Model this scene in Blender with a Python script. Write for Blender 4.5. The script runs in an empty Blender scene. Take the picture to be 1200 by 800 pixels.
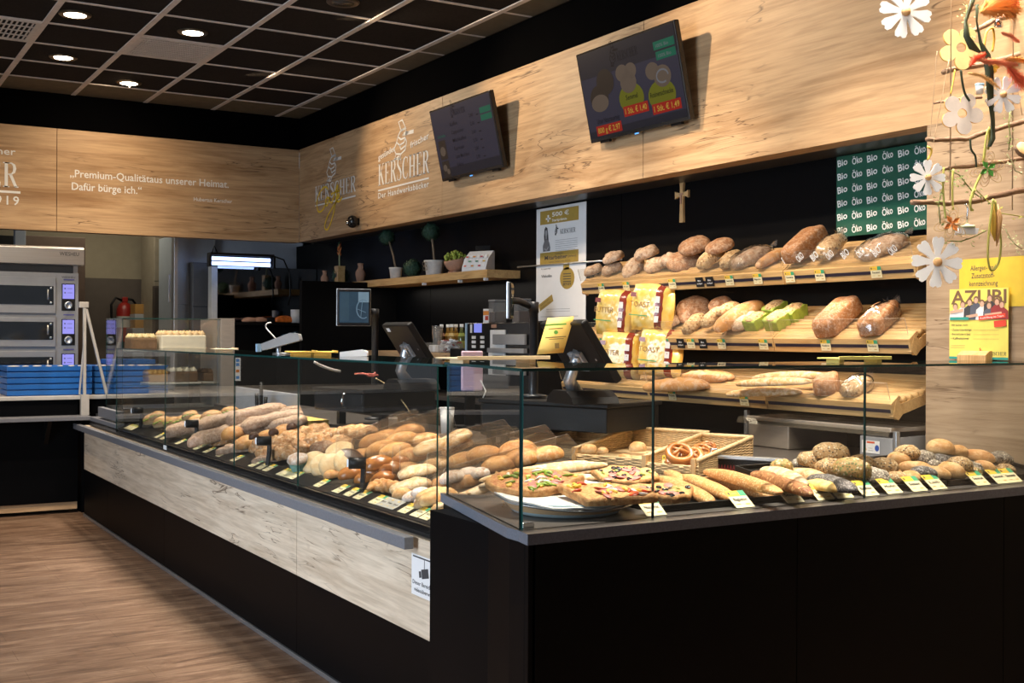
import bpy, bmesh, math, random
from mathutils import Vector, Matrix, noise as mnoise
R = math.radians
PI = math.pi
random.seed(7)
sc = bpy.context.scene
C = bpy.data.collections.new('bakery'); sc.collection.children.link(C)

# ------------------------------------------------------------------ camera
F, V0, YAW, ROLL, EYE = 1374.7, 394.14, 0.538489, 0.00519, 1.40
cy_, sy_ = math.cos(YAW), math.sin(YAW)
cam_d = bpy.data.cameras.new('camera'); cam = bpy.data.objects.new('camera', cam_d); C.objects.link(cam)
cam_d.sensor_width = 36; cam_d.lens = F / 1200 * 36; cam_d.shift_y = -(400 - V0) / 1200
cam_d.clip_start = 0.05; cam_d.clip_end = 100
cam.matrix_world = Matrix.Translation((0, 0, EYE)) @ Matrix.Rotation(-YAW, 4, 'Z') @ Matrix.Rotation(PI / 2, 4, 'X') @ Matrix.Rotation(ROLL, 4, 'Z')
sc.camera = cam

def ray(u, v):
    dx, dy = u - 600, v - V0
    r = (dx + ROLL * dy) / F; d = (dy - ROLL * dx) / F
    return Vector((r * cy_ + sy_, -r * sy_ + cy_, -d))
def P(u, v, x=None, y=None, z=None, pl=None):
    """the point where the sight line of a photo pixel meets a real surface of the room"""
    d = ray(u, v); o = Vector((0, 0, EYE))
    if x is not None: t = x / d.x
    elif y is not None: t = y / d.y
    elif z is not None: t = (z - EYE) / d.z
    else: t = (pl[0] - o).dot(pl[1]) / d.dot(pl[1])
    return o + d * t
def depth(p): return p.x * sy_ + p.y * cy_

# ------------------------------------------------------------------ mesh builder
class MB:
    def __init__(s): s.v = []; s.f = []; s.m = []; s.sm = []
    def add(s, vs, fs, mi=0, smooth=False, mat=None):
        b = len(s.v)
        if mat is not None: vs = [mat @ Vector(q) for q in vs]
        s.v.extend([tuple(q) for q in vs])
        for f in fs:
            s.f.append(tuple(b + i for i in f)); s.m.append(mi); s.sm.append(smooth)
        return s
    def box(s, a, b, mi=0, mat=None):
        x0, y0, z0 = a; x1, y1, z1 = b
        if x0 > x1: x0, x1 = x1, x0
        if y0 > y1: y0, y1 = y1, y0
        if z0 > z1: z0, z1 = z1, z0
        vs = [(x0,y0,z0),(x1,y0,z0),(x1,y1,z0),(x0,y1,z0),(x0,y0,z1),(x1,y0,z1),(x1,y1,z1),(x0,y1,z1)]
        return s.add(vs, [(0,3,2,1),(4,5,6,7),(0,1,5,4),(1,2,6,5),(2,3,7,6),(3,0,4,7)], mi, False, mat)
    def cbox(s, c, d, mi=0, mat=None):
        return s.box([c[i]-d[i]/2 for i in range(3)], [c[i]+d[i]/2 for i in range(3)], mi, mat)
    def prism(s, poly, h0, h1, axis='z', mi=0, mat=None, edge=None):
        """2D outline extruded: axis z -> (x,y), x -> (y,z), y -> (x,z)"""
        n = len(poly)
        def pt(p, h): return {'z': (p[0], p[1], h), 'x': (h, p[0], p[1]), 'y': (p[0], h, p[1])}[axis]
        vs = [pt(p, h0) for p in poly] + [pt(p, h1) for p in poly]
        s.add(vs, [tuple(range(n))[::-1], tuple(range(n, 2*n))], mi, False, mat)
        s.add(vs, [(i, (i+1) % n, n + (i+1) % n, n + i) for i in range(n)], mi if edge is None else edge, False, mat)
        return s
    def tube(s, pts, r, n=8, mi=0, mat=None, cap=True, smooth=True, closed=False):
        pts = [Vector(p) for p in pts]; k = len(pts)
        rr = r if isinstance(r, (list, tuple)) else [r] * k
        vs = []; up = None
        for i, p in enumerate(pts):
            if closed: t = (pts[(i+1) % k] - pts[i-1])
            else: t = (pts[min(i+1, k-1)] - pts[max(i-1, 0)])
            if t.length < 1e-9: t = Vector((0, 0, 1))
            t.normalize()
            if up is None: up = Vector((0, 0, 1)) if abs(t.z) < .9 else Vector((1, 0, 0))
            a = t.cross(up)
            if a.length < 1e-6: a = t.cross(Vector((0, 1, 0)))
            a.normalize(); b = a.cross(t); up = b
            for j in range(n):
                th = 2 * PI * j / n
                vs.append(p + (a * math.cos(th) + b * math.sin(th)) * rr[i])
        fs = []
        for i in range(k if closed else k - 1):
            i2 = (i + 1) % k
            for j in range(n):
                fs.append((i*n + j, i*n + (j+1) % n, i2*n + (j+1) % n, i2*n + j))
        if cap and not closed:
            fs.append(tuple(range(n))[::-1]); fs.append(tuple((k-1)*n + j for j in range(n)))
        return s.add(vs, fs, mi, smooth, mat)
    def lathe(s, prof, n=24, c=(0,0,0), mi=0, mat=None, smooth=True, caps=True):
        vs = []
        for r, z in prof:
            for j in range(n):
                th = 2 * PI * j / n
                vs.append((c[0] + r * math.cos(th), c[1] + r * math.sin(th), c[2] + z))
        fs = []
        for i in range(len(prof) - 1):
            for j in range(n):
                fs.append((i*n + j, i*n + (j+1) % n, (i+1)*n + (j+1) % n, (i+1)*n + j))
        if caps:
            fs.append(tuple(range(n))[::-1]); fs.append(tuple((len(prof)-1)*n + j for j in range(n)))
        return s.add(vs, fs, mi, smooth, mat)
    def ball(s, c, r, n=12, m=8, mi=0, mat=None):
        rx, ry, rz = r if isinstance(r, (list, tuple)) else (r, r, r)
        vs = [(c[0], c[1], c[2] - rz)]
        for i in range(1, m):
            ph = -PI/2 + PI * i / m
            for j in range(n):
                th = 2 * PI * j / n
                vs.append((c[0] + rx*math.cos(ph)*math.cos(th), c[1] + ry*math.cos(ph)*math.sin(th), c[2] + rz*math.sin(ph)))
        vs.append((c[0], c[1], c[2] + rz)); fs = []
        for j in range(n): fs.append((0, 1 + (j+1) % n, 1 + j))
        for i in range(m - 2):
            for j in range(n):
                fs.append((1+i*n+j, 1+i*n+(j+1) % n, 1+(i+1)*n+(j+1) % n, 1+(i+1)*n+j))
        t = len(vs) - 1; b = 1 + (m-2)*n
        for j in range(n): fs.append((t, b + j, b + (j+1) % n))
        return s.add(vs, fs, mi, True, mat)
    def quad(s, a, b, c, d, mi=0): return s.add([a, b, c, d], [(0, 1, 2, 3)], mi)
    def mesh(s, name, mats, bevel=0, seg=2):
        me = bpy.data.meshes.new(name)
        me.from_pydata(s.v, [], s.f)
        for m in (mats if isinstance(mats, (list, tuple)) else [mats]): me.materials.append(m)
        me.polygons.foreach_set('material_index', s.m)
        me.polygons.foreach_set('use_smooth', s.sm)
        me.update()
        if bevel:
            bm = bmesh.new(); bm.from_mesh(me)
            es = [e for e in bm.edges if len(e.link_faces) == 2 and e.calc_face_angle(0) > 0.6]
            bmesh.ops.bevel(bm, geom=es, offset=bevel, segments=seg, profile=0.5, affect='EDGES', clamp_overlap=True)
            bm.to_mesh(me); bm.free()
        return me

def link(name, me, parent=None, loc=None, rot=None):
    o = bpy.data.objects.new(name, me); C.objects.link(o)
    if parent is not None: o.parent = parent
    if loc is not None: o.location = loc
    if rot is not None: o.rotation_euler = rot
    return o
def obj(name, mb, mats, parent=None, bevel=0, loc=None, rot=None, seg=2, label=None):
    o = link(name, mb.mesh(name, mats, bevel, seg), parent, loc, rot)
    if label: o['label'] = label
    return o
def tag(o, label, cat, group=None):
    o['label'] = label; o['category'] = cat
    if group: o['group'] = group
    return o
def thing(name, label, cat, loc=(0,0,0), rotz=0, group=None):
    o = link(name, None); o.empty_display_size = .1
    o.location = loc; o.rotation_euler = (0, 0, rotz)
    return tag(o, label, cat, group)
def struct(name, mb, mats, bevel=0, parent=None):
    o = obj(name, mb, mats, parent, bevel)
    if parent is None: o['kind'] = 'structure'
    return o
KIDS = {}
def kids(o): return [c for c in C.objects if c.parent == o]
def copy_tree(o, loc, rot=None, scale=None, label=None, group=None, parts=None):
    r = o.copy(); C.objects.link(r); r.location = loc
    if rot is not None: r.rotation_euler = rot
    if scale is not None: r.scale = scale
    if label: r['label'] = label
    if group: r['group'] = group
    for ch in (parts if parts is not None else kids(o)):
        c = ch.copy(); C.objects.link(c); c.parent = r
    return r

ORD = ['first','second','third','fourth','fifth','sixth','seventh','eighth','ninth','tenth','eleventh','twelfth','thirteenth','fourteenth','fifteenth','sixteenth','seventeenth','eighteenth','nineteenth','twentieth']

# ------------------------------------------------------------------ lettering
_tc = {}
def text_geo(s, bold=0.0, spacing=1.0):
    k = (s, bold, spacing)
    if k not in _tc:
        cu = bpy.data.curves.new('t', 'FONT'); cu.body = s; cu.size = 1; cu.resolution_u = 2
        cu.offset = bold; cu.space_character = spacing; cu.align_x = 'LEFT'
        o = bpy.data.objects.new('t', cu); C.objects.link(o)
        dg = bpy.context.evaluated_depsgraph_get(); dg.update()
        me = bpy.data.meshes.new_from_object(o.evaluated_get(dg))
        vs = [tuple(v.co) for v in me.vertices]; fs = [tuple(p.vertices) for p in me.polygons]
        bpy.data.objects.remove(o); bpy.data.curves.remove(cu); bpy.data.meshes.remove(me)
        if vs:
            x0 = min(v[0] for v in vs); vs = [(v[0]-x0, v[1], 0) for v in vs]
        _tc[k] = (vs, fs, max((v[0] for v in vs), default=0))
    return _tc[k]
def put_text(mb, s, x, y, h, width=None, mi=0, bold=0.0, fr=None, align='l', rot=0, spacing=1.0, lift=0.0):
    """lettering with cap height h at (x, y) on a flat frame fr (4x4: x right, y up, z out)"""
    vs, fs, w = text_geo(s, bold, spacing)
    k = h / 0.70; kx = k if width is None else width / max(w, 1e-6)
    ox = {'l': 0, 'c': -w*kx/2, 'r': -w*kx}[align]
    cr, sr = math.cos(rot), math.sin(rot)
    out = []
    for vx, vy, _ in vs:
        a, b = vx*kx + ox, vy*k
        out.append((x + a*cr - b*sr, y + a*sr + b*cr, lift))
    mb.add(out, fs, mi, False, fr)
def strip(mb, pts, w, mi=0, fr=None, lift=0.0, closed=False):
    """a flat drawn line of width w (or widths) through 2D points"""
    n = len(pts); vs = []
    for i, p in enumerate(pts):
        a = pts[(i-1) % n] if (closed or i > 0) else p
        b = pts[(i+1) % n] if (closed or i < n-1) else p
        dx, dy = b[0]-a[0], b[1]-a[1]; L = math.hypot(dx, dy) or 1
        ww = (w[i] if isinstance(w, (list, tuple)) else w) / 2
        vs += [(p[0]-dy/L*ww, p[1]+dx/L*ww, lift), (p[0]+dy/L*ww, p[1]-dx/L*ww, lift)]
    fs = [(2*i+1, (2*(i+1)+1) % (2*n), (2*(i+1)) % (2*n), 2*i) for i in range(n if closed else n-1)]
    mb.add(vs, fs, mi, False, fr)
def rect(mb, x0, y0, x1, y1, mi=0, fr=None, lift=0.0):
    mb.add([(x0,y0,lift),(x1,y0,lift),(x1,y1,lift),(x0,y1,lift)], [(0,1,2,3)], mi, False, fr)
def disc(mb, x, y, rx, ry=None, mi=0, fr=None, lift=0.0, n=20, a0=0, a1=2*PI):
    ry = ry or rx
    vs = [(x + rx*math.cos(a0+(a1-a0)*j/n), y + ry*math.sin(a0+(a1-a0)*j/n), lift) for j in range(n if a1-a0 > 6.28 else n+1)]
    mb.add(vs, [tuple(range(len(vs)))], mi, False, fr)
def frame(o, xdir, ydir):
    """flat frame at o: x along xdir, y along ydir, z out of the surface"""
    x = Vector(xdir).normalized(); z = x.cross(Vector(ydir)).normalized(); y = z.cross(x)
    m = Matrix.Identity(4)
    for i in range(3): m[i][0] = x[i]; m[i][1] = y[i]; m[i][2] = z[i]; m[i][3] = o[i]
    return m
def arc(cx, cy, rx, ry, a0, a1, n=14): return [(cx + rx*math.cos(R(a0+(a1-a0)*i/n)), cy + ry*math.sin(R(a0+(a1-a0)*i/n))) for i in range(n+1)]
def serif_word(mb, s, x, y, h, width, mi=0, fr=None, lift=0.0):
    """tall narrow roman capitals drawn stroke by stroke (K E R S C H)"""
    gw = {'K': .62, 'E': .52, 'R': .60, 'S': .46, 'C': .58, 'H': .64}
    tot = sum(gw[c] for c in s) + .07*(len(s)-1); k = width / tot; px = 0
    T, t = .13, .045
    def rr(a, b, c, d): rect(mb, x+(px+a)*k, y+b*h, x+(px+c)*k, y+d*h, mi, fr, lift)
    def st(pts, w):
        strip(mb, [(x+(px+a)*k, y+b*h) for a, b in pts], [q*k for q in w] if isinstance(w, list) else w*k, mi, fr, lift)
    def stem(a): rr(a, 0, a+T, 1); rr(a-.06, 0, a+T+.06, t); rr(a-.06, 1-t, a+T+.06, 1)
    for c in s:
        if c == 'K': stem(.07); st([(.2,.45),(.52,.98)], .05); rr(.42,1-t,.62,1); st([(.29,.58),(.54,.02)], .13); rr(.44,0,.63,t)
        elif c == 'E':
            stem(.07); rr(.13,1-t,.48,1); rr(.13,0,.5,t); rr(.13,.49,.38,.53); rr(.44,1-.2,.48,1); rr(.46,0,.5,.2); rr(.35,.42,.38,.6)
        elif c == 'R':
            stem(.07); st([(.18,.97),(.34,.97),(.44,.9),(.47,.76),(.44,.62),(.34,.53),(.18,.52)], [.04,.06,.11,.13,.11,.06,.04]); st([(.3,.52),(.52,.02)], .12); rr(.46,0,.62,t)
        elif c == 'S':
            st([(.42,.78),(.38,.93),(.24,.98),(.1,.9),(.08,.74),(.18,.6),(.32,.48),(.41,.34),(.39,.14),(.26,.02),(.1,.06),(.05,.24)], [.04,.05,.05,.1,.13,.14,.14,.13,.1,.05,.05,.04])
            rr(.4,.72,.43,.98); rr(.04,.02,.07,.3)
        elif c == 'C':
            st([(.52,.74),(.48,.92),(.34,.98),(.18,.9),(.1,.7),(.08,.5),(.1,.3),(.18,.1),(.34,.02),(.48,.08),(.54,.24)], [.04,.05,.05,.1,.13,.14,.13,.1,.05,.05,.04]); rr(.51,.7,.54,.98)
        elif c == 'H': stem(.07); stem(.44); rr(.15,.48,.5,.53)
        px += gw[c] + .07
def baker(mb, x, y, h, w, mi=0, fr=None, lift=0.0, wx=None):
    """line drawing of a baker with tall hat carrying a tray: the house mark"""
    k = h; kx = h if wx is None else wx/.62
    def s(pts, closed=False): strip(mb, [(x+(a-.08)*kx, y+b*k) for a, b in pts], w, mi, fr, lift, closed)
    s([(.30,.74),(.22,.98),(.34,1.0),(.44,.78)], True)
    s([(.28,.72),(.46,.76)]); s([(.28,.72),(.20,.60),(.16,.46),(.26,.36),(.40,.40),(.44,.50)])
    s([(.46,.76),(.44,.66),(.56,.64),(.44,.58)]); s([(.34,.60),(.70,.58),(.70,.63),(.40,.64)], True)
    s([(.16,.46),(.08,.30),(.14,.16),(.30,.12),(.44,.20),(.48,.40),(.44,.50)])
    s([(.14,.16),(.10,.02),(.24,.08)]); s([(.30,.12),(.26,.0),(.08,.04)]); s([(.20,.60),(.30,.50),(.44,.52)]); s([(.26,.36),(.30,.24),(.44,.30)])

# ------------------------------------------------------------------ materials
def new_mat(name):
    m = bpy.data.materials.new(name); m.use_nodes = True
    nt = m.node_tree; b = nt.nodes['Principled BSDF']
    return m, nt, b
def N(nt, t, **kw):
    n = nt.nodes.new(t)
    for k, v in kw.items():
        if k.startswith('_'): setattr(n, k[1:], v)
        else: n.inputs[k].default_value = v
    return n
def ramp(nt, fac, stops):
    r = nt.nodes.new('ShaderNodeValToRGB'); e = r.color_ramp.elements
    while len(e) < len(stops): e.new(.5)
    for el, (p, c) in zip(e, stops):
        el.position = p; el.color = (*c, 1) if len(c) == 3 else c
    nt.links.new(fac, r.inputs['Fac']); return r.outputs['Color']
def mix(nt, fac, a, b, mode='MIX'):
    n = nt.nodes.new('ShaderNodeMix'); n.data_type = 'RGBA'; n.blend_type = mode
    for i, q in ((0, fac), (6, a), (7, b)):
        if hasattr(q, 'links') or hasattr(q, 'is_linked'): nt.links.new(q, n.inputs[i])
        else: n.inputs[i].default_value = q if i == 0 else (*q, 1)
    return n.outputs[2]
def coords(nt, kind='Position', scale=(1,1,1)):
    if kind == 'Position': o = nt.nodes.new('ShaderNodeNewGeometry').outputs['Position']
    else: o = nt.nodes.new('ShaderNodeTexCoord').outputs[kind]
    mp = nt.nodes.new('ShaderNodeMapping'); mp.inputs['Scale'].default_value = scale
    nt.links.new(o, mp.inputs['Vector']); return mp.outputs['Vector']
def noise_t(nt, vec, scale, detail=4, rough=.55, dist=0):
    n = N(nt, 'ShaderNodeTexNoise', Scale=scale, Detail=detail, Roughness=rough, Distortion=dist)
    nt.links.new(vec, n.inputs['Vector']); return n.outputs['Fac']
def bump(nt, b, h, strength=.3, dist=.002):
    n = N(nt, 'ShaderNodeBump', Strength=strength, Distance=dist)
    nt.links.new(h, n.inputs['Height']); nt.links.new(n.outputs['Normal'], b.inputs['Normal'])
def plain(name, c, rough=.5, metal=0.0, spec=.5, var=.12, scale=12, bmp=0, emit=0, stretch=(1,1,1)):
    """a solid material with a little procedural variation in tone"""
    m, nt, b = new_mat(name)
    f = noise_t(nt, coords(nt, 'Object', stretch), scale, 5)
    col = ramp(nt, f, [(.25, [q*(1-var) for q in c]), (.75, [min(1, q*(1+var)) for q in c])])
    nt.links.new(col, b.inputs['Base Color'])
    b.inputs['Roughness'].default_value = rough; b.inputs['Metallic'].default_value = metal
    b.inputs['Specular IOR Level'].default_value = spec
    if bmp: bump(nt, b, f, bmp)
    if emit:
        b.inputs['Emission Color'].default_value = (*c, 1); b.inputs['Emission Strength'].default_value = emit
    return m
def glow(name, c, s):
    m, nt, b = new_mat(name); b.inputs['Base Color'].default_value = (0,0,0,1); b.inputs['Roughness'].default_value = .35; b.inputs['Specular IOR Level'].default_value = .12
    b.inputs['Emission Color'].default_value = (*c, 1); b.inputs['Emission Strength'].default_value = s
    return m
def wood(name, lt, dk, crack, grain='y', across='z', scale=1.0, rough=.5, cracks=1.0, joint=None):
    m, nt, b = new_mat(name)
    g = 'xyz'.index(grain); sv = [6.0*scale]*3; sv[g] = .55*scale
    v = coords(nt, 'Object', sv)
    f1 = noise_t(nt, v, 1.6, 6, .6, 1.2)
    sv2 = [26.0*scale]*3; sv2[g] = 1.2*scale
    f2 = noise_t(nt, coords(nt, 'Object', sv2), 2.2, 4, .6, .4)
    col = ramp(nt, f1, [(.28, dk), (.55, lt), (.8, [min(1, q*1.08) for q in lt])])
    fine = ramp(nt, f2, [(.3, (.72,.69,.66)), (.6, (1,1,1))])
    col = mix(nt, .85, col, fine, 'MULTIPLY')
    # short dark cracks and knots of the rustic oak
    sv3 = [6.0*scale]*3; sv3[g] = .55*scale
    f3 = noise_t(nt, coords(nt, 'Object', sv3), 1.5, 3, .5, 1.8)
    ck = ramp(nt, f3, [(.484, (0,0,0)), (.5, (1,1,1)), (.516, (0,0,0))])
    f4 = noise_t(nt, coords(nt, 'Object', [2.3*scale if i != g else 1.1*scale for i in range(3)]), 1.3, 2)
    gate = ramp(nt, f4, [(.51, (0,0,0)), (.59, (1,1,1))])
    cm = mix(nt, 1.0, ck, gate, 'MULTIPLY')
    cm = mix(nt, 1.0, cm, (.92*cracks,)*3, 'MULTIPLY')
    col = mix(nt, cm, col, crack)
    nt.links.new(col, b.inputs['Base Color']); b.inputs['Roughness'].default_value = rough
    b.inputs['Specular IOR Level'].default_value = .35
    bump(nt, b, f2, .12, .0015)
    return m
def brushed(name, c, rough=.32, axis='x'):
    m, nt, b = new_mat(name)
    sv = [120.0]*3; sv['xyz'.index(axis)] = 1.5
    f = noise_t(nt, coords(nt, 'Object', sv), 1.0, 3)
    nt.links.new(ramp(nt, f, [(.3, [q*.85 for q in c]), (.7, c)]), b.inputs['Base Color'])
    b.inputs['Metallic'].default_value = 1; b.inputs['Roughness'].default_value = rough
    bump(nt, b, f, .05, .001)
    return m
def clear(name, tint=(1,1,1), refl=1.0, rough=0.0, haze=0.0, hazecol=(.8,.8,.8)):
    """thin clear sheet: lets light straight through, mirrors by Fresnel"""
    m, nt, b = new_mat(name); out = nt.nodes['Material Output']; nt.nodes.remove(b)
    tr = N(nt, 'ShaderNodeBsdfTransparent'); tr.inputs['Color'].default_value = (*tint, 1)
    gl = N(nt, 'ShaderNodeBsdfGlossy', Roughness=rough)
    fr = N(nt, 'ShaderNodeFresnel', IOR=1.45)
    bf = nt.nodes.new('ShaderNodeNewGeometry'); mr = N(nt, 'ShaderNodeMapRange'); mr.inputs['To Min'].default_value = 1.45; mr.inputs['To Max'].default_value = 1/1.45
    nt.links.new(bf.outputs['Backfacing'], mr.inputs['Value']); nt.links.new(mr.outputs[0], fr.inputs['IOR'])
    mu = N(nt, 'ShaderNodeMath', _operation='MULTIPLY'); mu.inputs[1].default_value = refl
    nt.links.new(fr.outputs[0], mu.inputs[0])
    mx = nt.nodes.new('ShaderNodeMixShader'); nt.links.new(mu.outputs[0], mx.inputs[0])
    last = tr.outputs[0]
    if haze:
        d = N(nt, 'ShaderNodeBsdfDiffuse'); d.inputs['Color'].default_value = (*hazecol, 1)
        sm = N(nt, 'ShaderNodeTexNoise', Scale=9.0, Detail=4.0)
        mp = N(nt, 'ShaderNodeMapRange'); mp.inputs['To Min'].default_value = haze*.5; mp.inputs['To Max'].default_value = haze*1.5
        nt.links.new(sm.outputs['Fac'], mp.inputs['Value'])
        m2 = nt.nodes.new('ShaderNodeMixShader'); nt.links.new(mp.outputs[0], m2.inputs[0]); nt.links.new(last, m2.inputs[1]); nt.links.new(d.outputs[0], m2.inputs[2]); last = m2.outputs[0]
    nt.links.new(last, mx.inputs[1]); nt.links.new(gl.outputs[0], mx.inputs[2])
    nt.links.new(mx.outputs[0], out.inputs['Surface'])
    return m

OAK_L, OAK_D, OAK_K = (.58,.385,.215), (.36,.205,.095), (.085,.042,.02)
M = {}
M['oak_y'] = wood('oak_panel_long', OAK_L, OAK_D, OAK_K, 'y')
M['oak_x'] = wood('oak_panel_cross', OAK_L, OAK_D, OAK_K, 'x')
M['oak_front'] = wood('oak_front_daylit', (.74,.63,.49), (.55,.44,.32), OAK_K, 'y', scale=1.3)  # paler copy of the fascia oak, cool daylight put into its colour
M['oak_wall'] = wood('oak_panel_shaded', (.43,.31,.20), (.28,.185,.108), OAK_K, 'y', scale=1.2)  # darker copy of the fascia oak, shade of the decoration put into its colour
M['beech'] = wood('beech_shelf_wood', (.60,.385,.165), (.45,.26,.095), (.2,.1,.04), 'y', scale=2.0, cracks=.15)
M['pine'] = wood('pine_wood', (.66,.42,.19), (.5,.29,.11), (.2,.1,.04), 'z', scale=3.0, cracks=.2)
M['black'] = plain('black_laminate', (.0014,.0016,.0022), .5, spec=.09, var=.2)
M['black_wall'] = plain('black_wall_panel', (.0018,.0019,.0024), .5, spec=.10, var=.2)
M['black_gloss'] = plain('black_gloss_plastic', (.012,.012,.013), .22, spec=.5)
M['black_matt'] = plain('black_matt_plastic', (.0045,.0044,.0047), .45, spec=.25)
M['tray'] = plain('black_tray_enamel', (.007,.0068,.0065), .4, spec=.3)
M['ceil'] = plain('black_ceiling_tile', (.028,.024,.022), .9, spec=.05, var=.25, scale=60)
M['grid'] = plain('pale_ceiling_grid', (.72,.65,.60), .5)
M['worktop'] = plain('grey_worktop', (.15,.165,.20), .42, spec=.45, var=.2, scale=160)
M['worktop_top'] = plain('dark_brown_worktop', (.075,.066,.060), .34, spec=.4, var=.15, scale=120)
M['rail'] = plain('grey_rail', (.17,.175,.195), .45, var=.12, scale=120)
M['steel'] = brushed('brushed_steel', (.62,.60,.57), .3)
M['steel_z'] = brushed('brushed_steel_upright', (.55,.54,.53), .34, 'z')
M['alu'] = plain('aluminium', (.55,.58,.62), .35, metal=.9, var=.05)
M['chrome'] = plain('chrome', (.8,.8,.8), .12, metal=1.0, var=.03)
M['white'] = plain('white_plastic', (.78,.78,.77), .4, var=.04)
M['paper'] = plain('white_paper', (.80,.80,.80), .7, var=.03)
M['grey_pl'] = plain('grey_plastic', (.25,.25,.255), .45)
M['glass'] = clear('counter_glass', (.985,.995,.99), 1.0, haze=.012, hazecol=(.6,.5,.4))
M['glass_edge'] = plain('glass_edge_green', (.010,.055,.050), .12, spec=.7, var=.25, scale=3)
M['acrylic'] = clear('acrylic_sheet', (.95,.935,.91), .8, haze=.07, hazecol=(.75,.58,.42))
M['acrylic_edge'] = plain('acrylic_edge', (.42,.36,.30), .25)
M['guard'] = clear('clear_shelf_guard', (.97,.96,.94), .9, haze=.04, hazecol=(.8,.7,.55))
M['wrap'] = clear('crinkled_plastic_wrap', (.96,.95,.94), 2.6, .12, haze=.03, hazecol=(.9,.9,.9))
# ================================================================== the setting
XF, XN, YB, ZC = 4.095, 4.43, 10.93, 3.524
FB, FT = 2.312, 3.215
M['band'] = plain('black_band_paint', (.0016,.0016,.0018), .95, spec=.02)
# floor: vinyl planks running across the room
def floor_mat():
    m, nt, b = new_mat('vinyl_plank_floor')
    v = coords(nt, 'Object')
    br = N(nt, 'ShaderNodeTexBrick'); br.offset = .37; br.squash = 1
    br.inputs['Color1'].default_value = (.35,.35,.35,1); br.inputs['Color2'].default_value = (.65,.65,.65,1); br.inputs['Mortar'].default_value = (0,0,0,1)
    br.inputs['Scale'].default_value = 1; br.inputs['Mortar Size'].default_value = .0012; br.inputs['Brick Width'].default_value = 1.22; br.inputs['Row Height'].default_value = .18
    br.inputs['Bias'].default_value = 0
    nt.links.new(v, br.inputs['Vector'])
    f = noise_t(nt, coords(nt, 'Object', (1.5,8,1)), 1.5, 9, .68, 1.0)
    f2 = noise_t(nt, coords(nt, 'Object', (1.6,38,1)), 2, 5, .65)
    col = ramp(nt, f, [(.32, (.085,.046,.028)), (.47, (.20,.118,.073)), (.66, (.35,.232,.155))])
    fine = ramp(nt, f2, [(.34, (.60,.57,.55)), (.60, (1,1,1))]); col = mix(nt, .85, col, fine, 'MULTIPLY')
    sep = nt.nodes.new('ShaderNodeSeparateColor'); nt.links.new(br.outputs['Color'], sep.inputs[0])
    tone = ramp(nt, sep.outputs[0], [(.0, (.55,.52,.5)), (.30, (.86,.85,.84)), (.7, (1.08,1.07,1.06))])
    col = mix(nt, 1, col, tone, 'MULTIPLY')
    nt.links.new(col, b.inputs['Base Color']); b.inputs['Roughness'].default_value = .42; b.inputs['Specular IOR Level'].default_value = .35
    bump(nt, b, f2, .06, .001); return m
M['floor'] = floor_mat()
struct('floor', MB().box((-6,-5,-.05), (7,16,0)), M['floor'])

# ceiling: black tiles in a pale grid
mb = MB(); mb.box((-5,-4,ZC), (XF+.15,YB+.15,ZC+.03))
ceiling = struct('ceiling', mb, M['ceil'])
mb = MB(); mb.box((3.857,-4,ZC-.004),(XF-.002,YB-.002,ZC-.0005)); mb.box((-5,10.37,ZC-.004),(3.857,YB-.002,ZC-.0005))
obj('edge_infill', mb, plain('brown_grey_ceiling_infill', (.16,.135,.095), .9, spec=.05), ceiling)
mb = MB()
AX = [1.984 + .625*k for k in range(-8, 4)]; BY = [10.37 - .625*k for k in range(0, 22)]
for x in AX: mb.box((x-.020,-4,ZC-.008), (x+.020,YB-.005,ZC+.001))
for y in BY: mb.box((-5,y-.014,ZC-.006), (XF-.005,y+.014,ZC+.001))
obj('ceiling_grid', mb, M['grid'], ceiling)

# right wall: black band, oak fascia, black niche with soffit, oak panel beside it
struct('trim_1', MB().box((XF+.02,-4,FT), (XF+.14,YB+.14,ZC)), M['band'])
mb = MB()
for a, b in ((-4,.4),(.403,2.9),(2.903,5.397),(5.4,7.897),(7.9,YB)): mb.box((XF,a,FB), (XF+.12,b-.002,FT))
struct('wall_right', mb, M['oak_y'])
M['soffit'] = plain('dark_soffit_panel', (.05,.048,.046), .33, spec=.5)
struct('trim_2', MB().box((XF+.001,3.4,FB+.001), (XN,YB+.1,FB+.03)), M['soffit'])
mb = MB()
for a, b in ((3.38,6.06),(6.065,8.74),(8.745,11.9)): mb.box((XN,a,0), (XN+.06,b,FB+.03))
struct('wall_niche', mb, M['black_wall'])
struct('wall_front', MB().box((XF,-4,0), (XN+.06,3.40,FB)), M['oak_wall'])
# back wall: fascia over the open hatch to the bakery room
struct('trim_3', MB().box((-5,YB+.02,FT-.005), (XF+.1,YB+.14,ZC)), M['band'])
mb = MB()
for a, b in ((-5,-.61),(-.607,1.85),(1.853,XF)): mb.box((a,YB,FB-.005), (b-.002,YB+.12,FT-.005))
struct('wall_back', mb, M['oak_x'])
# bakery room beyond
M['cream'] = plain('cream_wall_paint', (.36,.31,.22), .8, var=.06)
M['taupe'] = plain('taupe_wall_tiles', (.115,.092,.075), .6, var=.08)
M['room_grey'] = plain('pale_grey_wall', (.46,.50,.56), .6, var=.05)
ZS = 2.045
mb = MB(); mb.box((-3,14,ZS), (6,14.1,3.3), 0); mb.box((-3,13.99,0), (6,14.1,ZS), 1)
struct('wall_far', mb, [M['cream'], M['taupe']])
struct('ceiling_back', MB().box((-3,YB+.14,3.0), (6,14.1,3.05)), M['cream'])
# black trim at niche end towards hatch: pale wall behind the corner
struct('wall_side', MB().box((4.5,11.9,0), (4.6,14,3.0)), M['room_grey'])
# oven bench wall part below hatch is open: benches stand there

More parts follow.
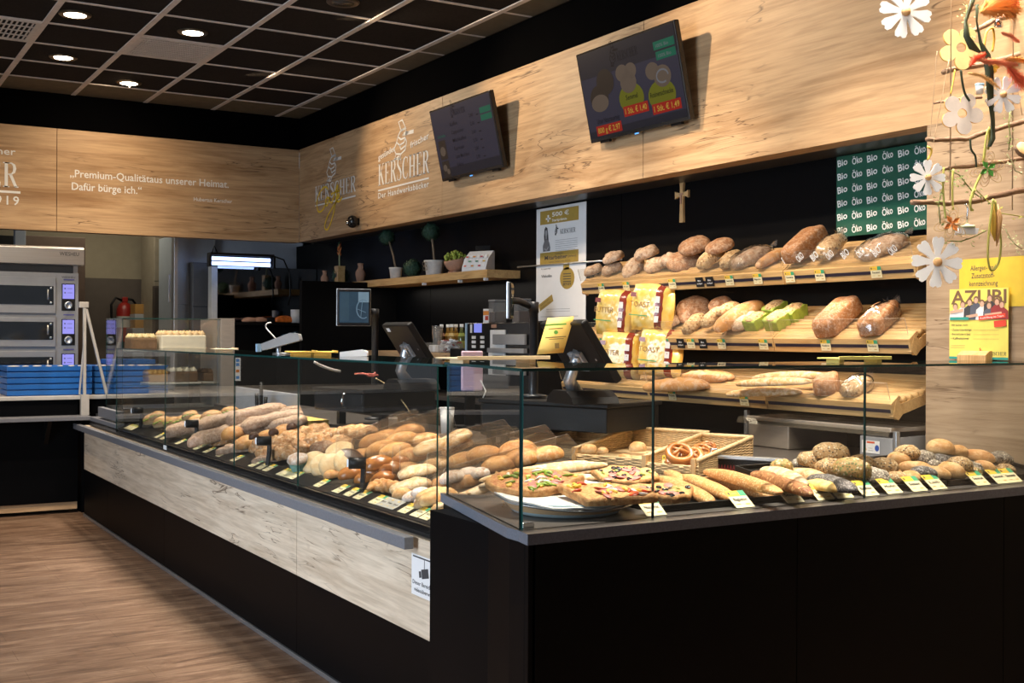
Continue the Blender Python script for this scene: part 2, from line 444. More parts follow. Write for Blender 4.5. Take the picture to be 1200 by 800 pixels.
# ceiling lights
M['lamp_on'] = glow('warm_lamp_disc', (1.0,.83,.60), 14)
M['lamp_off'] = plain('dark_lamp_glass', (.05,.045,.04), .2)
M['bronze'] = plain('bronze_ring', (.10,.075,.05), .35, metal=.6)
LAMPS = []
def downlight(u, v, on=True, label=''):
    p = P(u, v, z=ZC-.01)
    t = thing('ceiling_downlight', label, 'ceiling light', (p.x, p.y, ZC), 0, 'recessed ceiling downlights')
    r = [(.07,0),(.105,0),(.105,-.006),(.098,-.012),(.072,-.010)]
    obj('ring', MB().lathe(r, 28, caps=False), M['bronze'], t)
    obj('lamp', MB().lathe([(.0,-.004),(.071,-.004),(.071,-.011),(.0,-.013)], 24, caps=False), M['lamp_on'] if on else M['lamp_off'], t)
    if on: LAMPS.append(p)
    return t
downlight(88, 18, True, 'lit round downlight in ceiling tile beside the air vent by the frame edge')
downlight(226, 39, True, 'lit round downlight in the tile before the perforated white vent')
d3 = downlight(74, 68, True, 'lit round downlight with a dark bar across its lamp')
obj('bar', MB().box((-.07,-.012,-.016), (.07,.012,-.012)), M['bronze'], d3)
d4 = downlight(151, 98, True, 'lit round downlight nearest the back fascia, small pin hanging below')
obj('pin', MB().tube([(0,-.03,-.01),(0,-.03,-.05)], .008, 8), M['white'], d4)
downlight(402, 4, False, 'unlit dark round downlight in the black ceiling')
# air vents
M['vent_white'] = plain('vent_white_metal', (.66,.62,.58), .5)
def vent(i, j, label, dense):
    x0, x1, y0, y1 = AX[i]+.018, AX[i+1]-.018, BY[j+1]+.013, BY[j]-.013
    t = thing('ceiling_vent', label, 'air vent', ((x0+x1)/2, (y0+y1)/2, ZC))
    w, h = (x1-x0)/2, (y1-y0)/2
    mb = MB(); e = .03
    for a in ((-w,-h,w,-h+e),(-w,h-e,w,h),(-w,-h+e,-w+e,h-e),(w-e,-h+e,w,h-e)): mb.box((a[0],a[1],-.009), (a[2],a[3],-.001))
    obj('vent_frame', mb, M['vent_white'], t)
    mb = MB()
    nx, ny = (30, 9) if dense else (16, 4)
    for k in range(nx): 
        x = -w+e + (2*w-2*e)*(k+.5)/nx; mb.box((x-.0055,-h+e,-.007), (x+.0055,h-e,-.002))
    for k in range(ny+1):
        y = -h+e + (2*h-2*e)*k/ny; mb.box((-w+e,y-(.008 if not dense else .006),-.008), (w-e,y+(.008 if not dense else .006),-.002))
    obj('grille', mb, M['vent_white'], t)
iv = min(range(len(AX)), key=lambda k: abs(AX[k]-1.984))
jv = min(range(len(BY)-1), key=lambda k: abs((BY[k]+BY[k+1])/2 - P(196,58,z=ZC).y))
vent(iv, jv, 'white perforated air vent tile between two lit downlights', True)
jv2 = min(range(len(BY)-1), key=lambda k: abs((BY[k]+BY[k+1])/2 - P(18,34,z=ZC).y))
vent(iv-2, jv2, 'white slotted air vent tile at the edge of the frame', False)
# ================================================================== the two glass counters
def wobj(name, mb, mats, parent, bevel=0, label=None, seg=2):
    o = obj(name, mb, mats, parent, bevel, seg=seg, label=label)
    if parent is not None and parent.parent is None: o.location = -Vector(parent.location)
    return o
LX = 1.81
lc = thing('serving_counter', 'long glass fronted bakery counter with pale oak front and black plinth', 'counter', (2.4, 6.4, 0))
ys = [3.545, 4.84, 7.07, 8.62, 9.45]
for a, b in zip(ys, ys[1:]):
    wobj('front_panel', MB().box((LX,a+.002,.362), (LX+.03,b-.002,.70)), M['oak_front'], lc)
    wobj('plinth_panel', MB().box((LX+.002,a+.0015,.022), (LX+.03,b-.0015,.360)), M['black'], lc)
wobj('kick_strip', MB().box((LX-.006,3.545,0), (LX+.03,9.45,.02)), M['alu'], lc, .002)
rl = wobj('bumper_rail', MB().box((LX-.055,3.655,.664), (LX-.018,9.60,.707)), M['rail'], lc, .003)
for y in (4.2,5.3,6.2,7.3,8.4,9.2): wobj('rail_bracket', MB().box((LX-.03,y-.015,.67), (LX,y+.015,.69)), M['black_matt'], lc)
wobj('body', MB().prism([(LX+.032,3.545),(2.52,3.545),(2.52,4.765),(3.0,4.765),(3.0,9.45),(LX+.032,9.45)], .02, .712, 'z'), M['black'], lc)
wobj('front_strip', MB().box((LX+.012,3.545,.705), (LX+.05,9.3,.745)), M['black_gloss'], lc, .002)
# sloped price-tag ledge, deck and the staff-side worktop
wobj('tag_ledge', MB().prism([(LX+.03,.712),(LX+.03,.748),(LX+.042,.752),(LX+.103,.779),(LX+.113,.765),(LX+.113,.712)], 3.545, 8.42, 'y'), M['black_matt'], lc)
DK0, DK1 = Vector((1.926,0,.768)), Vector((2.52,0,.885))
deckn = Vector((-(DK1.z-DK0.z), 0, DK1.x-DK0.x)).normalized()
DECK = (Vector((1.926, 5, .768)), deckn)
wobj('display_deck', MB().prism([(1.926,.713),(1.926,.768),(2.52,.885),(2.52,.713)], 3.445, 8.42, 'y'), M['tray'], lc)
RW = .90
wobj('rear_worktop', MB().box((2.522,4.765,RW-.035), (3.02,8.46,RW)), M['worktop_top'], lc, .003)
wobj('rear_body', MB().box((2.53,4.77,.713), (3.0,8.43,RW-.036)), M['black'], lc)
M['grey_panel'] = plain('grey_inner_panel', (.42,.43,.45), .45)
GT = 1.296
def pane(name, parent, pts, th, joint=True):
    """upright pane between two ground points, from z0 to z1, with green edges"""
    (x0,y0),(x1,y1),z0,z1 = pts
    d = Vector((x1-x0, y1-y0)); L = d.length; d.normalize(); n = Vector((-d.y, d.x))
    mb = MB()
    q = [(x0,y0),(x1,y1)]
    vs = []
    for s in (-th/2, th/2):
        for (x,y) in q:
            for z in (z0,z1): vs.append((x+n.x*s, y+n.y*s, z))
    # 0:a0 1:a1 2:b0 3:b1 | 4..7
    mb.add(vs, [(0,2,3,1),(4,5,7,6)], 0)
    mb.add(vs, [(0,1,5,4),(2,6,7,3),(1,3,7,5),(0,4,6,2)], 1)
    return wobj(name, mb, [M['glass'], M['glass_edge']], parent)
gj = [3.543, P(349.5,500,x=LX+.015).y, P(274.5,500,x=LX+.015).y, P(193.5,500,x=LX+.015).y, 8.42]
for a, b in zip(gj, gj[1:]): pane('front_glass', lc, ((LX+.015,a+.002),(LX+.015,b-.002),.72,GT), .006)
mb = MB(); pts = [(LX+.012,3.50),(LX+.012,8.42),(2.33,8.42),(2.33,3.50)]
mb.prism(pts, GT+.001, GT+.009, 'z', 0, None, 1)
wobj('top_glass', mb, [M['glass'], M['glass_edge']], lc)
pane('end_glass', lc, ((LX+.02,8.42),(2.33,8.42),.75,GT), .006)
st_y = P(193.5,524,x=LX+.012).y
wobj('strip_sticker', MB().box((LX+.0105,st_y-.035,.712),(LX+.0118,st_y+.035,.738)), M['paper'], lc)
# low black end of the counter with grey ledges running to the bench
mb = MB(); mb.box((LX+.012,8.44,.745), (LX+.16,9.3,.775)); mb.box((LX+.03,8.44,.79), (LX+.07,9.1,.86))
wobj('end_ledge', mb, M['rail'], lc, .003)
wobj('end_deck', MB().box((LX+.075,8.44,.712), (3.0,9.4,.79)), M['black_matt'], lc)

# ---- corner counter with chamfered front
WT = .872
kA = P(516,577,z=WT); kB = P(594,617.5,z=WT); kC = P(608,621.5,z=WT); kD = P(618,626,z=WT)
FY = kD.y
cc = thing('corner_counter', 'black corner counter with chamfered grey edged worktop and glass screen', 'counter', (2.8, 3.1, 0))
outline = [(kD.x,FY),(XF-.004,FY),(XF-.004,3.39),(3.42,3.39),(3.42,4.75),(2.535,4.75),(2.535,3.41),(1.92,3.41),(kA.x+.03,kA.y-.03),(kA.x,kA.y),(kB.x,kB.y),(kC.x,kC.y)]
mb = MB(); mb.prism(outline, WT-.030, WT, 'z', 0)
mb.m = [1 if i == 1 else 0 for i in range(len(mb.m))]
wobj('worktop', mb, [M['worktop'], M['worktop_top']], cc, .0025)
def off(p, dx, dy): return (p.x+dx, p.y+dy)
b0 = off(kA,.012,.0); b1 = off(kB,.012,.006); b2 = off(kD,.012,.014)
wobj('side_panel', MB().prism([b0,b1,b2,(b2[0]+.02,b2[1]+.012),(b0[0]+.03,b0[1])], .0, WT-.031, 'z'), M['black'], cc)
wobj('corner_post', MB().box((b2[0]+.002,FY+.016,0), (b2[0]+.016,FY+.04,WT-.031)), M['black'], cc)
xs = [b2[0]+.020, P(934,700,y=FY+.012).x, P(934,700,y=FY+.012).x+1.0, XF-.006]
for a, b in zip(xs, xs[1:]):
    wobj('front_panel', MB().box((a+.0015,FY+.012,0), (b-.0015,FY+.03,WT-.031)), M['black'], cc)
wobj('body', MB().box((b2[0]+.06,FY+.042,0), (XF-.006,3.38,WT-.032)), M['black'], cc)
wobj('rear_body', MB().box((2.545,3.40,0), (3.40,4.74,WT-.032)), M['black'], cc)
gC = P(611,621,z=WT)                      # corner of the screen
gA = Vector((LX+.012, 3.495, 0)); GY = gC.y
G2 = 1.3045
pane('chamfer_glass', cc, ((gA.x+.006,gA.y-.02),(gC.x,gC.y+.006),WT,G2), .008)
jx = [gC.x, P(765,560,y=GY).x, P(1013,540,y=GY).x, XF-.004]
for a, b in zip(jx, jx[1:]): pane('front_glass', cc, ((a+.002,GY),(b-.002,GY),WT,G2), .008)
mb = MB(); mb.prism([(gC.x-.004,GY-.004),(XF-.003,GY-.004),(XF-.003,GY+.42),(2.25,GY+.42),(2.25,3.495),(gA.x+.002,3.495)], G2+.0005, G2+.0085, 'z', 0, None, 1)
wobj('top_glass', mb, [M['glass'], M['glass_edge']], cc)
# glass clamp at foot of the corner
wobj('glass_clamp', MB().box((gC.x+.012,GY+.012,WT), (gC.x+.05,GY+.03,WT+.016)), M['chrome'], cc, .002)

# acrylic dividers between the sorts of rolls
divs = [((382,521),(472,480),2.04,.40,'narrow clear divider before the almond pastries'),((394,511),(487,479),2.03,.42,''),((412,513),(520,476),2.03,.42,''),((460,521),(590,491),2.03,.42,''),((468.5,522),(604,499),2.03,.42,''),((500.5,530),(639,497),2.03,.42,''),((520,548),(665,508),2.05,.42,'')]
acl = ['clear acrylic divider standing between pastries and flat round cookies','clear acrylic divider closest to the chocolate dipped round cookie','clear acrylic divider in front of the glossy pretzel rolls','clear acrylic divider behind the big ciabatta rolls, thin front edge','clear acrylic divider crossing the big ciabatta rolls','clear acrylic divider before the floured rolls at the corner pane','clear acrylic divider nearest the long pale baguettes']
for (f, r, x0, _, _), lab in zip(divs, acl):
    p0 = P(*f, x=x0); p1 = P(*r, y=p0.y); y = p0.y
    zd = lambda x: DK0.z + (min(x, 2.52)-DK0.x)*(DK1.z-DK0.z)/(DK1.x-DK0.x)+.004
    xr = max(p1.x, p0.x+.3)
    t = thing('acrylic_divider', lab, 'divider', (p0.x, y, zd(p0.x)), 0, 'acrylic dividers in the long counter')
    poly = [(0,.0),(0,p0.z-zd(p0.x)-.012),(.004,p0.z-zd(p0.x)-.003),(.012,p0.z-zd(p0.x)),(xr-p0.x,p1.z-zd(p0.x)),(xr-p0.x+.05,p1.z-zd(p0.x)-.05),(min(xr-p0.x+.09,2.62-p0.x),zd(2.52)-zd(p0.x)+.02),(2.52-p0.x,zd(2.52)-zd(p0.x))]
    mb = MB(); mb.prism(poly, -.0015, .0015, 'y', 0, None, 1)
    obj('sheet', mb, [M['acrylic'], M['acrylic_edge']], t)
# ================================================================== slatted bread shelves in the niche
SY0, SY1 = 3.462, 6.03
SH = []   # surface planes for the loaves
M['strip_dark'] = plain('dark_price_strip', (.022,.017,.03), .35)
M['shelf_steel'] = plain('dark_shelf_steel', (.03,.03,.032), .4, metal=.6)
def bread_shelf(label, xf, zf, xb, zb, seams, yl):
    """slats run along the wall; front edge (xf, zf) low, back edge (xb, zb) high; zf is the deck height at the front"""
    t = thing('bread_shelf', label, 'shelf', (xb, (SY0+SY1)/2, zb), 0, 'tilted bread shelves in the black niche')
    sl = math.atan2(zb-zf, xb-xf); L = math.hypot(zb-zf, xb-xf); dx, dz = math.cos(sl), math.sin(sl)
    n = max(5, int(L/.046)); mb = MB()
    for k in range(n):
        a = .055 + (L-.055)*(k+.5)/n; x, z = xf+dx*a, zf+dz*a
        mat = Matrix.Translation((x, 0, z-.009)) @ Matrix.Rotation(-sl, 4, 'Y')
        mb.tube([(x,SY0+.004,z-.0175),(x,yl-.004,z-.0175)], .0175, 12)
    wobj('slat_deck', mb, M['beech'], t)
    # front boards in sections, each with a dark strip for the price cards
    cuts = [SY0] + seams + [yl]
    for a, b in zip(cuts, cuts[1:]):
        m0 = Matrix.Translation((xf, 0, zf)) @ Matrix.Rotation(R(-14), 4, 'Y')
        mb = MB(); mb.prism([(-.014,-.078),(.012,-.078),(.03,-.02),(.05,.0),(.04,.012),(-.014,-.012)], a+.002, b-.002, 'y', 0, m0)
        fb = wobj('front_board', mb, M['beech'], t, .0015)
        mb = MB(); mb.box((-.0165,a+.012,-.052), (-.0135,b-.012,-.037), 0, m0)
        s = obj('price_strip', mb, M['strip_dark'], fb)
        # clear guard along the front
        m1 = Matrix.Translation((xf-.012, 0, zf+.004)) @ Matrix.Rotation(R(-18), 4, 'Y')
        mb = MB(); mb.box((-.0015,a+.006,0), (.0015,b-.006,.075), 0, m1)
        mb.m = [1,1,1,0,1,0]
        wobj('clear_guard', mb, [M['guard'], M['acrylic_edge']], t)
    for y in (SY0-.0, yl-.02):
        mb = MB(); prof = [(xf+.0,zf-.07),(xf+.035,zf-.085),(xf+.06,zf-.06),(xb,zb-.06),(xb,zb-.012),(xf+.05,zf-.014),(xf+.02,zf+.004)]
        wobj('end_board', mb.prism(prof, y, y+.02, 'y'), M['beech'], t, .0015)
    for y in [SY0+.3, (SY0+yl)/2, yl-.3]: wobj('bracket', MB().prism([(xb,zb-.1),(xb,zb-.03),(xf+.06,zf-.03),(xf+.06,zf-.045)], y-.003, y+.003, 'y'), M['shelf_steel'], t)
    nrm = Vector((-dz, 0, dx))
    SH.append((Vector((xf, 0, zf)) , nrm, xf, zf, xb, zb))
    return t
top_shelf = bread_shelf('topmost slatted bread shelf, under the green and white sign', 4.105, 1.742, 4.415, 1.885, [4.265], 6.03)
mid_shelf = bread_shelf('middle slatted bread shelf holding green wrapped loaves', 4.075, 1.412, 4.415, 1.572, [4.30], 6.03)
low_shelf = bread_shelf('lowest and deepest slatted bread shelf carrying the baguettes', 3.965, 1.135, 4.415, 1.238, [4.23,5.16], 6.03)
# steel back rail
rr = obj('rail', MB().tube([(XN-.012,6.04,1.893),(XN-.012,7.32,1.905)], .006, 8), M['alu'])
rr.name = 'wall_rail'; tag(rr, 'thin silver rail along the black niche wall behind the poster', 'rail')

# wooden ledge with plants and the lower wooden ledge
WS = thing('wall_shelf', 'thick light wooden wall shelf carrying vases and ball topiaries', 'shelf', (4.28,8.8,1.82))
wobj('board', MB().box((4.15,7.30,1.822), (XN-.001,10.92,1.880)), M['beech'], WS, .002)
for y in (7.36,7.75,8.35): wobj('clip', MB().box((4.16,y-.012,1.802), (4.19,y+.012,1.823)), M['white'], WS, .002)
WS2 = obj('shelf_board', MB().box((4.02,P(545,420,x=3.98).y+.012,1.235), (XN-.001,9.28,1.275)), M['oak_y'], None, .002); WS2.name = 'back_ledge'
tag(WS2, 'low light wooden ledge at the black wall under the bottles', 'shelf')
bb = thing('back_bench', 'black cabinet bench under the bottle ledge behind the registers', 'cabinet', (4.2,7.8,0))
wobj('body', MB().box((3.96,6.12,0), (XN-.002,9.28,.93)), M['black'], bb, .003)
wobj('top', MB().box((3.94,6.10,.932), (XN-.002,9.28,.965)), M['worktop_top'], bb, .003)
sb = thing('slicer_bench', 'black bench below the bread shelves carrying the bread slicer', 'cabinet', (4.1,4.7,0))
wobj('body', MB().box((3.50,3.42,0), (XN-.002,6.08,.835)), M['black'], sb, .003)
wobj('top', MB().box((3.48,3.42,.837), (XN-.002,6.08,.868)), M['worktop_top'], sb, .003)
# black partition at the far end
pt = obj('partition_wall', MB().box((P(354,329,y=9.4).x,9.4,0), (XN-.002,9.46,1.862)), M['black_wall'], None, .002)
pt['kind'] = 'structure'; pt.name = 'wall_partition'
# under-shelf canopy lamp line on mid and top shelf (thin strip lights)

# ------------------------------------------------------------------ things on the wall shelf
M['terracotta'] = plain('terracotta_clay', (.42,.235,.155), .8, bmp=.2, scale=40)
M['stone'] = plain('white_washed_stone', (.60,.60,.58), .8, bmp=.3, scale=30, var=.15)
def zs(u): return 1.881
def vase(u, v, h, label, handles):
    p = P(u, v, z=1.881); p = P(u, v, x=4.25)
    t = thing('clay_vase', label, 'vase', (4.25, p.y, 1.881), 0, 'small clay vases')
    k = h
    prof = [(.0,0),(.17*k,0),(.20*k,.05*k),(.27*k,.42*k),(.26*k,.55*k),(.15*k,.72*k),(.13*k,.84*k),(.17*k,.96*k),(.15*k,1.0*k),(.11*k,.97*k),(.10*k,.8*k)]
    obj('body', MB().lathe(prof, 20, caps=False), M['terracotta'], t)
    if handles:
        for s in (-1, 1):
            obj('handle', MB().tube([(0,s*.14*k,.9*k),(0,s*.24*k,.9*k),(0,s*.28*k,.8*k),(0,s*.24*k,.68*k),(0,s*.18*k,.64*k)], .028*k, 8), M['terracotta'], t)
vase(380.5, 328, .145, 'small plain clay vase closest to the black partition end', True)
vase(422.5, 326, .172, 'taller clay vase with two handles beside the wooden bird box', True)
p = P(398, 327, x=4.25)
bx = thing('wooden_box', 'tall narrow wooden box with round hole and a dried flower stuck in it', 'box', (4.25,p.y,1.881))
mb = MB(); mb.prism([(-.048,0),(.048,0),(.040,.07),(.048,.17),(-.048,.17),(-.040,.07)], -.035, .035, 'x')
obj('body', mb, M['beech'], bx, .003)
mb = MB(); disc(mb, 0, 0, .017, .024, 0, frame((-.0362,-.0,.085), (0,-1,0), (0,0,1)), 0.0005)
obj('hole', mb, plain('dark_hole', (.01,.008,.006)), bx)
fl = thing('dried_flower', 'dried orange flower stalk standing in the wooden box', 'flower', (4.25,p.y,1.96))
M['stalk'] = plain('pale_dry_stalk', (.35,.38,.22), .8); M['petal_or'] = plain('orange_petal', (.55,.16,.04), .7); M['leaf_d'] = plain('dark_green_leaf', (.03,.09,.035), .6)
obj('stem', MB().tube([(0,0,0),(0,.005,.12),(.0,.012,.24)], .008, 6), M['stalk'], fl)
mb = MB()
for i in range(9):
    a = i*2.4; mb.tube([(0,.01,.17+.01*i),(.012*math.cos(a),.01+.012*math.sin(a),.20+.01*i),(.02*math.cos(a),.01+.025*math.sin(a),.215+.012*i)], [.002,.008,.001], 6)
obj('bloom', mb, M['petal_or'], fl)
obj('leaf', MB().tube([(0,.01,.2),(0,.035,.27),(0,.01,.33)], [.003,.010,.001], 6), M['leaf_d'], fl)

def foliage_mat(name, a, b):
    m, nt, bs = new_mat(name); f = noise_t(nt, coords(nt,'Object'), 90, 3)
    nt.links.new(ramp(nt, f, [(.35,a),(.65,b)]), bs.inputs['Base Color']); bs.inputs['Roughness'].default_value = .7; return m
M['box_leaf'] = foliage_mat('boxwood_leaves', (.008,.035,.022), (.03,.085,.05))
def leaf_ball(r, n=420, seed=1):
    rnd = random.Random(seed); mb = MB(); mb.ball((0,0,0), r*.86, 16, 10)
    for i in range(n):
        z = rnd.uniform(-1,1); a = rnd.uniform(0,2*PI); q = math.sqrt(1-z*z); d = Vector((q*math.cos(a),q*math.sin(a),z))
        c = d*r*rnd.uniform(.85,1.0); t1 = d.orthogonal().normalized(); t1.rotate(Matrix.Rotation(rnd.uniform(0,6),3,d)); t2 = d.cross(t1)
        s = r*.14; up = d*s*rnd.uniform(.1,.7)
        mb.add([c-t1*s, c-t2*s*.5+up*.5, c+t1*s+up, c+t2*s*.5+up*.5], [(0,1,2,3)])
    return mb
def pot_mb(r, h): return MB().lathe([(0,0),(r*.72,0),(r*.8,.03*h),(r*.97,.85*h),(r*1.03,.88*h),(r*1.03,h),(r*.9,h),(r*.88,.85*h),(0,.84*h)], 24, caps=False)
def topiary(pot_u, pot_v, potr, poth, bu, bv, br, label, motif=False):
    p = P(pot_u, pot_v, x=4.27); y = p.y; b = P(bu, bv, x=4.27)
    t = thing('ball_topiary', label, 'plant', (4.27,y,1.881), 0, 'ball topiaries in white pots')
    obj('pot', pot_mb(potr, poth), M['stone'], t)
    dy, dz = b.y-y, b.z-1.881
    obj('stem', MB().tube([(0,0,poth*.8),(0,dy*.3,poth+(dz-poth)*.4),(0,dy*.9,dz)], .009, 8), plain('thin_bark_stem', (.20,.15,.10), .8), t)
    obj('leaf_crown', leaf_ball(br), M['box_leaf'], t).location = (0,dy,dz)
    if motif:
        mb = MB(); fr = frame((-potr*.97,0,poth*.62), (0,-1,0), (-.12,0,1))
        for k in range(4): strip(mb, arc((k%2-.5)*.04,(k//2-.5)*.035,.018,.016,0,360,10), .005, 0, fr, .004)
        obj('rose_relief', mb, plain('relief_brown', (.22,.17,.11)), t)
topiary(464, 322, .058, .10, 453.5, 278, .072, 'ball topiary with thin bent stem in small white pot beside the leaf ball')
topiary(509, 318.5, .082, .122, 505, 271.5, .076, 'tall ball topiary in larger white pot with rose relief', True)
p = P(483.5, 309, x=4.25)
lb = obj('leaf_ball', leaf_ball(.08, 420, 5), M['box_leaf'], None, loc=(4.25,p.y,1.881+.075)); tag(lb, 'stemless green leaf ball lying between the two white pots', 'plant')
p = P(350, 323, x=4.25); lb2 = obj('leaf_ball', leaf_ball(.085, 420, 9), M['box_leaf'], None, loc=(4.28,10.32,1.881+.08)); tag(lb2, 'dark leaf ball at the far end of the wall shelf by the hatch', 'plant')
# terracotta bowl with lettuce-green plant and tea box
p = P(536, 313, x=4.27)
gb = thing('plant_bowl', 'terracotta bowl of bright yellow green plant tilted on a wood block', 'plant', (4.27,p.y,1.881))
obj('block', MB().box((-.05,-.065,0),(.05,.065,.018)), M['terracotta'], gb, .003)
obj('bowl', MB().lathe([(0,0),(.045,0),(.075,.035),(.088,.075),(.086,.095),(.075,.09),(0,.07)], 22, mat=Matrix.Translation((0,0,.02)) @ Matrix.Rotation(R(-14),4,'Y'), caps=False), M['terracotta'], gb)
mb = MB(); rnd = random.Random(4)
for i in range(70):
    a = rnd.uniform(0,2*PI); q = rnd.uniform(0,.078); mb.ball((q*math.cos(a)-.02,q*math.sin(a),.115+rnd.uniform(0,.055)-(q*.3)), rnd.uniform(.010,.017), 6, 5)
obj('plant_leaves', mb, foliage_mat('lime_leaves', (.20,.28,.03),(.42,.50,.09)), gb)
p = P(556, 312, x=4.25)
tb = thing('tea_box', 'white cardboard display of colourful tea bags with a black card behind', 'box', (4.28,p.y,1.881), R(22))
mb = MB(); mb.prism([(-.05,0),(.055,0),(.055,.15),(.045,.16),(-.02,.10),(-.05,.03)], -.115, .115, 'y'); obj('carton', mb, M['paper'], tb, .001)
obj('back_card', MB().box((.055,-.07,.02),(.058,.07,.20)), M['black_matt'], tb)
cols = [(.55,.08,.04),(.03,.25,.08),(.6,.25,.03),(.05,.2,.12),(.45,.05,.1),(.6,.4,.05)]
fr = frame((-.052,.11,.028), (0,-1.0,0), (.42,0,.9)) @ Matrix.Diagonal((1.36,1.1,1,1))
mb = MB()
for i in range(6):
    for j in range(3):
        rect(mb, .008+.025*i, .004+.034*j, .029+.025*i, .03+.034*j, 0, fr, .002+.002*j)
obj('tea_bag', mb, M['paper'], tb)
for q, c in enumerate(cols):
    mb = MB()
    for j in range(3):
        if (q+j) % 2 == 0: rect(mb, .010+.025*q, .008+.034*j, .027+.025*q, .02+.034*j, 0, fr, .005+.002*j)
    obj('label_patch', mb, plain('tea_colour', c, .6), tb)

# ------------------------------------------------------------------ registers
M['screen_off'] = plain('dark_screen_glass', (.02,.045,.075), .08, spec=.8, var=.3, scale=6)
M['bluegrey_pole'] = plain('dark_satin_pole', (.018,.020,.024), .3, spec=.6)
def drawer_box(name, label, pa, pb, depth_, h, z, cat='cash drawer'):
    """cash drawer: visible long side from pa to pb (world xy), reaching depth_ away"""
    d = Vector((pb[0]-pa[0], pb[1]-pa[1], 0)); L = d.length; ang = math.atan2(d.y, d.x)
    t = thing(name, label, cat, (pa[0], pa[1], z), ang)
    obj('case', MB().box((0,0,.0),(L,depth_,h)), M['black_matt'], t, .004)
    obj('front_plate', MB().box((-.006,.006,.006),(-.0005,depth_-.006,h-.006)), M['black_gloss'], t, .002)
    hp = [(-.008,depth_*.3,.02),(-.035,depth_*.3,.03),(-.045,depth_*.3,h*.55),(-.035,depth_*.3,h-.01),(-.008,depth_*.3,h)]
    obj('handle', MB().tube(hp, .006, 8), M['chrome'], t)
    obj('lid', MB().box((-.015,-.012,h+.001),(L+.012,depth_+.012,h+.02)), M['black_matt'], t, .004)
    return t, L, ang
PZ = .99
a1, b1 = P(426,484,z=PZ), P(510,479.5,z=PZ)
pf = thing('register_riser', 'low black riser under the far cash drawer on the rear worktop', 'riser', (2.72,5.95,RW))
wobj('plate', MB().box((2.56,5.60,PZ-.016),(3.00,6.25,PZ-.001)), M['black_matt'], pf, .003)
for x, y in ((2.58,5.63),(2.96,5.63),(2.58,6.2),(2.96,6.2)): wobj('foot', MB().box((x-.02,y-.02,RW+.001),(x+.02,y+.02,PZ-.017)), M['black_matt'], pf)
dr1, L1, an1 = drawer_box('cash_drawer', 'far black cash drawer with curved chrome handle, below the tilted monitor', a1, b1, .44, .105, PZ)
a2, b2_ = P(565,498.5,z=PZ), P(711,508,z=PZ)
pf2 = thing('register_riser', 'black riser with legs under the cash drawer by the wicker baskets', 'riser', (2.8,4.4,RW))
d2 = Vector((b2_.x-a2.x, b2_.y-a2.y, 0)); L2 = d2.length; an2 = math.atan2(d2.y, d2.x)
mp2 = Matrix.Translation((a2.x-2.8, a2.y-4.4, -RW)) @ Matrix.Rotation(an2, 4, 'Z')
obj('plate', MB().box((.0,.01,PZ-.016),(L2*.55,.16,PZ-.001), 0, mp2), M['black_matt'], pf2, .003)
for x, y in ((.03,.03),(.11,.03)): obj('leg', MB().box((x-.015,y-.015,WT+.001),(x+.015,y+.015,PZ-.017), 0, mp2), M['black_matt'], pf2)
dr2, _, _ = drawer_box('cash_drawer', 'near black cash drawer with curved chrome handle, beside the wicker baskets', a2, b2_, .43, .105, PZ)
def monitor(label, wmid, w, h, yaw, tilt, t_th, base, loc_name='register_monitor'):
    """touch monitor seen from behind: screen faces away (+y local), leaning back; local origin on the drawer lid"""
    t = thing(loc_name, label, 'monitor', base, yaw)
    obj('foot', MB().prism([(-.13,0),(.13,0),(.11,.03),(.06,.055),(-.06,.055),(-.11,.03)], -.02, .20, 'y'), M['grey_pl'] if False else M['black_matt'], t, .004)
    c = Vector(wmid)
    obj('neck', MB().tube([(0,.06,.04),(c.x*.3,.02,.10),(c.x*.8,c.y*.7,c.z*.75),(c.x,c.y,c.z)], [.035,.028,.026,.03], 10), M['alu'], t)
    mm = Matrix.Translation(c) @ Matrix.Rotation(tilt, 4, 'X')
    obj('housing', MB().cbox((0,0,0),(w,t_th,h),0,mm), M['black_matt'], t, .008)
    obj('screen', MB().cbox((0,t_th/2+.001,0),(w*.93,.002,h*.9),0,mm), M['screen_off'], t)
    obj('mount_plate', MB().cbox((0,-t_th/2-.008,-h*.12),(w*.28,.018,h*.30),0,mm), M['grey_pl'], t, .003)
    obj('mount_cover', MB().cbox((0,-t_th/2-.02,-h*.12),(w*.20,.012,h*.2),0,mm), M['steel'], t, .003)
    obj('vent_dot', MB().cbox((w*.36,-t_th/2-.001,-h*.1),(.008,.002,.008),0,mm), M['grey_pl'], t)
    return t, mm
lid = PZ + .127
# register monitors: screens face the staff, tops lean to the customers
m1c = P(479,402,x=2.70); f1 = (2.66, m1c.y-.02, lid)
t1, mm1 = monitor('tilted black register monitor seen from behind with small white sticker', (.05,.05,m1c.z-lid), .36, .25, R(-93), R(34), .035, (m1c.x-.05,m1c.y+.05,lid))
mb = MB(); rect(mb, -.13, .085, -.085, .108, 0, mm1 @ frame((0,-.0185,0),(1,0,0),(0,0,1)), .001)
obj('sticker', mb, M['paper'], t1)
m2c = P(680,411,x=2.80)
t2, mm2 = monitor('large black register monitor leaning back, yellow paper slip over its edge', (.05,.05,m2c.z-lid), .40,.30, R(-97), R(34), .035, (m2c.x-.05,m2c.y+.05,lid))
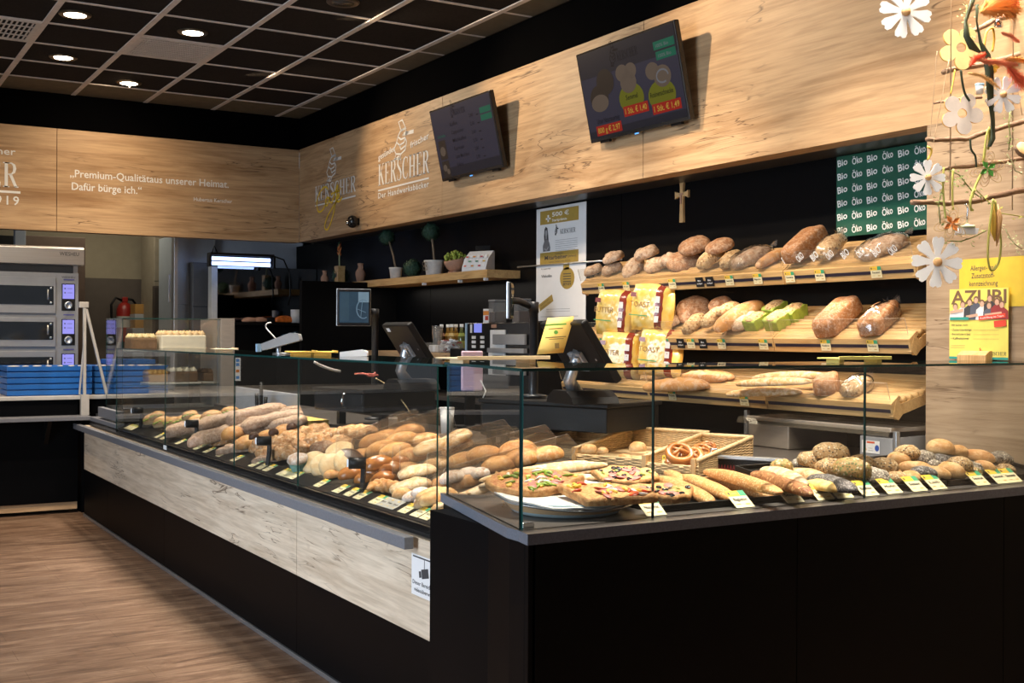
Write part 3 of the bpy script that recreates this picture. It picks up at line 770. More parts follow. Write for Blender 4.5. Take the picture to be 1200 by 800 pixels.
# customer displays on poles
def pole_display(u, v0, v1, zb, r, pl_y, label, face_uv, w, h, yaw):
    b = P(u, v1, y=pl_y); zt = P(u, v0, y=pl_y).z
    t = thing('customer_display', label, 'display', (b.x, pl_y, zb))
    obj('base_plate', MB().lathe([(0,0),(.06,0),(.06,.01),(.03,.014),(0,.014)], 20, caps=False), M['bluegrey_pole'], t)
    obj('pole', MB().lathe([(r,.01),(r,zt-zb-.05),(r*1.15,zt-zb-.05),(r*1.15,zt-zb),(r*.9,zt-zb+.002),(0,zt-zb+.002)], 20, caps=False), M['bluegrey_pole'], t)
    c = P(*face_uv, y=pl_y-.03) - Vector((b.x,pl_y,zb))
    mm = Matrix.Translation(c) @ Matrix.Rotation(yaw, 4, 'Z')
    obj('housing', MB().cbox((0,0,0),(w,.022,h),0,mm), M['black_gloss'], t, .006)
    obj('screen', MB().cbox((0,-.0115,0),(w*.86,.002,h*.84),0,mm), M['screen_off'], t)
    obj('frame_rim', MB().cbox((0,.002,0),(w*1.02,.014,h*1.02),0,mm), M['alu'], t, .004)
    obj('arm', MB().tube([c+Vector((0,.012,0)), c*.5+Vector((0,.03,c.z*.5)), Vector((0,0,zt-zb-.025))], .016, 8), M['bluegrey_pole'], t)
    return t, mm
yA = P(440,470,z=RW).y if False else 6.35
c1, cm1 = pole_display(439, 362, 478, RW+.002, .020, 6.45, 'square customer screen with pale rim on dark pole near the partition', (414.5,360), .20, .215, R(-14))
mb = MB(); fr = cm1 @ frame((0,-.0128,0),(1,0,0),(0,0,1))
strip(mb, arc(.055,-.01,.04,.055,60,300,12), .006, 0, fr, .0005); strip(mb, [(.05,.05),(.04,-.06)], .003, 0, fr, .0005); strip(mb, [(.02,-.01),(.07,-.03)], .003, 0, fr, .0005)
rect(mb, -.08, -.08, -.03, .085, 1, fr, .0004); rect(mb, .025, .03, .088, .09, 2, fr, .0003)
obj('screen_image', mb, [plain('image_blue', (.12,.2,.28), .2), plain('image_dark', (.03,.06,.09), .2), plain('image_pale', (.16,.25,.33), .2)], c1)
c2, cm2 = pole_display(625, 354, 466, PZ+.13, .021, 4.62, 'narrow customer screen turned edge-on on a thick black pole by the poster', (597.5,352), .11, .165, R(52))
mb = MB(); fr = cm2 @ frame((0,-.0128,0),(1,0,0),(0,0,1))
for i, c in enumerate(((.05,.12,.25),(.12,.2,.06),(.25,.25,.1),(.08,.15,.3))): rect(mb, -.03+.015*i, -.04+.01*i, -.012+.015*i, .03, i, fr, .0005)
obj('screen_image', mb, [plain('image_patch', c, .2) for c in ((.05,.12,.25),(.12,.2,.06),(.25,.25,.1),(.08,.15,.3))], c2)
c2['label'] = 'narrow customer screen turned edge-on on a thick black pole by the poster'
# yellow paper slip
M['slip'] = plain('yellow_slip_paper', (.75,.50,.12), .7, var=.05)
# paper hangs over the near edge of the monitor top
ctr = P(650,394,x=m2c.x-.16)
sl = thing('paper_slip', 'yellow printed paper slip hanging over the near register monitor', 'paper', ctr, -YAW)
mb = MB(); rows = 7
for i in range(rows):
    s = i/(rows-1); x = .045*(1-s)-.02; z = .075-.15*s; y = -.03*math.sin(s*2.2)
    mb.v += [(x-.055,y,z),(x+.055,y,z+.008)]
for i in range(rows-1): mb.f.append((2*i,2*i+1,2*i+3,2*i+2)); mb.m.append(0); mb.sm.append(True)
pso = obj('sheet', mb, M['slip'], sl); sd = pso.modifiers.new('thick','SOLIDIFY'); sd.thickness = .0008
mb = MB(); fr = frame((.005,-.034,0),(1,0,.07),(.28,0,1))
rect(mb,-.042,.045,.045,.052,0,fr); rect(mb,-.03,.03,.03,.034,1,fr); rect(mb,-.045,-.005,.04,-.001,1,fr); rect(mb,-.03,-.012,.03,-.009,1,fr); disc(mb,0,.017,.009,.008,0,fr); rect(mb,-.008,-.05,.01,-.028,1,fr)
obj('print', mb, [plain('green_ink',(.12,.35,.05)), plain('brown_ink',(.2,.12,.03))], sl)
# ================================================================== behind the counter
# coffee machine on the back bench
def at_bench(u, v, x=4.05): return P(u, v, x=x)
pm = P(545,470,x=3.98); cy0 = P(545,420,x=3.98).y
cw_y1 = P(621,420,x=3.98).y
cm = thing('coffee_machine', 'tall coffee machine with blue screen and six grey buttons', 'coffee machine', (4.15,(cy0+cw_y1)/2,.966))
ztop = P(580,378,x=3.98).z
ya, yb = cy0, cw_y1
ybm = P(573,420,x=3.98).y
wobj('housing', MB().box((4.0,yb,.966),(4.40,ya,ztop)), M['black_gloss'], cm, .006)
wobj('panel', MB().box((3.985,ybm,P(560,411,x=3.98).z),(4.0,ya-.02,ztop-.005)), M['black_matt'], cm, .003)
wobj('side_strip', MB().box((3.98,ya-.018,P(560,411,x=3.98).z),(4.0,ya+.004,ztop)), plain('pale_blue_strip', (.35,.48,.6), .3), cm, .002)
M['lcd_blue'] = glow('lcd_blue', (.22,.25,.75), 1.0)
def on_x(mb, u0, v0, u1, v1, x, mi=0, th=.004):
    a = P(u0,v0,x=x); b = P(u1,v1,x=x); mb.box((x-th,b.y,b.z),(x,a.y,a.z),mi)
mb = MB(); on_x(mb, 556,379,564.5,389.5, 3.985); wobj('screen', mb, M['lcd_blue'], cm)
mb = MB(); on_x(mb, 551.5,380,553.5,390, 3.985); wobj('slot', mb, M['white'], cm)
for j in range(3):
    for i in range(2):
        mb = MB(); u = 553.3 + 10*i; v = 393.5 + 5.4*j; on_x(mb, u, v, u+4.4, v+3.4, 3.985); wobj('button', mb, M['white'], cm, .001)
mb = MB(); on_x(mb, 574,386.5,593,440, 4.0, 0, .012); wobj('white_front', mb, M['white'], cm, .003)
mb = MB(); on_x(mb, 580,391.5,617.5,404, 3.99, 0, .02); on_x(mb, 575,407.5,618,414, 3.98, 0, .03); on_x(mb, 580,416,617,440, 3.99, 0, .02); wobj('spout_block', mb, M['grey_pl'], cm, .003)
mb = MB(); on_x(mb, 574,380,582,384, 4.0, 0, .004); wobj('badge', mb, M['terracotta'], cm)
# bean hoppers
M['beans'] = plain('coffee_beans', (.06,.028,.014), .5, scale=90, var=.5, bmp=.5)
M['clear_pl'] = clear('clear_plastic_tub', (.9,.89,.87), 1.0, .05, haze=.12, hazecol=(.8,.8,.8))
for u, lab in ((583,'bean hopper with clear upper half on the coffee machine'),(611,'second bean hopper behind the edge-on customer screen')):
    q = P(u, 377, x=4.12)
    t = thing('bean_hopper', lab, 'jar', (4.12,q.y,ztop+.001))
    obj('jar', MB().box((-.05,-.045,0),(.05,.045,.15)), M['clear_pl'], t, .008)
    obj('bean_fill', MB().box((-.045,-.04,.003),(.045,.04,.078)), M['beans'], t, .006)
    obj('lid', MB().box((-.05,-.046,.15),(.05,.046,.162)), M['grey_pl'], t, .003)
q = P(572,370,x=4.1)
t = thing('carton', 'small white and orange carton standing on the coffee machine', 'carton', (4.10,q.y,ztop+.001), R(15))
obj('body', MB().box((-.02,-.03,0),(.02,.03,.1)), M['paper'], t, .002)
mb = MB(); rect(mb,-.028,.055,.028,.085,0,frame((-.0203,0,0),(0,-1,0),(0,0,1))); rect(mb,-.01,.02,.022,.05,1,frame((-.0203,0,0),(0,-1,0),(0,0,1)))
obj('print', mb, [plain('carton_orange',(.7,.25,.04)), plain('carton_red',(.5,.06,.03))], t)
# dark cube
q0, q1 = P(527,408,x=4.0), P(548,408,x=4.0)
t = thing('black_box', 'small black box with white mark in front of the coffee machine', 'box', (4.0,(q0.y+q1.y)/2,.966))
hh = P(535,408,x=4.0).z-.966
obj('body', MB().box((0,-(q0.y-q1.y)/2,0),(.16,(q0.y-q1.y)/2,hh)), M['black_matt'], t, .006)
mb = MB(); rect(mb,-.012,hh-.075,.012,hh-.045,0,frame((-.0005,0,0),(0,-1,0),(.2,0,1))); obj('mark', mb, M['paper'], t)
# bottles on the low ledge
ZL = 1.276
M['glass_brown'] = plain('brown_bottle_glass', (.05,.022,.008), .1, spec=.8)
M['glass_amber'] = plain('amber_bottle_glass', (.28,.15,.03), .1, spec=.8)
M['glass_olive'] = plain('olive_bottle_glass', (.10,.11,.03), .1, spec=.8)
bl = [(517.5,'glass_brown','juice bottle with brown glass, farthest from the coffee machine',(.55,.3,.2)),(525,'glass_amber','amber bottle with yellow label, second of the row',(.65,.45,.12)),(529.5,'glass_amber','amber bottle half hidden in the middle of the bottle row',(.7,.5,.2)),(534.5,'glass_amber','amber bottle with dark neck, fourth of the bottle row',(.7,.45,.1)),(541,'glass_olive','olive bottle next to the coffee machine',(.35,.4,.08))]
proto = None
for i, (u, g, lab, lc_) in enumerate(bl):
    x = 4.20 + (.06 if i % 2 else 0); y = P(u, 385, x=x).y
    t = thing('bottle', lab, 'bottle', (x,y,ZL), 0, 'small drink bottles on the back ledge')
    h = .215
    obj('body', MB().lathe([(0,0),(.027,0),(.030,.008),(.030,.10),(.027,.125),(.013,.165),(.0125,h-.02),(0,h-.02)],16,caps=False), M[g], t)
    obj('cap', MB().lathe([(.0145,h-.022),(.0145,h),(0,h)],14,caps=False), M['white'], t)
    obj('bottle_label', MB().lathe([(.0306,.035),(.0306,.09)],16,caps=False), plain('bottle_label', lc_, .5), t)
    obj('neck_label', MB().lathe([(.0195,.148),(.0275,.125)],16,caps=False), plain('neck_label', [q*.9 for q in lc_], .5), t)
# plastic tubs and cups
q = P(510,380,x=4.12)
t = thing('cup_stack', 'stack of pale clear cups beside the small bottles', 'cups', (4.14,q.y,ZL))
for k in range(3): obj('cup', MB().lathe([(.034,.0),(.042,.10),(.045,.10),(.045,.105)],18,caps=False,mat=Matrix.Translation((0,0,.055+.022*k))), M['clear_pl'], t)
obj('cup_box', MB().box((-.05,-.05,0),(.05,.05,.055)), M['white'], t, .006)
q = P(497,380,x=4.12)
t = thing('plastic_tub', 'milky plastic tub standing on the back ledge behind the far monitor', 'tub', (4.13,P(506,385,x=4.13).y,ZL-.0))
t.location.y = P(502,385,x=4.10).y; t.location.x = 4.08
obj('tub', MB().prism([(-.05,0),(.05,0),(.06,.075),(-.06,.075)], -.09, .05, 'y'), M['clear_pl'], t, .004)
q = P(528,398,x=4.08)
t = thing('sachet_tub', 'clear tub full of white and red wrapped sugar sachets', 'tub', (4.08,q.y,ZL))
obj('tub', MB().box((-.055,-.10,0),(.055,.10,.075)), M['clear_pl'], t, .006)
mb = MB(); rnd = random.Random(3)
for i in range(90):
    c = (rnd.uniform(-.045,.045), rnd.uniform(-.09,.09), rnd.uniform(.01,.095))
    mm = Matrix.Translation(c) @ Matrix.Rotation(rnd.uniform(0,6),4,'Z') @ Matrix.Rotation(rnd.uniform(-1,1),4,'X')
    mb.cbox((0,0,0),(.034,.022,.006), 1 if rnd.random()<.18 else 0, mm)
sp = obj('sugar_sachets', mb, [M['paper'], plain('sachet_red',(.35,.06,.04))], t); sp['kind'] = 'stuff'
# pink translucent bag hanging at the front of the coffee corner
M['pink'] = plain('pink_white_plastic', (.74,.55,.70), .35, var=.08, scale=4)
a = P(541,411,y=5.6); b = P(565,458,y=5.6)
t = thing('plastic_board', 'pink tinted white plastic board standing before the coffee machine', 'board', ((a.x+b.x)/2,5.6,RW))
w2 = (b.x-a.x)/2; zb, zt = P(553,458,y=5.6).z-RW, P(553,411,y=5.6).z-RW
obj('board', MB().box((-w2,-.012,zb),(w2,.012,zt)), M['pink'], t, .008)
obj('stand', MB().box((-.03,.013,.0),(.03,.03,zb+.1)), M['black_matt'], t, .003)
obj('base', MB().box((-.09,-.05,0),(.09,.09,.015)), M['black_matt'], t, .003)
obj('cord', MB().tube([(w2*.7,-.014,zb+.06),(w2*1.1,-.03,zb+.0),(w2*.8,-.03,zb-.04)], .004, 6), M['white'], t)
# grey back-of-device block between bag and drawer: receipt printer
q = P(600,470,y=5.15)
t = thing('receipt_printer', 'dark blue grey receipt printer behind the corner pane', 'printer', (P(598,470,y=5.1).x,5.1,RW))
obj('body', MB().box((-.11,-.08,0),(.11,.12,.17)), M['black_gloss'], t, .012)
obj('cover', MB().box((-.10,-.07,.171),(.10,.09,.20)), M['black_matt'], t, .01)
obj('receipt_slot', MB().box((-.07,-.082,.12),(.07,-.079,.128)), M['grey_pl'], t)
# white beaker
q = P(526,462,y=6.0)
t = thing('white_beaker', 'white plastic beaker standing behind the big pane joint', 'cup', (P(524,470,y=5.35).x,5.35,RW+.001))
obj('cup', MB().lathe([(0,0),(.03,0),(.038,.13),(.034,.13),(.028,.01),(0,.01)],18,caps=False), M['white'], t)
obj('rim', MB().lathe([(.037,.126),(.041,.13),(.037,.134)],18,caps=False), M['white'], t)
# cables
M['cable'] = plain('tan_cable', (.38,.26,.12), .5); M['cable_g'] = plain('grey_cable', (.45,.43,.41), .4)
def cable(label, pts, r, m, plane=6.0):
    p3 = [P(u, v, y=yy) for u, v, yy in pts]
    # smooth the run
    out = []
    for i in range(len(p3)-1):
        for k in range(4):
            tt = k/4; p0, p1, p2, p3_ = p3[max(i-1,0)], p3[i], p3[i+1], p3[min(i+2,len(p3)-1)]
            out.append(.5*((2*p1)+(-p0+p2)*tt+(2*p0-5*p1+4*p2-p3_)*tt*tt+(-p0+3*p1-3*p2+p3_)*tt**3))
    out.append(p3[-1])
    c = out[0].copy(); o = obj('cable', MB().tube([p-c for p in out], r, 8), m, None, loc=c); return tag(o, label, 'cable')
cable('thin tan cable curving down from the far register into the pastries', [(440,443,5.95),(455,452,5.9),(470,468,5.8),(480,482,5.7),(486,489,5.65)], .004, M['cable'])
cable('coiled red cable tangled beside the far register neck', [(416,438,6.2),(428,438,6.1),(433,441,6.1),(440,437,6.1),(437,441,6.1),(431,438,6.1),(443,440,6.1)], .006, plain('red_cable',(.5,.12,.09)))
cable('pale grey cable bundle drooping left of the far register', [(368,424,6.6),(378,429,6.6),(390,433,6.6),(399,435,6.6)], .008, M['cable_g'])
# card terminals
def card_terminal(u, v, label, x, yaw, tilt, s=1.0):
    p = P(u, v, x=x)
    t = thing('card_terminal', label, 'card reader', (p.x,p.y,p.z), yaw)
    mm = Matrix.Rotation(tilt,4,'Y')
    obj('body', MB().prism([(-.10*s,-.005),(.10*s,0),(.10*s,.035*s),(.06*s,.05*s),(-.10*s,.03*s)], -.045*s, .045*s, 'y', 0, mm), M['grey_pl'], t, .006)
    obj('keypad', MB().box((-.085*s,-.035*s,.036*s),(.0,.035*s,.041*s),0,mm@Matrix.Rotation(R(-7),4,'Y')), M['black_matt'], t, .002)
    obj('display', MB().box((.015*s,-.035*s,.047*s),(.085*s,.035*s,.049*s),0,mm), M['screen_off'], t)
    return t
t = card_terminal(331, 405, 'grey card reader tilted on a stand beside the steel post', 2.05, -YAW, R(-14), .98)
p = t.location
t.location.z = GT + .055
obj('stand', MB().tube([(-.02,0,-.045),(-.02,0,.0)], .012, 8), M['alu'], t)
obj('stand_foot', MB().lathe([(0,-.045),(.05,-.045),(.05,-.04),(0,-.038)], 16, caps=False), M['alu'], t)
obj('blue_edge', MB().box((-.125,-.05,-.035),(-.117,.05,.005)), plain('pale_blue_edge', (.25,.42,.62), .4), t)
cable('pale cable rising in a loop behind the grey card reader', [(329,403,6.9),(318,391,6.95),(312,384,7.0),(313,379,7.0),(318,378,7.0)], .0045, M['cable_g'])
t2_ = card_terminal(415, 418, 'flat white card reader lying on the counter glass', 2.15, -YAW, 0, .62)
t2_.location = (2.13, P(415,419,x=2.13).y, GT+.0105)
for ch in kids(t2_):
    if ch.name.startswith('body'): ch.data = ch.data.copy(); ch.data.materials[0] = M['white']
# flat holders lying on the top glass
M['holder_y'] = plain('yellow_holder', (.80,.52,.10), .4, var=.06); M['holder_c'] = plain('cream_holder', (.72,.58,.36), .4, var=.06); M['yel_acr'] = plain('yellow_clear_acrylic', (.72,.66,.20), .2, var=.08)
def flat_holder(loc, yaw, L, W, label, m, h=.014):
    t = thing('sign_holder', label, 'sign holder', loc, yaw, 'flat holders on the counter glass')
    obj('plate', MB().box((-L/2,-W/2,h),(L/2,W/2,h+.005)), m, t, .001)
    obj('lip', MB().box((-L/2,-W/2-.004,h-.002),(L/2,-W/2,h+.010)), m, t, .001)
    for sx in (-1,1): obj('foot', MB().box((sx*L*.36-.012,-W*.3,0),(sx*L*.36+.012,W*.3,h)), m, t)
    return t
za = GT+.0095
def on_top(u, x): return P(u, 419, x=x).y
flat_holder((2.0,on_top(352,2.0),za), R(75), .22, .13, 'flat yellow sign holder next to the grey card reader', M['holder_y'])
flat_holder((2.08,on_top(376,2.08),za), R(75), .20, .13, 'flat yellow sign holder between grey and white card readers', M['holder_y'])
flat_holder((1.98,on_top(262,1.98),za), R(80), .26, .12, 'flat cream sign holder below the white layer cake', M['holder_c'])
za2 = G2+.009
yy = GY+.22
flat_holder((P(578,428,y=yy+.35).x+.0,yy+.35,za2), R(4), .36, .13, 'long cream sign holder above the corner of the glass counter', M['holder_c'])
xq = P(1001,427,y=GY+.2).x
flat_holder((xq,GY+.2,za2), 0, .26, .10, 'clear yellow sign holder on glass in front of the lowest bread shelf', M['yel_acr'])
# socket
t = thing('wall_socket', 'white wall socket with black plug behind the wicker baskets', 'socket', (XN,P(738,488,x=XN-.002).y,P(738,488,x=XN-.002).z))
obj('plate', MB().box((-.012,-.045,-.045),(0,.045,.045)), M['white'], t, .004)
obj('plug', MB().tube([(-.012,0,-.01),(-.05,0,-.01)], .026, 14), M['black_matt'], t)
obj('cord', MB().tube([(-.05,0,-.01),(-.07,-.05,.03),(-.06,-.14,.02),(-.03,-.22,-.05),(-.02,-.26,-.16)], .006, 8), M['black_matt'], t)

# ------------------------------------------------------------------ bread slicer
SX = 3.98
slx0, slx1, sly0, sly1 = SX, SX+.40, P(1046,520,x=SX).y, P(876,520,x=SX).y
bs = thing('bread_slicer', 'steel bread slicer with warning sticker and clear hood under the lowest shelf', 'bread slicer', (3.85,(sly0+sly1)/2,.869))
M['steel_m'] = plain('satin_steel', (.46,.41,.36), .35, metal=.35, var=.08, stretch=(1,1,6))
ym = P(924,520,x=SX).y
zS = P(900,497,x=SX).z
wobj('steel_housing', MB().box((slx0,ym,.869),(slx1,sly1,zS)), M['steel_m'], bs, .006)
ye = P(1008,520,x=SX).y
wobj('end_housing', MB().prism([(SX,.869),(SX+.36,.869),(SX+.38,P(1008,510,x=SX).z+.01),(SX,P(1008,510,x=SX).z)], sly0, ye, 'y'), plain('grey_slicer_end', (.30,.31,.33), .45), bs, .004)
wobj('back_plate', MB().box((slx1-.01,sly0,.869),(slx1+.02,sly1,zS)), M['black_matt'], bs)
wobj('top_cover', MB().box((slx0-.01,sly0,zS+.015),(slx1,sly1+.02,zS+.035)), M['steel_m'], bs, .004)
mb = MB(); mb.prism([(slx0-.03,zS+.0),(slx0-.015,zS+.03),(slx1,zS+.045),(slx1,zS+.04),(slx0-.012,zS+.025),(slx0-.025,zS-.002)], sly0, sly1+.05, 'y')
wobj('clear_hood', mb, M['guard'], bs)
wobj('front_post', MB().box((slx0-.012,sly1-.005,.869),(slx0+.012,sly1+.015,zS+.06)), M['alu'], bs, .003)
wobj('end_post', MB().box((SX,sly0-.02,.869),(SX+.025,sly0,zS+.02)), M['alu'], bs, .003)
fr = frame((SX-.0015,ye-.012,P(1008,516,x=SX).z-.05), (0,-1,0),(0,0,1))
mb = MB(); q = .10
rect(mb,0,0,q,.055,0,fr,.0005); rect(mb,.028,.043,.072,.051,1,fr,.001); mb.add([(.006,.012,.001),(.028,.012,.001),(.017,.036,.001)],[(0,1,2)],2,False,fr); disc(mb,.085,.024,.012,.014,3,fr,.001); rect(mb,.036,.01,.064,.013,4,fr,.001); rect(mb,.036,.02,.06,.023,4,fr,.001)
wobj('warning_sticker', mb, [M['paper'], plain('sticker_red',(.7,.1,.03)), plain('sticker_yellow',(.75,.45,.02)), plain('sticker_blue',(.02,.08,.4)), plain('sticker_grey',(.5,.5,.5))], bs)
# black tray stack with red print beside slicer
ta, tb_ = P(824,536,z=.93), P(912,541,z=.93)
t = thing('rack_tray', 'black metal tray stand with red print and pale rim before the slicer', 'tray', (ta.x,ta.y,WT))
d = Vector((tb_.x-ta.x,tb_.y-ta.y,0)); ang = math.atan2(d.y,d.x); LL = d.length
mr = Matrix.Rotation(ang,4,'Z'); zh = .93-WT
obj('front_plate', MB().box((0,-.004,0),(LL,.004,zh),0,mr), M['black_matt'], t)
obj('rim', MB().box((-.01,-.012,zh),(LL+.02,.03,zh+.012),0,mr), M['alu'], t, .003)
obj('hook', MB().tube([mr@Vector((.03,0,zh+.01)),mr@Vector((.03,0,zh+.035)),mr@Vector((.055,0,zh+.035)),mr@Vector((.055,0,zh+.01))], .005, 8), M['chrome'], t)
mb = MB(); fr = mr @ frame((.06,-.0045,.008),(1,0,0),(0,0,1))
for k in range(6): strip(mb, [(.012*k,0),(.012*k+.006,.028),(.012*k+.010,.0)], .004, 0, fr)
obj('red_print', mb, plain('red_print',(.35,.03,.03)), t)

# ------------------------------------------------------------------ wicker baskets
def wicker():
    m, nt, b = new_mat('wicker_weave')
    v = coords(nt, 'Position')
    wv = N(nt,'ShaderNodeTexWave',Scale=38.0,Distortion=1.2,Detail=2.0); wv.bands_direction = 'Z'; nt.links.new(v, wv.inputs['Vector'])
    w2 = N(nt,'ShaderNodeTexWave',Scale=22.0,Distortion=.6); w2.bands_direction = 'Y'; nt.links.new(v, w2.inputs['Vector'])
    f = mix(nt, .5, wv.outputs['Color'], w2.outputs['Color'], 'MULTIPLY')
    s = nt.nodes.new('ShaderNodeSeparateColor'); nt.links.new(f, s.inputs[0])
    col = ramp(nt, s.outputs[0], [(.05,(.24,.135,.055)),(.35,(.54,.36,.17)),(.8,(.68,.50,.27))])
    nt.links.new(col, b.inputs['Base Color']); b.inputs['Roughness'].default_value = .6; bump(nt, b, s.outputs[0], .6, .004); return m
M['wicker'] = wicker(); M['wicker_rim'] = plain('wicker_rim', (.58,.40,.20), .6, scale=60, var=.25, bmp=.4)
def basket(y0, wd, label, xa=2.87, xb=3.37, zf=.885, zb=.915, hf=.05, hb=.075):
    """slanted tray basket: low front at xa, high back at xb"""
    t = thing('wicker_basket', label, 'basket', (xa,y0,WT), R(24), 'slanted wicker baskets on the rear top')
    w = .012; y1 = y0+wd
    def wob(nm, mb, m): return wobj(nm, mb, m, t)
    mb = MB()
    mb.prism([(xa,zf),(xb,zb),(xb,zb-.012),(xa,zf-.012)], y0, y1, 'y')
    wob('bottom', mb, M['wicker'])
    for y in (y0, y1-w):
        # woven side made of horizontal strands
        mb = MB(); n = 14
        for k in range(n):
            tt = (k+.5)/n
            pts = []
            for i in range(13):
                s = i/12; x = xa+(xb-xa)*s; zlo = zf+(zb-zf)*s; hh = hf+(hb-hf)*s
                if True: pts.append((x, y+w/2+(.0035 if (i+k)%2 else -.0035), zlo+hh*tt))
            mb.tube(pts, .0042, 5)
        wob('side_weave', mb, M['wicker_rim'])
        wob('side_rim', MB().tube([(xa,y+w/2,zf+hf),(xb,y+w/2,zb+hb)], .009, 8), M['wicker_rim'])
    mb = MB(); n = 16; m_ = 14
    for k in range(n):
        tt = (k+.5)/n
        pts = [(xb+(.0035 if (i+k)%2 else -.0035), y0+(y1-y0)*i/m_, zb+hb*tt) for i in range(m_+1)]
        mb.tube(pts, .0042, 5)
    wob('back_weave', mb, M['wicker_rim'])
    wob('back_rim', MB().tube([(xb,y0,zb+hb),(xb,y1,zb+hb)], .009, 8), M['wicker_rim'])
    mb = MB()
    for k in range(5):
        pts = [(xa+(.0035 if (i+k)%2 else -.0035), y0+(y1-y0)*i/10, zf+.03*(k+.5)/5) for i in range(11)]
        mb.tube(pts, .0042, 5)
    wob('front_weave', mb, M['wicker_rim'])
    for y in (y0+.01, y1-.02): wob('front_post', MB().box((xa-.01,y,WT+.001),(xa+.012,y+.018,zf+hf+.008)), M['pine'])
    wob('rear_foot', MB().box((xb-.03,y0+.02,WT+.001),(xb,y1-.02,zb-.013)), M['pine'])
    return t
basket(4.135, .39, 'wicker basket partly hidden by the near cash drawer, holding a roll')
basket(3.705, .38, 'wicker basket with pale round buns in the middle of the basket row')
basket(3.43, .24, 'wicker basket of pretzels next to the slicer, with a price card')
# things inside the long display: tongs holder, yellow bag rack, inner panel
mb = MB(); a = P(275,455,x=2.5); b = P(349,483,x=2.5)
ip = obj('splash_panel', MB().box((2.5,P(349,470,x=2.5).y,RW),(2.512,P(276,470,x=2.5).y,P(310,457,x=2.5).z)), M['grey_panel'], None, .001)
tag(ip, 'pale grey inner panel behind the nut loaves', 'panel')
p = P(306,478,x=2.44)
t = thing('utensil_holder', 'small glass of black brush and knife handles behind the nut loaves', 'utensils', (2.40,P(306,478,x=2.40).y,.868))
obj('glass', MB().lathe([(0,0),(.03,0),(.036,.10),(.033,.10),(.027,.004),(0,.004)],16,caps=False), M['clear_pl'], t)
for dx, dy, hh in ((0,.0,.24),(-.02,.02,.17),(.02,-.02,.15)): obj('handle', MB().tube([(dx*.3,dy*.3,.01),(dx,dy,hh*.6),(dx*1.1,dy*1.1,hh)],[.008,.013,.012],8), M['black_matt'], t)
p0, p1 = P(332,488,x=2.46), P(378,488,x=2.46)
t = thing('paper_bag_rack', 'wire rack of yellow paper bags lying behind the almond pastries', 'rack', (2.44,(p0.y+p1.y)/2,.872))
hl = (p0.y-p1.y)/2
mb = MB()
for k in range(9): mb.box((-.06,-hl+.01,.006*k),(.06+.002*(k%3),hl-.01-.004*(k%2),.006*k+.0045))
pb = obj('paper_bags', mb, M['slip'], t); pb['kind'] = 'stuff'
mb = MB()
for k in range(4):
    y = -hl+.03+(2*hl-.06)*k/3; mb.tube([(-.068,y,.0),(-.068,y,.075),(-.066,y+.02,.075),(-.066,y+.02,0)], .003, 6)
obj('wire_frame', mb, M['chrome'], t)
# LED spot heads on stalks along the ledge
M['led'] = glow('cold_led_lens', (.75,.85,1.0), 1.2)
for u, v, lab in ((170,487,'small black spotlight stalk at the far end beside the sandwich rolls'),(235,513,'small black spotlight stalk before the dark nut loaf'),(321,537,'small black spotlight stalk before the almond pastries'),(432,569,'small black spotlight stalk before the glossy pretzel rolls')):
    p = P(u, v, x=1.93); zb = .786
    t = thing('display_spotlight', lab, 'spotlight', (1.905,p.y,.776), R(52), 'black spotlights on the price ledge')
    h = .125
    obj('stalk', MB().prism([(-.03,-.002),(-.012,-.002),(.014,.05),(.016,h),(-.004,h),(-.008,.06)], -.008, .008, 'x', 0, Matrix.Rotation(R(-90),4,'Z') @ Matrix.Identity(4)), M['black_matt'], t, .002)
    obj('head', MB().tube([(-.015,.055,h-.012),(-.0,-.012,h-.012)], .023, 16), M['black_matt'], t)
    obj('lens', MB().tube([(-.0155,.057,h-.012),(-.0165,.062,h-.012)], .016, 14), M['led'], t)

p = P(460,491,z=RW); t = thing('tissue_box', 'small white box on the rear worktop under the far cash drawer', 'box', (p.x,p.y,RW+.001), -YAW)
obj('body', MB().box((-.04,-.03,0),(.04,.03,.045)), M['white'], t, .004); obj('slot', MB().box((-.025,-.008,.0455),(.025,.008,.047)), M['grey_pl'], t)
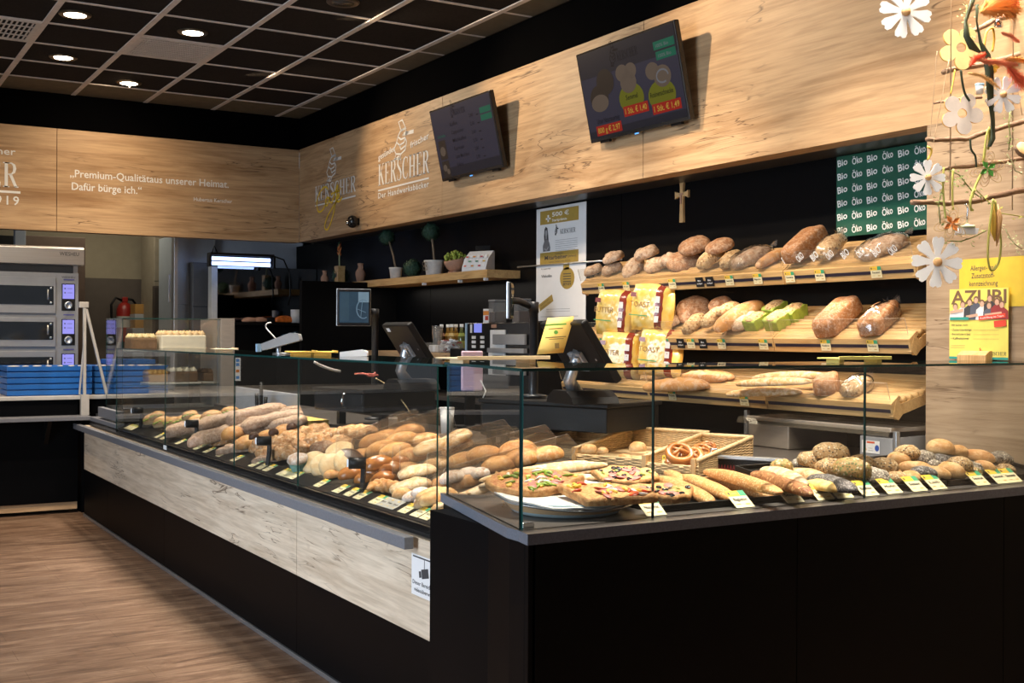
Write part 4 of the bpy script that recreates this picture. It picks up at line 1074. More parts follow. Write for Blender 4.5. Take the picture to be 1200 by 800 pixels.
# ================================================================== bread, rolls and pastry
def crust(name, lt, dk, ns=22, flour=0, flourcol=(.78,.70,.60), seeds=None, rough=.6, bmp=.5, under=None, spec=.35):
    m, nt, b = new_mat(name)
    v = coords(nt, 'Position')
    f = noise_t(nt, v, ns, 6, .62, .3)
    col = ramp(nt, f, [(.3, dk), (.62, lt)])
    if under:
        g = nt.nodes.new('ShaderNodeTexCoord'); sp = nt.nodes.new('ShaderNodeSeparateXYZ'); nt.links.new(g.outputs['Generated'], sp.inputs[0])
        k = ramp(nt, sp.outputs['Z'], [(.18,(1,1,1)),(.52,(0,0,0))]); col = mix(nt, k, col, under)
    h = f
    if flour:
        f2 = noise_t(nt, v, ns*1.7, 5, .7, .8)
        k = ramp(nt, f2, [(.5-.16*flour,(0,0,0)),(.62,(.85*min(1,flour+.3),)*3)]); col = mix(nt, k, col, flourcol)
    if seeds:
        for sc_, dens, sc_cols in seeds:
            vo = N(nt,'ShaderNodeTexVoronoi',Scale=sc_,Randomness=1.0); nt.links.new(v, vo.inputs['Vector'])
            k = ramp(nt, vo.outputs['Distance'], [(dens-.06,(1,1,1)),(dens,(0,0,0))])
            s = nt.nodes.new('ShaderNodeSeparateColor'); nt.links.new(vo.outputs['Color'], s.inputs[0])
            r = nt.nodes.new('ShaderNodeValToRGB'); r.color_ramp.interpolation = 'CONSTANT'; e = r.color_ramp.elements
            while len(e) < len(sc_cols): e.new(.5)
            for i, c in enumerate(sc_cols): e[i].position = i/len(sc_cols); e[i].color = (*c,1)
            nt.links.new(s.outputs[0], r.inputs['Fac'])
            col = mix(nt, k, col, r.outputs['Color'])
            mx = mix(nt, .5, h, k) ; s2 = nt.nodes.new('ShaderNodeSeparateColor'); nt.links.new(mx, s2.inputs[0]); h = s2.outputs[0]
    oi = nt.nodes.new('ShaderNodeObjectInfo'); tone = ramp(nt, oi.outputs['Random'], [(0,(.82,.80,.78)),(1,(1.12,1.10,1.08))])
    col = mix(nt, 1, col, tone, 'MULTIPLY')
    nt.links.new(col, b.inputs['Base Color']); b.inputs['Roughness'].default_value = rough; b.inputs['Specular IOR Level'].default_value = spec
    bump(nt, b, h, bmp, .007); return m
SEED_D = (.03,.025,.022); SEED_L = (.72,.60,.40); SEED_G = (.18,.20,.05); SEED_B = (.30,.17,.07)
CR = dict(
 rye = crust('rye_crust', (.44,.24,.12), (.15,.06,.024), 22, .95, (.74,.60,.46)),
 ryed = crust('dark_rye_crust', (.36,.17,.075), (.15,.062,.026), 24, .35, (.6,.46,.33)),
 plainr = crust('wheat_roll_crust', (.60,.335,.125), (.42,.18,.05), 26, .3, (.78,.58,.34), under=(.68,.48,.26)),
 gold = crust('golden_crust', (.58,.29,.09), (.38,.14,.035), 18, .15, (.8,.6,.38)),
 pale = crust('pale_wheat_crust', (.68,.43,.19), (.48,.25,.085), 22, .5, (.86,.76,.58)),
 tin = crust('tin_loaf_crust', (.38,.175,.065), (.24,.095,.033), 40, .1, bmp=.35),
 loaf = crust('light_loaf_crust', (.62,.33,.12), (.44,.19,.058), 16, .15, bmp=.3),
 pump = crust('pumpkin_seed_crust', (.45,.28,.10), (.30,.16,.05), 30, 0, seeds=[(120,.5,[SEED_G,(.28,.27,.09),SEED_L,(.14,.13,.04)])], bmp=.8),
 seed = crust('mixed_seed_crust', (.52,.34,.16), (.36,.20,.08), 30, 0, seeds=[(150,.45,[SEED_L,SEED_D,(.62,.50,.32),(.45,.31,.16),(.10,.08,.06),SEED_L])], bmp=1.0),
 gseed = crust('grey_seed_crust', (.30,.26,.21), (.19,.16,.13), 30, 0, seeds=[(165,.46,[SEED_D,(.6,.54,.44),SEED_D,(.3,.27,.23),(.72,.66,.55)])], bmp=1.0),
 poppy = crust('poppy_seed_crust', (.15,.135,.125), (.085,.075,.07), 60, 0, seeds=[(190,.45,[(.02,.02,.022),(.42,.40,.38),(.05,.05,.055)])], bmp=.8),
 sesame = crust('sesame_crust', (.58,.30,.10), (.40,.165,.045), 24, 0, seeds=[(120,.45,[(.74,.50,.26),(.66,.41,.19),(.56,.32,.13)])], bmp=.7),
 flake = crust('seed_flake_crust', (.40,.185,.07), (.24,.095,.033), 60, 0, seeds=[(70,.45,[(.50,.26,.11),(.3,.12,.05),(.62,.38,.17)])], bmp=1.0),
 oat = crust('oat_flake_crust', (.58,.38,.18), (.40,.22,.09), 40, .3, (.78,.64,.44), seeds=[(70,.48,[(.72,.55,.33),(.62,.44,.22),(.3,.17,.07)])], bmp=.9),
 lye = crust('glossy_pretzel_crust', (.46,.18,.045), (.28,.085,.02), 14, 0, rough=.25, spec=.6, bmp=.15),
 nut = crust('dull_nut_loaf_crust', (.42,.26,.165), (.24,.135,.08), 36, .55, (.60,.45,.34), bmp=.4),
 choc = crust('chocolate_glaze', (.085,.038,.02), (.05,.02,.010), 20, 0, rough=.35, bmp=.15),
 almond = crust('almond_flake_pastry', (.60,.31,.12), (.40,.165,.05), 60, .5, (.76,.50,.29), bmp=1.0, seeds=[(55,.45,[(.74,.46,.24),(.55,.27,.10),(.78,.54,.34)])]),
 cheese = crust('melted_cheese_crust', (.80,.55,.16), (.62,.32,.07), 24, .5, (.86,.70,.34), bmp=.6),
 sugar = crust('icing_dusted_crust', (.62,.42,.28), (.42,.22,.10), 26, .9, (.86,.80,.76), bmp=.4),
 cookie = crust('pale_cookie', (.80,.60,.34), (.68,.44,.20), 16, .3, (.86,.74,.52), bmp=.15),
)
def surf(kind, L, W, H, ex=2.2, amp=.05, fr=18, seed=0, crack=0, slash=0, flat=.30, nx=30, ny=18, dent=0, ridged=0, ez=2.1):
    """a risen dough body: squashed round form with a flat bottom, uneven skin, cracks and cuts"""
    vs = []; fs = []
    off_ = Vector((seed*13.7, seed*7.3, seed*3.1))
    def pw(c, e): return math.copysign(abs(c)**(2/e), c)
    for i in range(ny+1):
        ph = -PI/2 + PI*i/ny
        for j in range(nx):
            th = 2*PI*j/nx
            x = pw(math.cos(ph),ez)*pw(math.cos(th),ex)*L/2; y = pw(math.cos(ph),ez)*pw(math.sin(th),ex)*W/2; z = pw(math.sin(ph),ez)*H/2
            if z < -H*flat*.5: z = -H*flat*.5 + (z+H*flat*.5)*.12
            p = Vector((x,y,z)); q = p*fr+off_
            n = mnoise.noise(q) + .5*mnoise.noise(q*2.1)
            k = amp*n
            if ridged: k += ridged*(.5-abs(mnoise.noise(q*.8)))
            up = max(0, z/(H/2))
            if crack:
                c = abs(mnoise.noise(q*.6+Vector((5,5,5)))); k -= crack*max(0, 1-c/.09)*up
            if slash:
                s = math.sin((x/L*slash[0]+y/W*.5)*2*PI); k += slash[1]*s*up
            if dent: k -= dent*math.exp(-((y/W)**2)*40)*up
            d = p.normalized() if p.length > 1e-6 else Vector((0,0,1))
            vs.append(p + d*k*min(L,W,H*1.5))
    zmin = min(v.z for v in vs)
    for v in vs: v.z -= zmin
    for i in range(ny):
        for j in range(nx): fs.append((i*nx+j, i*nx+(j+1)%nx, (i+1)*nx+(j+1)%nx, (i+1)*nx+j))
    m = MB(); m.add(vs, fs, 0, True); return m
def cutend(m, L, frac=.47):
    """slice one end flat"""
    m.v = [(min(v[0], L*frac*.86), v[1], v[2]) for v in m.v]; return m
def bend(m, k):
    m.v = [(v[0], v[1]+k*v[0]*v[0], v[2]) for v in m.v]; return m
KD = {}
def kind(name, dims, mats, desc, cat, *mbs):
    """register a kind: mesh variants share their data between copies"""
    KD[name] = dict(d=dims, me=[mb.mesh(name, mats if isinstance(mats, list) else [mats]) for mb in mbs], desc=desc, cat=cat, n=0)
def K3(name, L, W, H, m, desc, cat, **kw):
    kind(name, (L,W,H), CR[m], desc, cat, *[surf(name, L, W, H, seed=s+len(KD)*3, **kw) for s in (1,2,3)])
K3('rye_loaf', .20,.185,.12,'rye','cracked floury rye loaf','bread',amp=.07,fr=16,crack=.10)
K3('oval_loaf', .26,.16,.115,'rye','oval floury rye loaf','bread',amp=.06,fr=14,crack=.09)
K3('round_loaf', .30,.285,.13,'ryed','big round brown loaf','bread',amp=.03,fr=12,slash=(4,.012))
K3('tin_loaf', .27,.125,.125,'tin','oblong dark brown tin loaf','bread',ex=5,ez=4.2,amp=.025,fr=14,dent=.05)
K3('white_loaf', .34,.13,.11,'loaf','long smooth golden loaf','bread',amp=.02,fr=10,ex=2.4,slash=(2,.02))
K3('seeded_loaf', .24,.13,.115,'oat','oat covered seeded loaf','bread',ex=3.5,amp=.04,fr=26)
K3('wheat_roll', .105,.085,0.082,'plainr','plain golden wheat roll','bread roll',amp=.025,fr=22,dent=.05)
K3('kaiser_roll', .10,.098,0.078,'plainr','smooth round wheat bun','bread roll',amp=.015,fr=18)
K3('long_roll', .15,.075,0.072,'plainr','long split wheat roll','bread roll',amp=.03,fr=22,slash=(1.5,.03))
K3('seeded_roll', .115,.092,0.079,'seed','light roll covered in mixed seeds','bread roll',amp=.05,fr=34)
K3('grey_roll', .115,.09,0.077,'gseed','grey brown roll covered in seeds','bread roll',amp=.05,fr=34)
K3('pumpkin_roll', .115,.092,0.082,'pump','roll covered in green pumpkin seeds','bread roll',amp=.06,fr=40)
K3('poppy_roll', .115,.08,0.072,'poppy','dark poppy seed roll','bread roll',amp=.02,fr=22,dent=.05)
K3('sesame_stick', .25,.047,.043,'sesame','long sesame covered stick','bread stick',amp=.05,fr=24,ex=4)
K3('flake_stick', .25,.054,.05,'flake','long reddish brown seed flake stick','bread stick',amp=.09,fr=40,ex=2.6)
K3('pale_stick', .24,.06,.05,'pale','long pale floury stick','bread stick',amp=.05,fr=24,ex=2.6)
K3('poppy_stick', .25,.062,.05,'poppy','long dark poppy seed stick','bread stick',amp=.04,fr=24,ex=2.6)
K3('cheese_stick', .16,.06,.045,'cheese','stick topped with melted cheese','bread stick',amp=.07,fr=30,ex=2.6)
K3('baguette', .50,.075,.062,'pale','long pale baguette','bread',ex=2.6,amp=.03,fr=18,slash=(7,.05),nx=26,ny=14)
K3('panini_loaf', .36,.10,.075,'loaf','pale slashed long loaf','bread',ex=2.6,amp=.03,fr=16,slash=(6,.05))
K3('ciabatta', .16,.105,.062,'pale','flat floury ciabatta roll','bread roll',ex=3.2,amp=.06,fr=18,crack=.05)
K3('floured_roll', .11,.085,.066,'sugar','white dusted dark roll','bread roll',amp=.05,fr=20,crack=.06)
K3('amber_roll', .13,.10,.075,'gold','round amber roll','bread roll',amp=.02,fr=14,dent=.04)
K3('lye_roll', .105,.085,.066,'lye','glossy brown pretzel roll','bread roll',amp=.02,fr=14,dent=.12)
K3('almond_pastry', .10,.085,.075,'almond','rough almond flake pastry','pastry',amp=.16,fr=34)
K3('filled_bun', .11,.105,.075,'gold','glazed filled bun','pastry',amp=.04,fr=16,ridged=.05)
K3('chocolate_ball', .05,.05,.048,'choc','small dark chocolate ball','pastry',amp=.01,fr=10,nx=16,ny=10)
kind('nut_loaf', (.30,.125,.10), [CR['nut']], 'grey brown nut loaf', 'pastry', *[cutend(surf('n',.30,.125,.10,ex=5,ez=3.6,amp=.06,fr=26,seed=s,dent=.05,ridged=.05),.40) for s in (4,5,6)])
kind('nut_plait', (.30,.10,.075), [CR['nut']], 'long brown nut strip', 'pastry', *[cutend(surf('n',.30,.10,.075,ex=4.5,ez=3,amp=.07,fr=26,seed=s,slash=(3,.07),ridged=.06),.42) for s in (7,8,9)])
# disc cookies, half dipped
def cookie(half, s):
    m = MB(); prof = [(0,0),(.047,0),(.053,.005),(.054,.012),(.046,.019),(.03,.022),(0,.0225)]
    m.lathe(prof, 28, caps=False)
    if half:
        for i, f in enumerate(m.f):
            c = sum(m.v[k][0] for k in f)/len(f)
            if c > -.006: m.m[i] = 1
    return m
kind('round_cookie', (.108,.108,.0225), [CR['cookie']], 'pale flat round cookie', 'cookie', cookie(False,1))
kind('dipped_cookie', (.108,.108,.0225), [CR['cookie'], CR['choc']], 'flat round cookie half dipped in chocolate', 'cookie', cookie(True,1))
# twisted pretzel stick / croissant
def croissant(s, n=34):
    m = MB(); pts = []; rr = []
    for i in range(n+1):
        t = i/n; a = (t-.5)*2.0
        pts.append((.075*math.sin(a)*1.1, .05*math.cos(a)-.03, .022)); rr.append((.006+.026*math.sin(PI*t)**.8)*(1+.10*math.sin(t*PI*9)))
    m.tube(pts, rr, 14); zm = min(v[2] for v in m.v); m.v = [(v[0],v[1],(v[2]-zm)) for v in m.v]; return m
kind('croissant', (.15,.08,.055), [CR['gold']], 'curved golden croissant', 'pastry', croissant(1))
def pretzel(s):
    m = MB(); pts = []; rr = []
    n = 60
    for i in range(n+1):
        t = i/n*2*PI
        a = -PI/2 + (t-PI)*1.0
        # ring with crossing arms
        if i < 10: q = i/10; p = (-.035+.06*q, .012-.05*(1-q)*.4+.004, .02+.004*math.sin(q*PI)); 
        else: p = None
        pts.append((.058*math.sin(t)*(1+.15*math.cos(t)), -.048*math.cos(t), .014)); rr.append(.013+.006*abs(math.cos(t/2)))
    m.tube(pts[:-1], rr[:-1], 10, closed=True)
    m.tube([(-.05,-.018,.016),(-.02,.0,.022),(.015,.022,.018),(.03,.038,.016)], [.008,.010,.009,.008], 8)
    m.tube([(.05,-.018,.016),(.02,.0,.026),(-.015,.022,.018),(-.03,.038,.016)], [.008,.010,.009,.008], 8)
    return m
kind('pretzel', (.13,.11,.03), [CR['lye']], 'brown glossy pretzel', 'pretzel', pretzel(1))

# ------------------------------------------------------------------ placing
ITEMS = {}
def place(zone, kindname, u, v, wpx, ang=0, pl=None, lift=0.0, pitch=0.0, roll=0.0, seed=None, hs=1.0, desc=None, part=None, ws=1.0):
    """a loaf whose middle shows at photo point (u, v), lying on surface pl (or lifted on the pile)"""
    k = KD[kindname]; L, W, H = k['d']; n = pl[1]
    ca, sa = math.cos(R(ang)), math.sin(R(ang))
    app = math.sqrt((L*ca)**2 + (W*sa)**2)
    s = 1.0
    for _ in range(3):
        p = P(u, v, pl=(pl[0] + n*(H*s*hs*.45+lift), n)); s = wpx*depth(p)/F/app
    base = p - n*(H*s*hs*.45)
    if len(pl) == 4 and base.y < pl[3] + W*s*.5:      # keep behind the price cards of the corner counter
        d_ = ray(u, v); d_.z = 0; base = base + d_*((pl[3]+W*s*.5-base.y)/d_.y); base.z += (base - n*lift - pl[0]).dot(n)*-1/n.z
    elif len(pl) > 2 and base.x < pl[2] + W*s*.5:      # keep behind the clear guard of the shelf
        d_ = ray(u, v); d_.z = 0; base = base + d_*((pl[2]+W*s*.5-base.x)/d_.x); base.z += (base - n*lift - pl[0]).dot(n)*-1/n.z
    rot = Vector((0,0,1)).rotation_difference(n).to_matrix().to_4x4() @ Matrix.Rotation(R(ang)-YAW,4,'Z') @ Matrix.Rotation(R(pitch),4,'Y') @ Matrix.Rotation(R(roll),4,'X')
    k['n'] += 1
    o = link(kindname, k['me'][(k['n'] if seed is None else seed) % len(k['me'])]); o.location = base; o.rotation_euler = rot.to_euler(); o.scale = (s,s*ws,s*hs)
    ITEMS.setdefault((zone, kindname if desc is None else kindname+desc), []).append((u, o, desc or k['desc'], k['cat']))
    return o
def place2(zone, kindname, a, b, pl, lift=0.0, seed=None, desc=None, ws=1.0):
    """a long piece lying from photo point a to b"""
    k = KD[kindname]; L, W, H = k['d']; n = pl[1]
    s = 1.0
    for _ in range(3):
        q = (pl[0] + n*(H*s*.45+lift), n); p0 = P(*a, pl=q); p1 = P(*b, pl=q); s = (p1-p0).length/L
        if s*ws > 1.5: pass
    d = p1-p0; c = (p0+p1)/2
    sw = min(max(s, .8), 1.25)*ws
    q = (pl[0] + n*(H*sw*.45+lift), n); p0 = P(*a, pl=q); p1 = P(*b, pl=q); d = p1-p0; c = (p0+p1)/2; s = d.length/L
    x = d.normalized(); y = n.cross(x).normalized(); z = x.cross(y)
    mt = Matrix((x,y,z)).transposed()
    k['n'] += 1
    o = link(kindname, k['me'][(k['n'] if seed is None else seed) % len(k['me'])]); o.location = c - n*(H*sw*.45); o.rotation_euler = mt.to_euler(); o.scale = (s,sw,sw)
    ITEMS.setdefault((zone, kindname if desc is None else kindname+desc), []).append(((a[0]+b[0])/2, o, desc or k['desc'], k['cat']))
    return o
def flatpl(z): return (Vector((0,0,z)), Vector((0,0,1)))
# ---- trays in the corner counter
TZ = WT+.012
RC = flatpl(WT+.008)
RS = R(8); RCt = (Vector((0,GY+.06,WT+.012)), Vector((0,-math.sin(RS),math.cos(RS))), 0, GY+.075)
def tray(x0, x1, y0, y1, label, tilt=True):
    t = thing('baking_tray', label, 'tray', ((x0+x1)/2,(y0+y1)/2,WT+.0005), 0, 'black baking trays in the corner counter')
    w, h = (x1-x0)/2, (y1-y0)/2
    if tilt: t.rotation_euler = (RS,0,0); t.location.z += math.sin(RS)*h; obj('tray_riser', MB().box((-w+.02,h-.03,-2*h*math.sin(RS)+.006),(w-.02,h-.005,-.001),0,Matrix.Identity(4)), M['tray'], t)
    obj('bottom', MB().box((-w,-h,0),(w,h,.006)), M['tray'], t)
    mb = MB()
    for a in ((-w,-h,w,-h+.008),(-w,h-.008,w,h),(-w,-h+.008,-w+.008,h-.008),(w-.008,-h+.008,w,h-.008)): mb.box((a[0],a[1],.006),(a[2],a[3],.022))
    obj('rim', mb, M['tray'], t, .002)
    return t
xt = [P(748,600,z=WT).x+.03, P(950,585,z=WT).x, P(1110,570,z=WT).x, XF-.02]
tlab = ['black tray under the olive pizza slices and sesame sticks','black tray under the seeded rolls in front of the slicer','black tray under the rolls against the oak wall panel']
for i, (a, b, l) in enumerate(zip(xt, xt[1:], tlab)): tray(a+.006, b-.006, GY+.06, GY+.44, l, i > 0)
RCf = flatpl(WT+.002)
for kd, a, b, lf in (('sesame_stick',(770,556),(834,583),0),('sesame_stick',(800,554),(860,580),0),('sesame_stick',(824,557),(903,577),0),('sesame_stick',(828,548),(914,573),.035),('sesame_stick',(782,551),(800,560),0),
    ('flake_stick',(882,551),(950,573),.03),('flake_stick',(905,568),(928,575),0),('sesame_stick',(868,566),(914,574),0),
    ('pale_stick',(895,546),(943,563),.045),('pale_stick',(928,549),(972,561),.02),('poppy_stick',(950,556),(1001,570),.02),('cheese_stick',(944,563),(984,570),.02),('cheese_stick',(935,564),(960,573),0)):
    place2('in the corner counter', kd, a, b, RC, lf)
T2 = .05; T3 = .10
for kd, u, v, w, an, lf in (
  ('pumpkin_roll',917,543,26,20,.03),('grey_roll',938,541,20,0,.02),
  ('seeded_roll',953,535,33,-25,.05),('seeded_roll',975,526,41,-8,.10),('seeded_roll',975,543,36,0,.04),('pumpkin_roll',999,548,42,-12,.05),('seeded_roll',1010,538,30,0,.06),
  ('seeded_roll',1037,542,31,-15,.04),('grey_roll',1024,563,40,-8,.0),('seeded_roll',1000,560,30,0,.0),('wheat_roll',985,551,26,0,.02),('seeded_roll',960,549,26,0,.0),
  ('seeded_roll',1051,561,28,0,.0),('seeded_roll',1064,526.5,29,0,.085),('grey_roll',1083,533,31,15,.055),('kaiser_roll',1103,520,30,0,.105),('poppy_roll',1103,536,30,5,.05),
  ('seeded_roll',1125,541,29,-5,.05),('wheat_roll',1124,525,22,-10,.085),('long_roll',1146,531,35,-25,.065),('grey_roll',1172,534,28,0,.045),('wheat_roll',1153,549,27,-8,.02),('seeded_roll',1178,549,24,0,.0),
  ('pumpkin_roll',1138,556,26,0,.0),('poppy_roll',1083,555,32,0,.02),('wheat_roll',1114,557,36,-10,.0),('long_roll',1074,545,38,-12,.03),('wheat_roll',1054,534,26,-20,.05),('long_roll',1095,551,36,-15,.02),
  ('seeded_roll',1110,546,24,0,.02),('grey_roll',1095,543,24,0,.03),('wheat_roll',1045,551,26,0,.0),('seeded_roll',1160,560,26,0,.0),('kaiser_roll',1068,556,24,0,.0),('wheat_roll',1086,560,30,0,0),('grey_roll',1140,545,24,0,.03)):
    place('in the corner counter', kd, u, v, w*1.06, an, RCt, lf*.62, roll=random.uniform(-8,8))
# long pale baguettes across the corner
def place3(zone, kindname, a, za, b, zb, th):
    p0 = P(*a, z=za); p1 = P(*b, z=zb); k = KD[kindname]; d = p1-p0; x = d.normalized(); y = Vector((0,0,1)).cross(x).normalized(); z = x.cross(y)
    k['n'] += 1; o = link(kindname, k['me'][k['n'] % len(k['me'])]); sw = th/k['d'][1]
    o.location = (p0+p1)/2 - z*(k['d'][2]*sw*.45); o.rotation_euler = Matrix((x,y,z)).transposed().to_euler(); o.scale = (d.length/k['d'][0],sw,sw)
    ITEMS.setdefault((zone, kindname), []).append(((a[0]+b[0])/2, o, k['desc'], k['cat']))
for a, za, b, zb, th in (((508,592),.815,(646,541),.945,.05),((560,566),.885,(700,548),.925,.05),((622,553),.955,(712,541),.975,.052),((640,560),.905,(704,557),.905,.05),((560,560),.90,(690,538),.955,.048)):
    place3('crossing the chamfered corner', 'baguette', a, za, b, zb, th)
# buns and pretzels in the baskets
def bpl(): 
    d = Vector((.913,.407,.08)).normalized(); e = Vector((-.407,.913,0)); return (Vector((2.87,3.70,.888)), d.cross(e).normalized())
BP = bpl()
for kd, u, v, w in (('kaiser_roll',732,535,19),('kaiser_roll',747,521,21),('kaiser_roll',744,538,13),('wheat_roll',690,523,20),('wheat_roll',706,526,14)):
    place('in a wicker basket', kd, u, v, w, 0, BP, .0 if v > 530 else .03)
for u, v, w, an, pt, lf in ((795,529,28,20,-35,.045),(811,533,24,-30,25,.03),(803,541,26,10,-8,.0),(792,541,24,30,-30,.0),(815,543,22,0,0,.0),(822,527,20,20,-30,.03),(818,537,18,0,0,.0),(829,522,16,0,10,.03)):
    place('in a wicker basket', 'pretzel', u, v, w*1.12, an, BP, lf+.02, 0, abs(pt)*.7+22, seed=0)

# ---- long counter
Z1 = 'in the long counter'
DP = (DECK[0], DECK[1], 1.928)
for kd, u, v, w, an, lf, pt in (
  # back rows first
  ('nut_loaf',222,507,52,15,.02,0),('nut_loaf',300,482,56,25,.10,0),('nut_loaf',330,482,40,0,.09,0),('nut_loaf',334,493,44,-8,.06,0),('nut_plait',268,489,62,28,.05,0),('nut_plait',262,506,66,30,.03,0),('nut_plait',305,498,62,22,.05,0),('nut_plait',318,490,60,20,.08,0),('nut_plait',283,531,54,-12,.0,0),
  ('filled_bun',273,510,25,0,.05,0),('filled_bun',288,518,26,0,.02,0),('filled_bun',315,509,26,0,.03,0),('filled_bun',334,504,26,0,.04,0),
  ('chocolate_ball',297,509,11,0,.075,0),('chocolate_ball',320,504,11,0,.09,0),('chocolate_ball',341,498,11,0,.10,0),
  ('almond_pastry',306,521,28,0,.02,0),('almond_pastry',326,517,28,0,.03,0),('almond_pastry',344,511,28,0,.04,0),('almond_pastry',262,524,30,0,.0,0),('almond_pastry',358,506,26,0,.05,0),('almond_pastry',372,503,26,0,.05,0),('almond_pastry',388,508,26,0,.04,0),('almond_pastry',401,506,25,0,.05,0),('almond_pastry',416,504,26,0,.05,0),('almond_pastry',428,503,22,0,.05,0),
  ('almond_pastry',316,532,28,0,.0,0),('almond_pastry',333,528,28,0,.01,0),('almond_pastry',352,521,28,0,.02,0),('almond_pastry',366,515,28,0,.03,0),('almond_pastry',380,513,26,0,.03,0),('almond_pastry',398,516,26,0,.02,0),('nut_plait',318,541,42,-10,.0,0),
  ('filled_bun',382,520,24,0,.03,0),
  ('round_cookie',369,548,26,20,.01,62),('round_cookie',379,551,26,20,.01,62),('round_cookie',388,552,26,30,.02,62),('dipped_cookie',408,540,29,30,.03,55),('round_cookie',398,527,26,0,.05,25),
  ('filled_bun',389,556,18,0,.0,0),('lye_roll',410,552,27,10,.02,0),('lye_roll',442,538,31,25,.06,0),('lye_roll',438,547,28,-10,.03,0),('lye_roll',456,545,26,0,.04,0),('lye_roll',428,556,26,0,.01,0),('lye_roll',448,556,26,0,.02,0),('lye_roll',460,556,24,0,.0,0),('lye_roll',466,537,24,0,.05,0),
  ('croissant',450,563,28,20,.0,0),('croissant',455,574,30,-20,.0,0),('croissant',446,572,26,40,.0,0),
  ('amber_roll',425,530,34,0,.02,0),('amber_roll',448,522,38,0,.04,0),('amber_roll',470,512,40,0,.05,0),('amber_roll',440,513,36,0,.05,0),('amber_roll',463,524,36,0,.04,0),('amber_roll',480,530,34,0,.03,0),('amber_roll',495,512,36,0,.04,0),('amber_roll',478,502,34,0,.05,0),('amber_roll',474,546,30,0,.02,0),('amber_roll',452,508,30,0,.05,0),
  ('ciabatta',504,521,37,20,.06,-6),('ciabatta',533,511,36,25,.10,-14),('ciabatta',536,521,34,15,.06,-10),('ciabatta',488,550,40,10,.03,0),('ciabatta',481,566,42,20,.01,0),('ciabatta',512,540,32,0,.02,0),
  ('wheat_roll',470,590,22,0,.0,0),('floured_roll',484,588,26,10,.0,0),('floured_roll',492,578,20,0,.03,0),('floured_roll',497,592,22,40,.0,0),
  ('floured_roll',529,556,28,15,.03,0),('floured_roll',548,552,24,0,.03,0),('floured_roll',562,552,22,0,.03,0),('amber_roll',542,535,36,0,.03,0),('amber_roll',565,528,40,0,.04,0),('amber_roll',585,540,40,0,.02,0),('amber_roll',545,560,34,0,.0,0),('amber_roll',610,532,40,0,.03,0),('amber_roll',605,522,40,0,.04,0),('amber_roll',520,562,30,0,.0,0),('amber_roll',640,528,36,0,.03,0),
  ('long_roll',505,578,32,25,.03,0),('long_roll',513,584,40,25,.02,0),('long_roll',507,597,42,15,.0,0),('long_roll',523,592,34,20,.0,0)):
    ck_ = 'cookie' in kd
    place(Z1, kd, u, v, w*(1.3 if ck_ else 1.15), an, DP, lf+(.012 if ck_ else 0), 0 if ck_ else pt, pt if ck_ else random.uniform(-6,6))
# sandwich rolls with green lettuce at the far end
M['lettuce'] = foliage_mat('lettuce_green', (.16,.30,.03), (.34,.46,.08))
lm = MB()
rnd = random.Random(8)
for i in range(5):
    a = -.7+.35*i; lm.ball((.045*math.sin(a)*1.1,-.034-.004*(i%2),.026+.005*(i%3)), (.010,.008,.004), 8, 5)
lme = lm.mesh('lettuce', M['lettuce'])
lst = [(178,492,24),(190,493,24),(202,492,23),(214,490,23),(230,490,24),(247,485,28),(268,480,24),(184,486,20),(222,484,20)]
for i, (u, v, w_) in enumerate(lst):
    o = place(Z1, 'wheat_roll', u, v, w_, 0, DP, .02 if v > 488 else .06, desc='filled sandwich roll with lettuce')
    o.name = 'sandwich_roll'
    # rebuild as a thing with two parts
    t = thing('sandwich_roll', '', 'sandwich', o.location); t.rotation_euler = o.rotation_euler; t.scale = o.scale
    o.name = 'bun'; o.parent = t; o.location = (0,0,0); o.rotation_euler = (0,0,0); o.scale = (1,1,1)
    link('lettuce', lme, t)
    key = (Z1, 'wheat_roll'+'filled sandwich roll with lettuce'); L_ = ITEMS[key]; L_[-1] = (u, t, L_[-1][2], 'sandwich')
# muffins in paper cups
def muffin(u, v, w_, topm, cupm, label):
    p = P(u, v, pl=(DECK[0]+DECK[1]*.055, DECK[1])); s = w_*depth(p)/F/.085
    b = p - DECK[1]*.05*s
    t = thing('muffin', label, 'muffin', b); t.scale = (s,s,s); t.rotation_euler = (R(12),R(-14),0)
    n = 30; mb = MB(); vs = []
    for i, (r, z) in enumerate(((.026,0),(.040,.055),(.041,.055),(.028,.002))):
        for j in range(n):
            a = 2*PI*j/n; q = r*(1+.035*(j%2)*(1 if i in (0,1,2) else 0)); vs.append((q*math.cos(a),q*math.sin(a),z))
    mb.add(vs, [(i*n+j,i*n+(j+1)%n,(i+1)*n+(j+1)%n,(i+1)*n+j) for i in range(3) for j in range(n)])
    obj('paper_cup', mb, cupm, t)
    mb = surf('m',.088,.088,.05,amp=.08,fr=34,seed=u); obj('muffin_top', mb, topm, t).location = (0,0,.048)
muffin(349,540,24,CR['sugar'],plain('teal_paper_cup',(.16,.32,.30),.7,var=.5,scale=60),'muffin in teal printed paper cup at the second pane joint')
muffin(377,527,27,CR['ryed'],plain('brown_paper_cup',(.16,.085,.05),.7,var=.4,scale=60),'brown muffin in brown paper cup behind the pale round cookies')

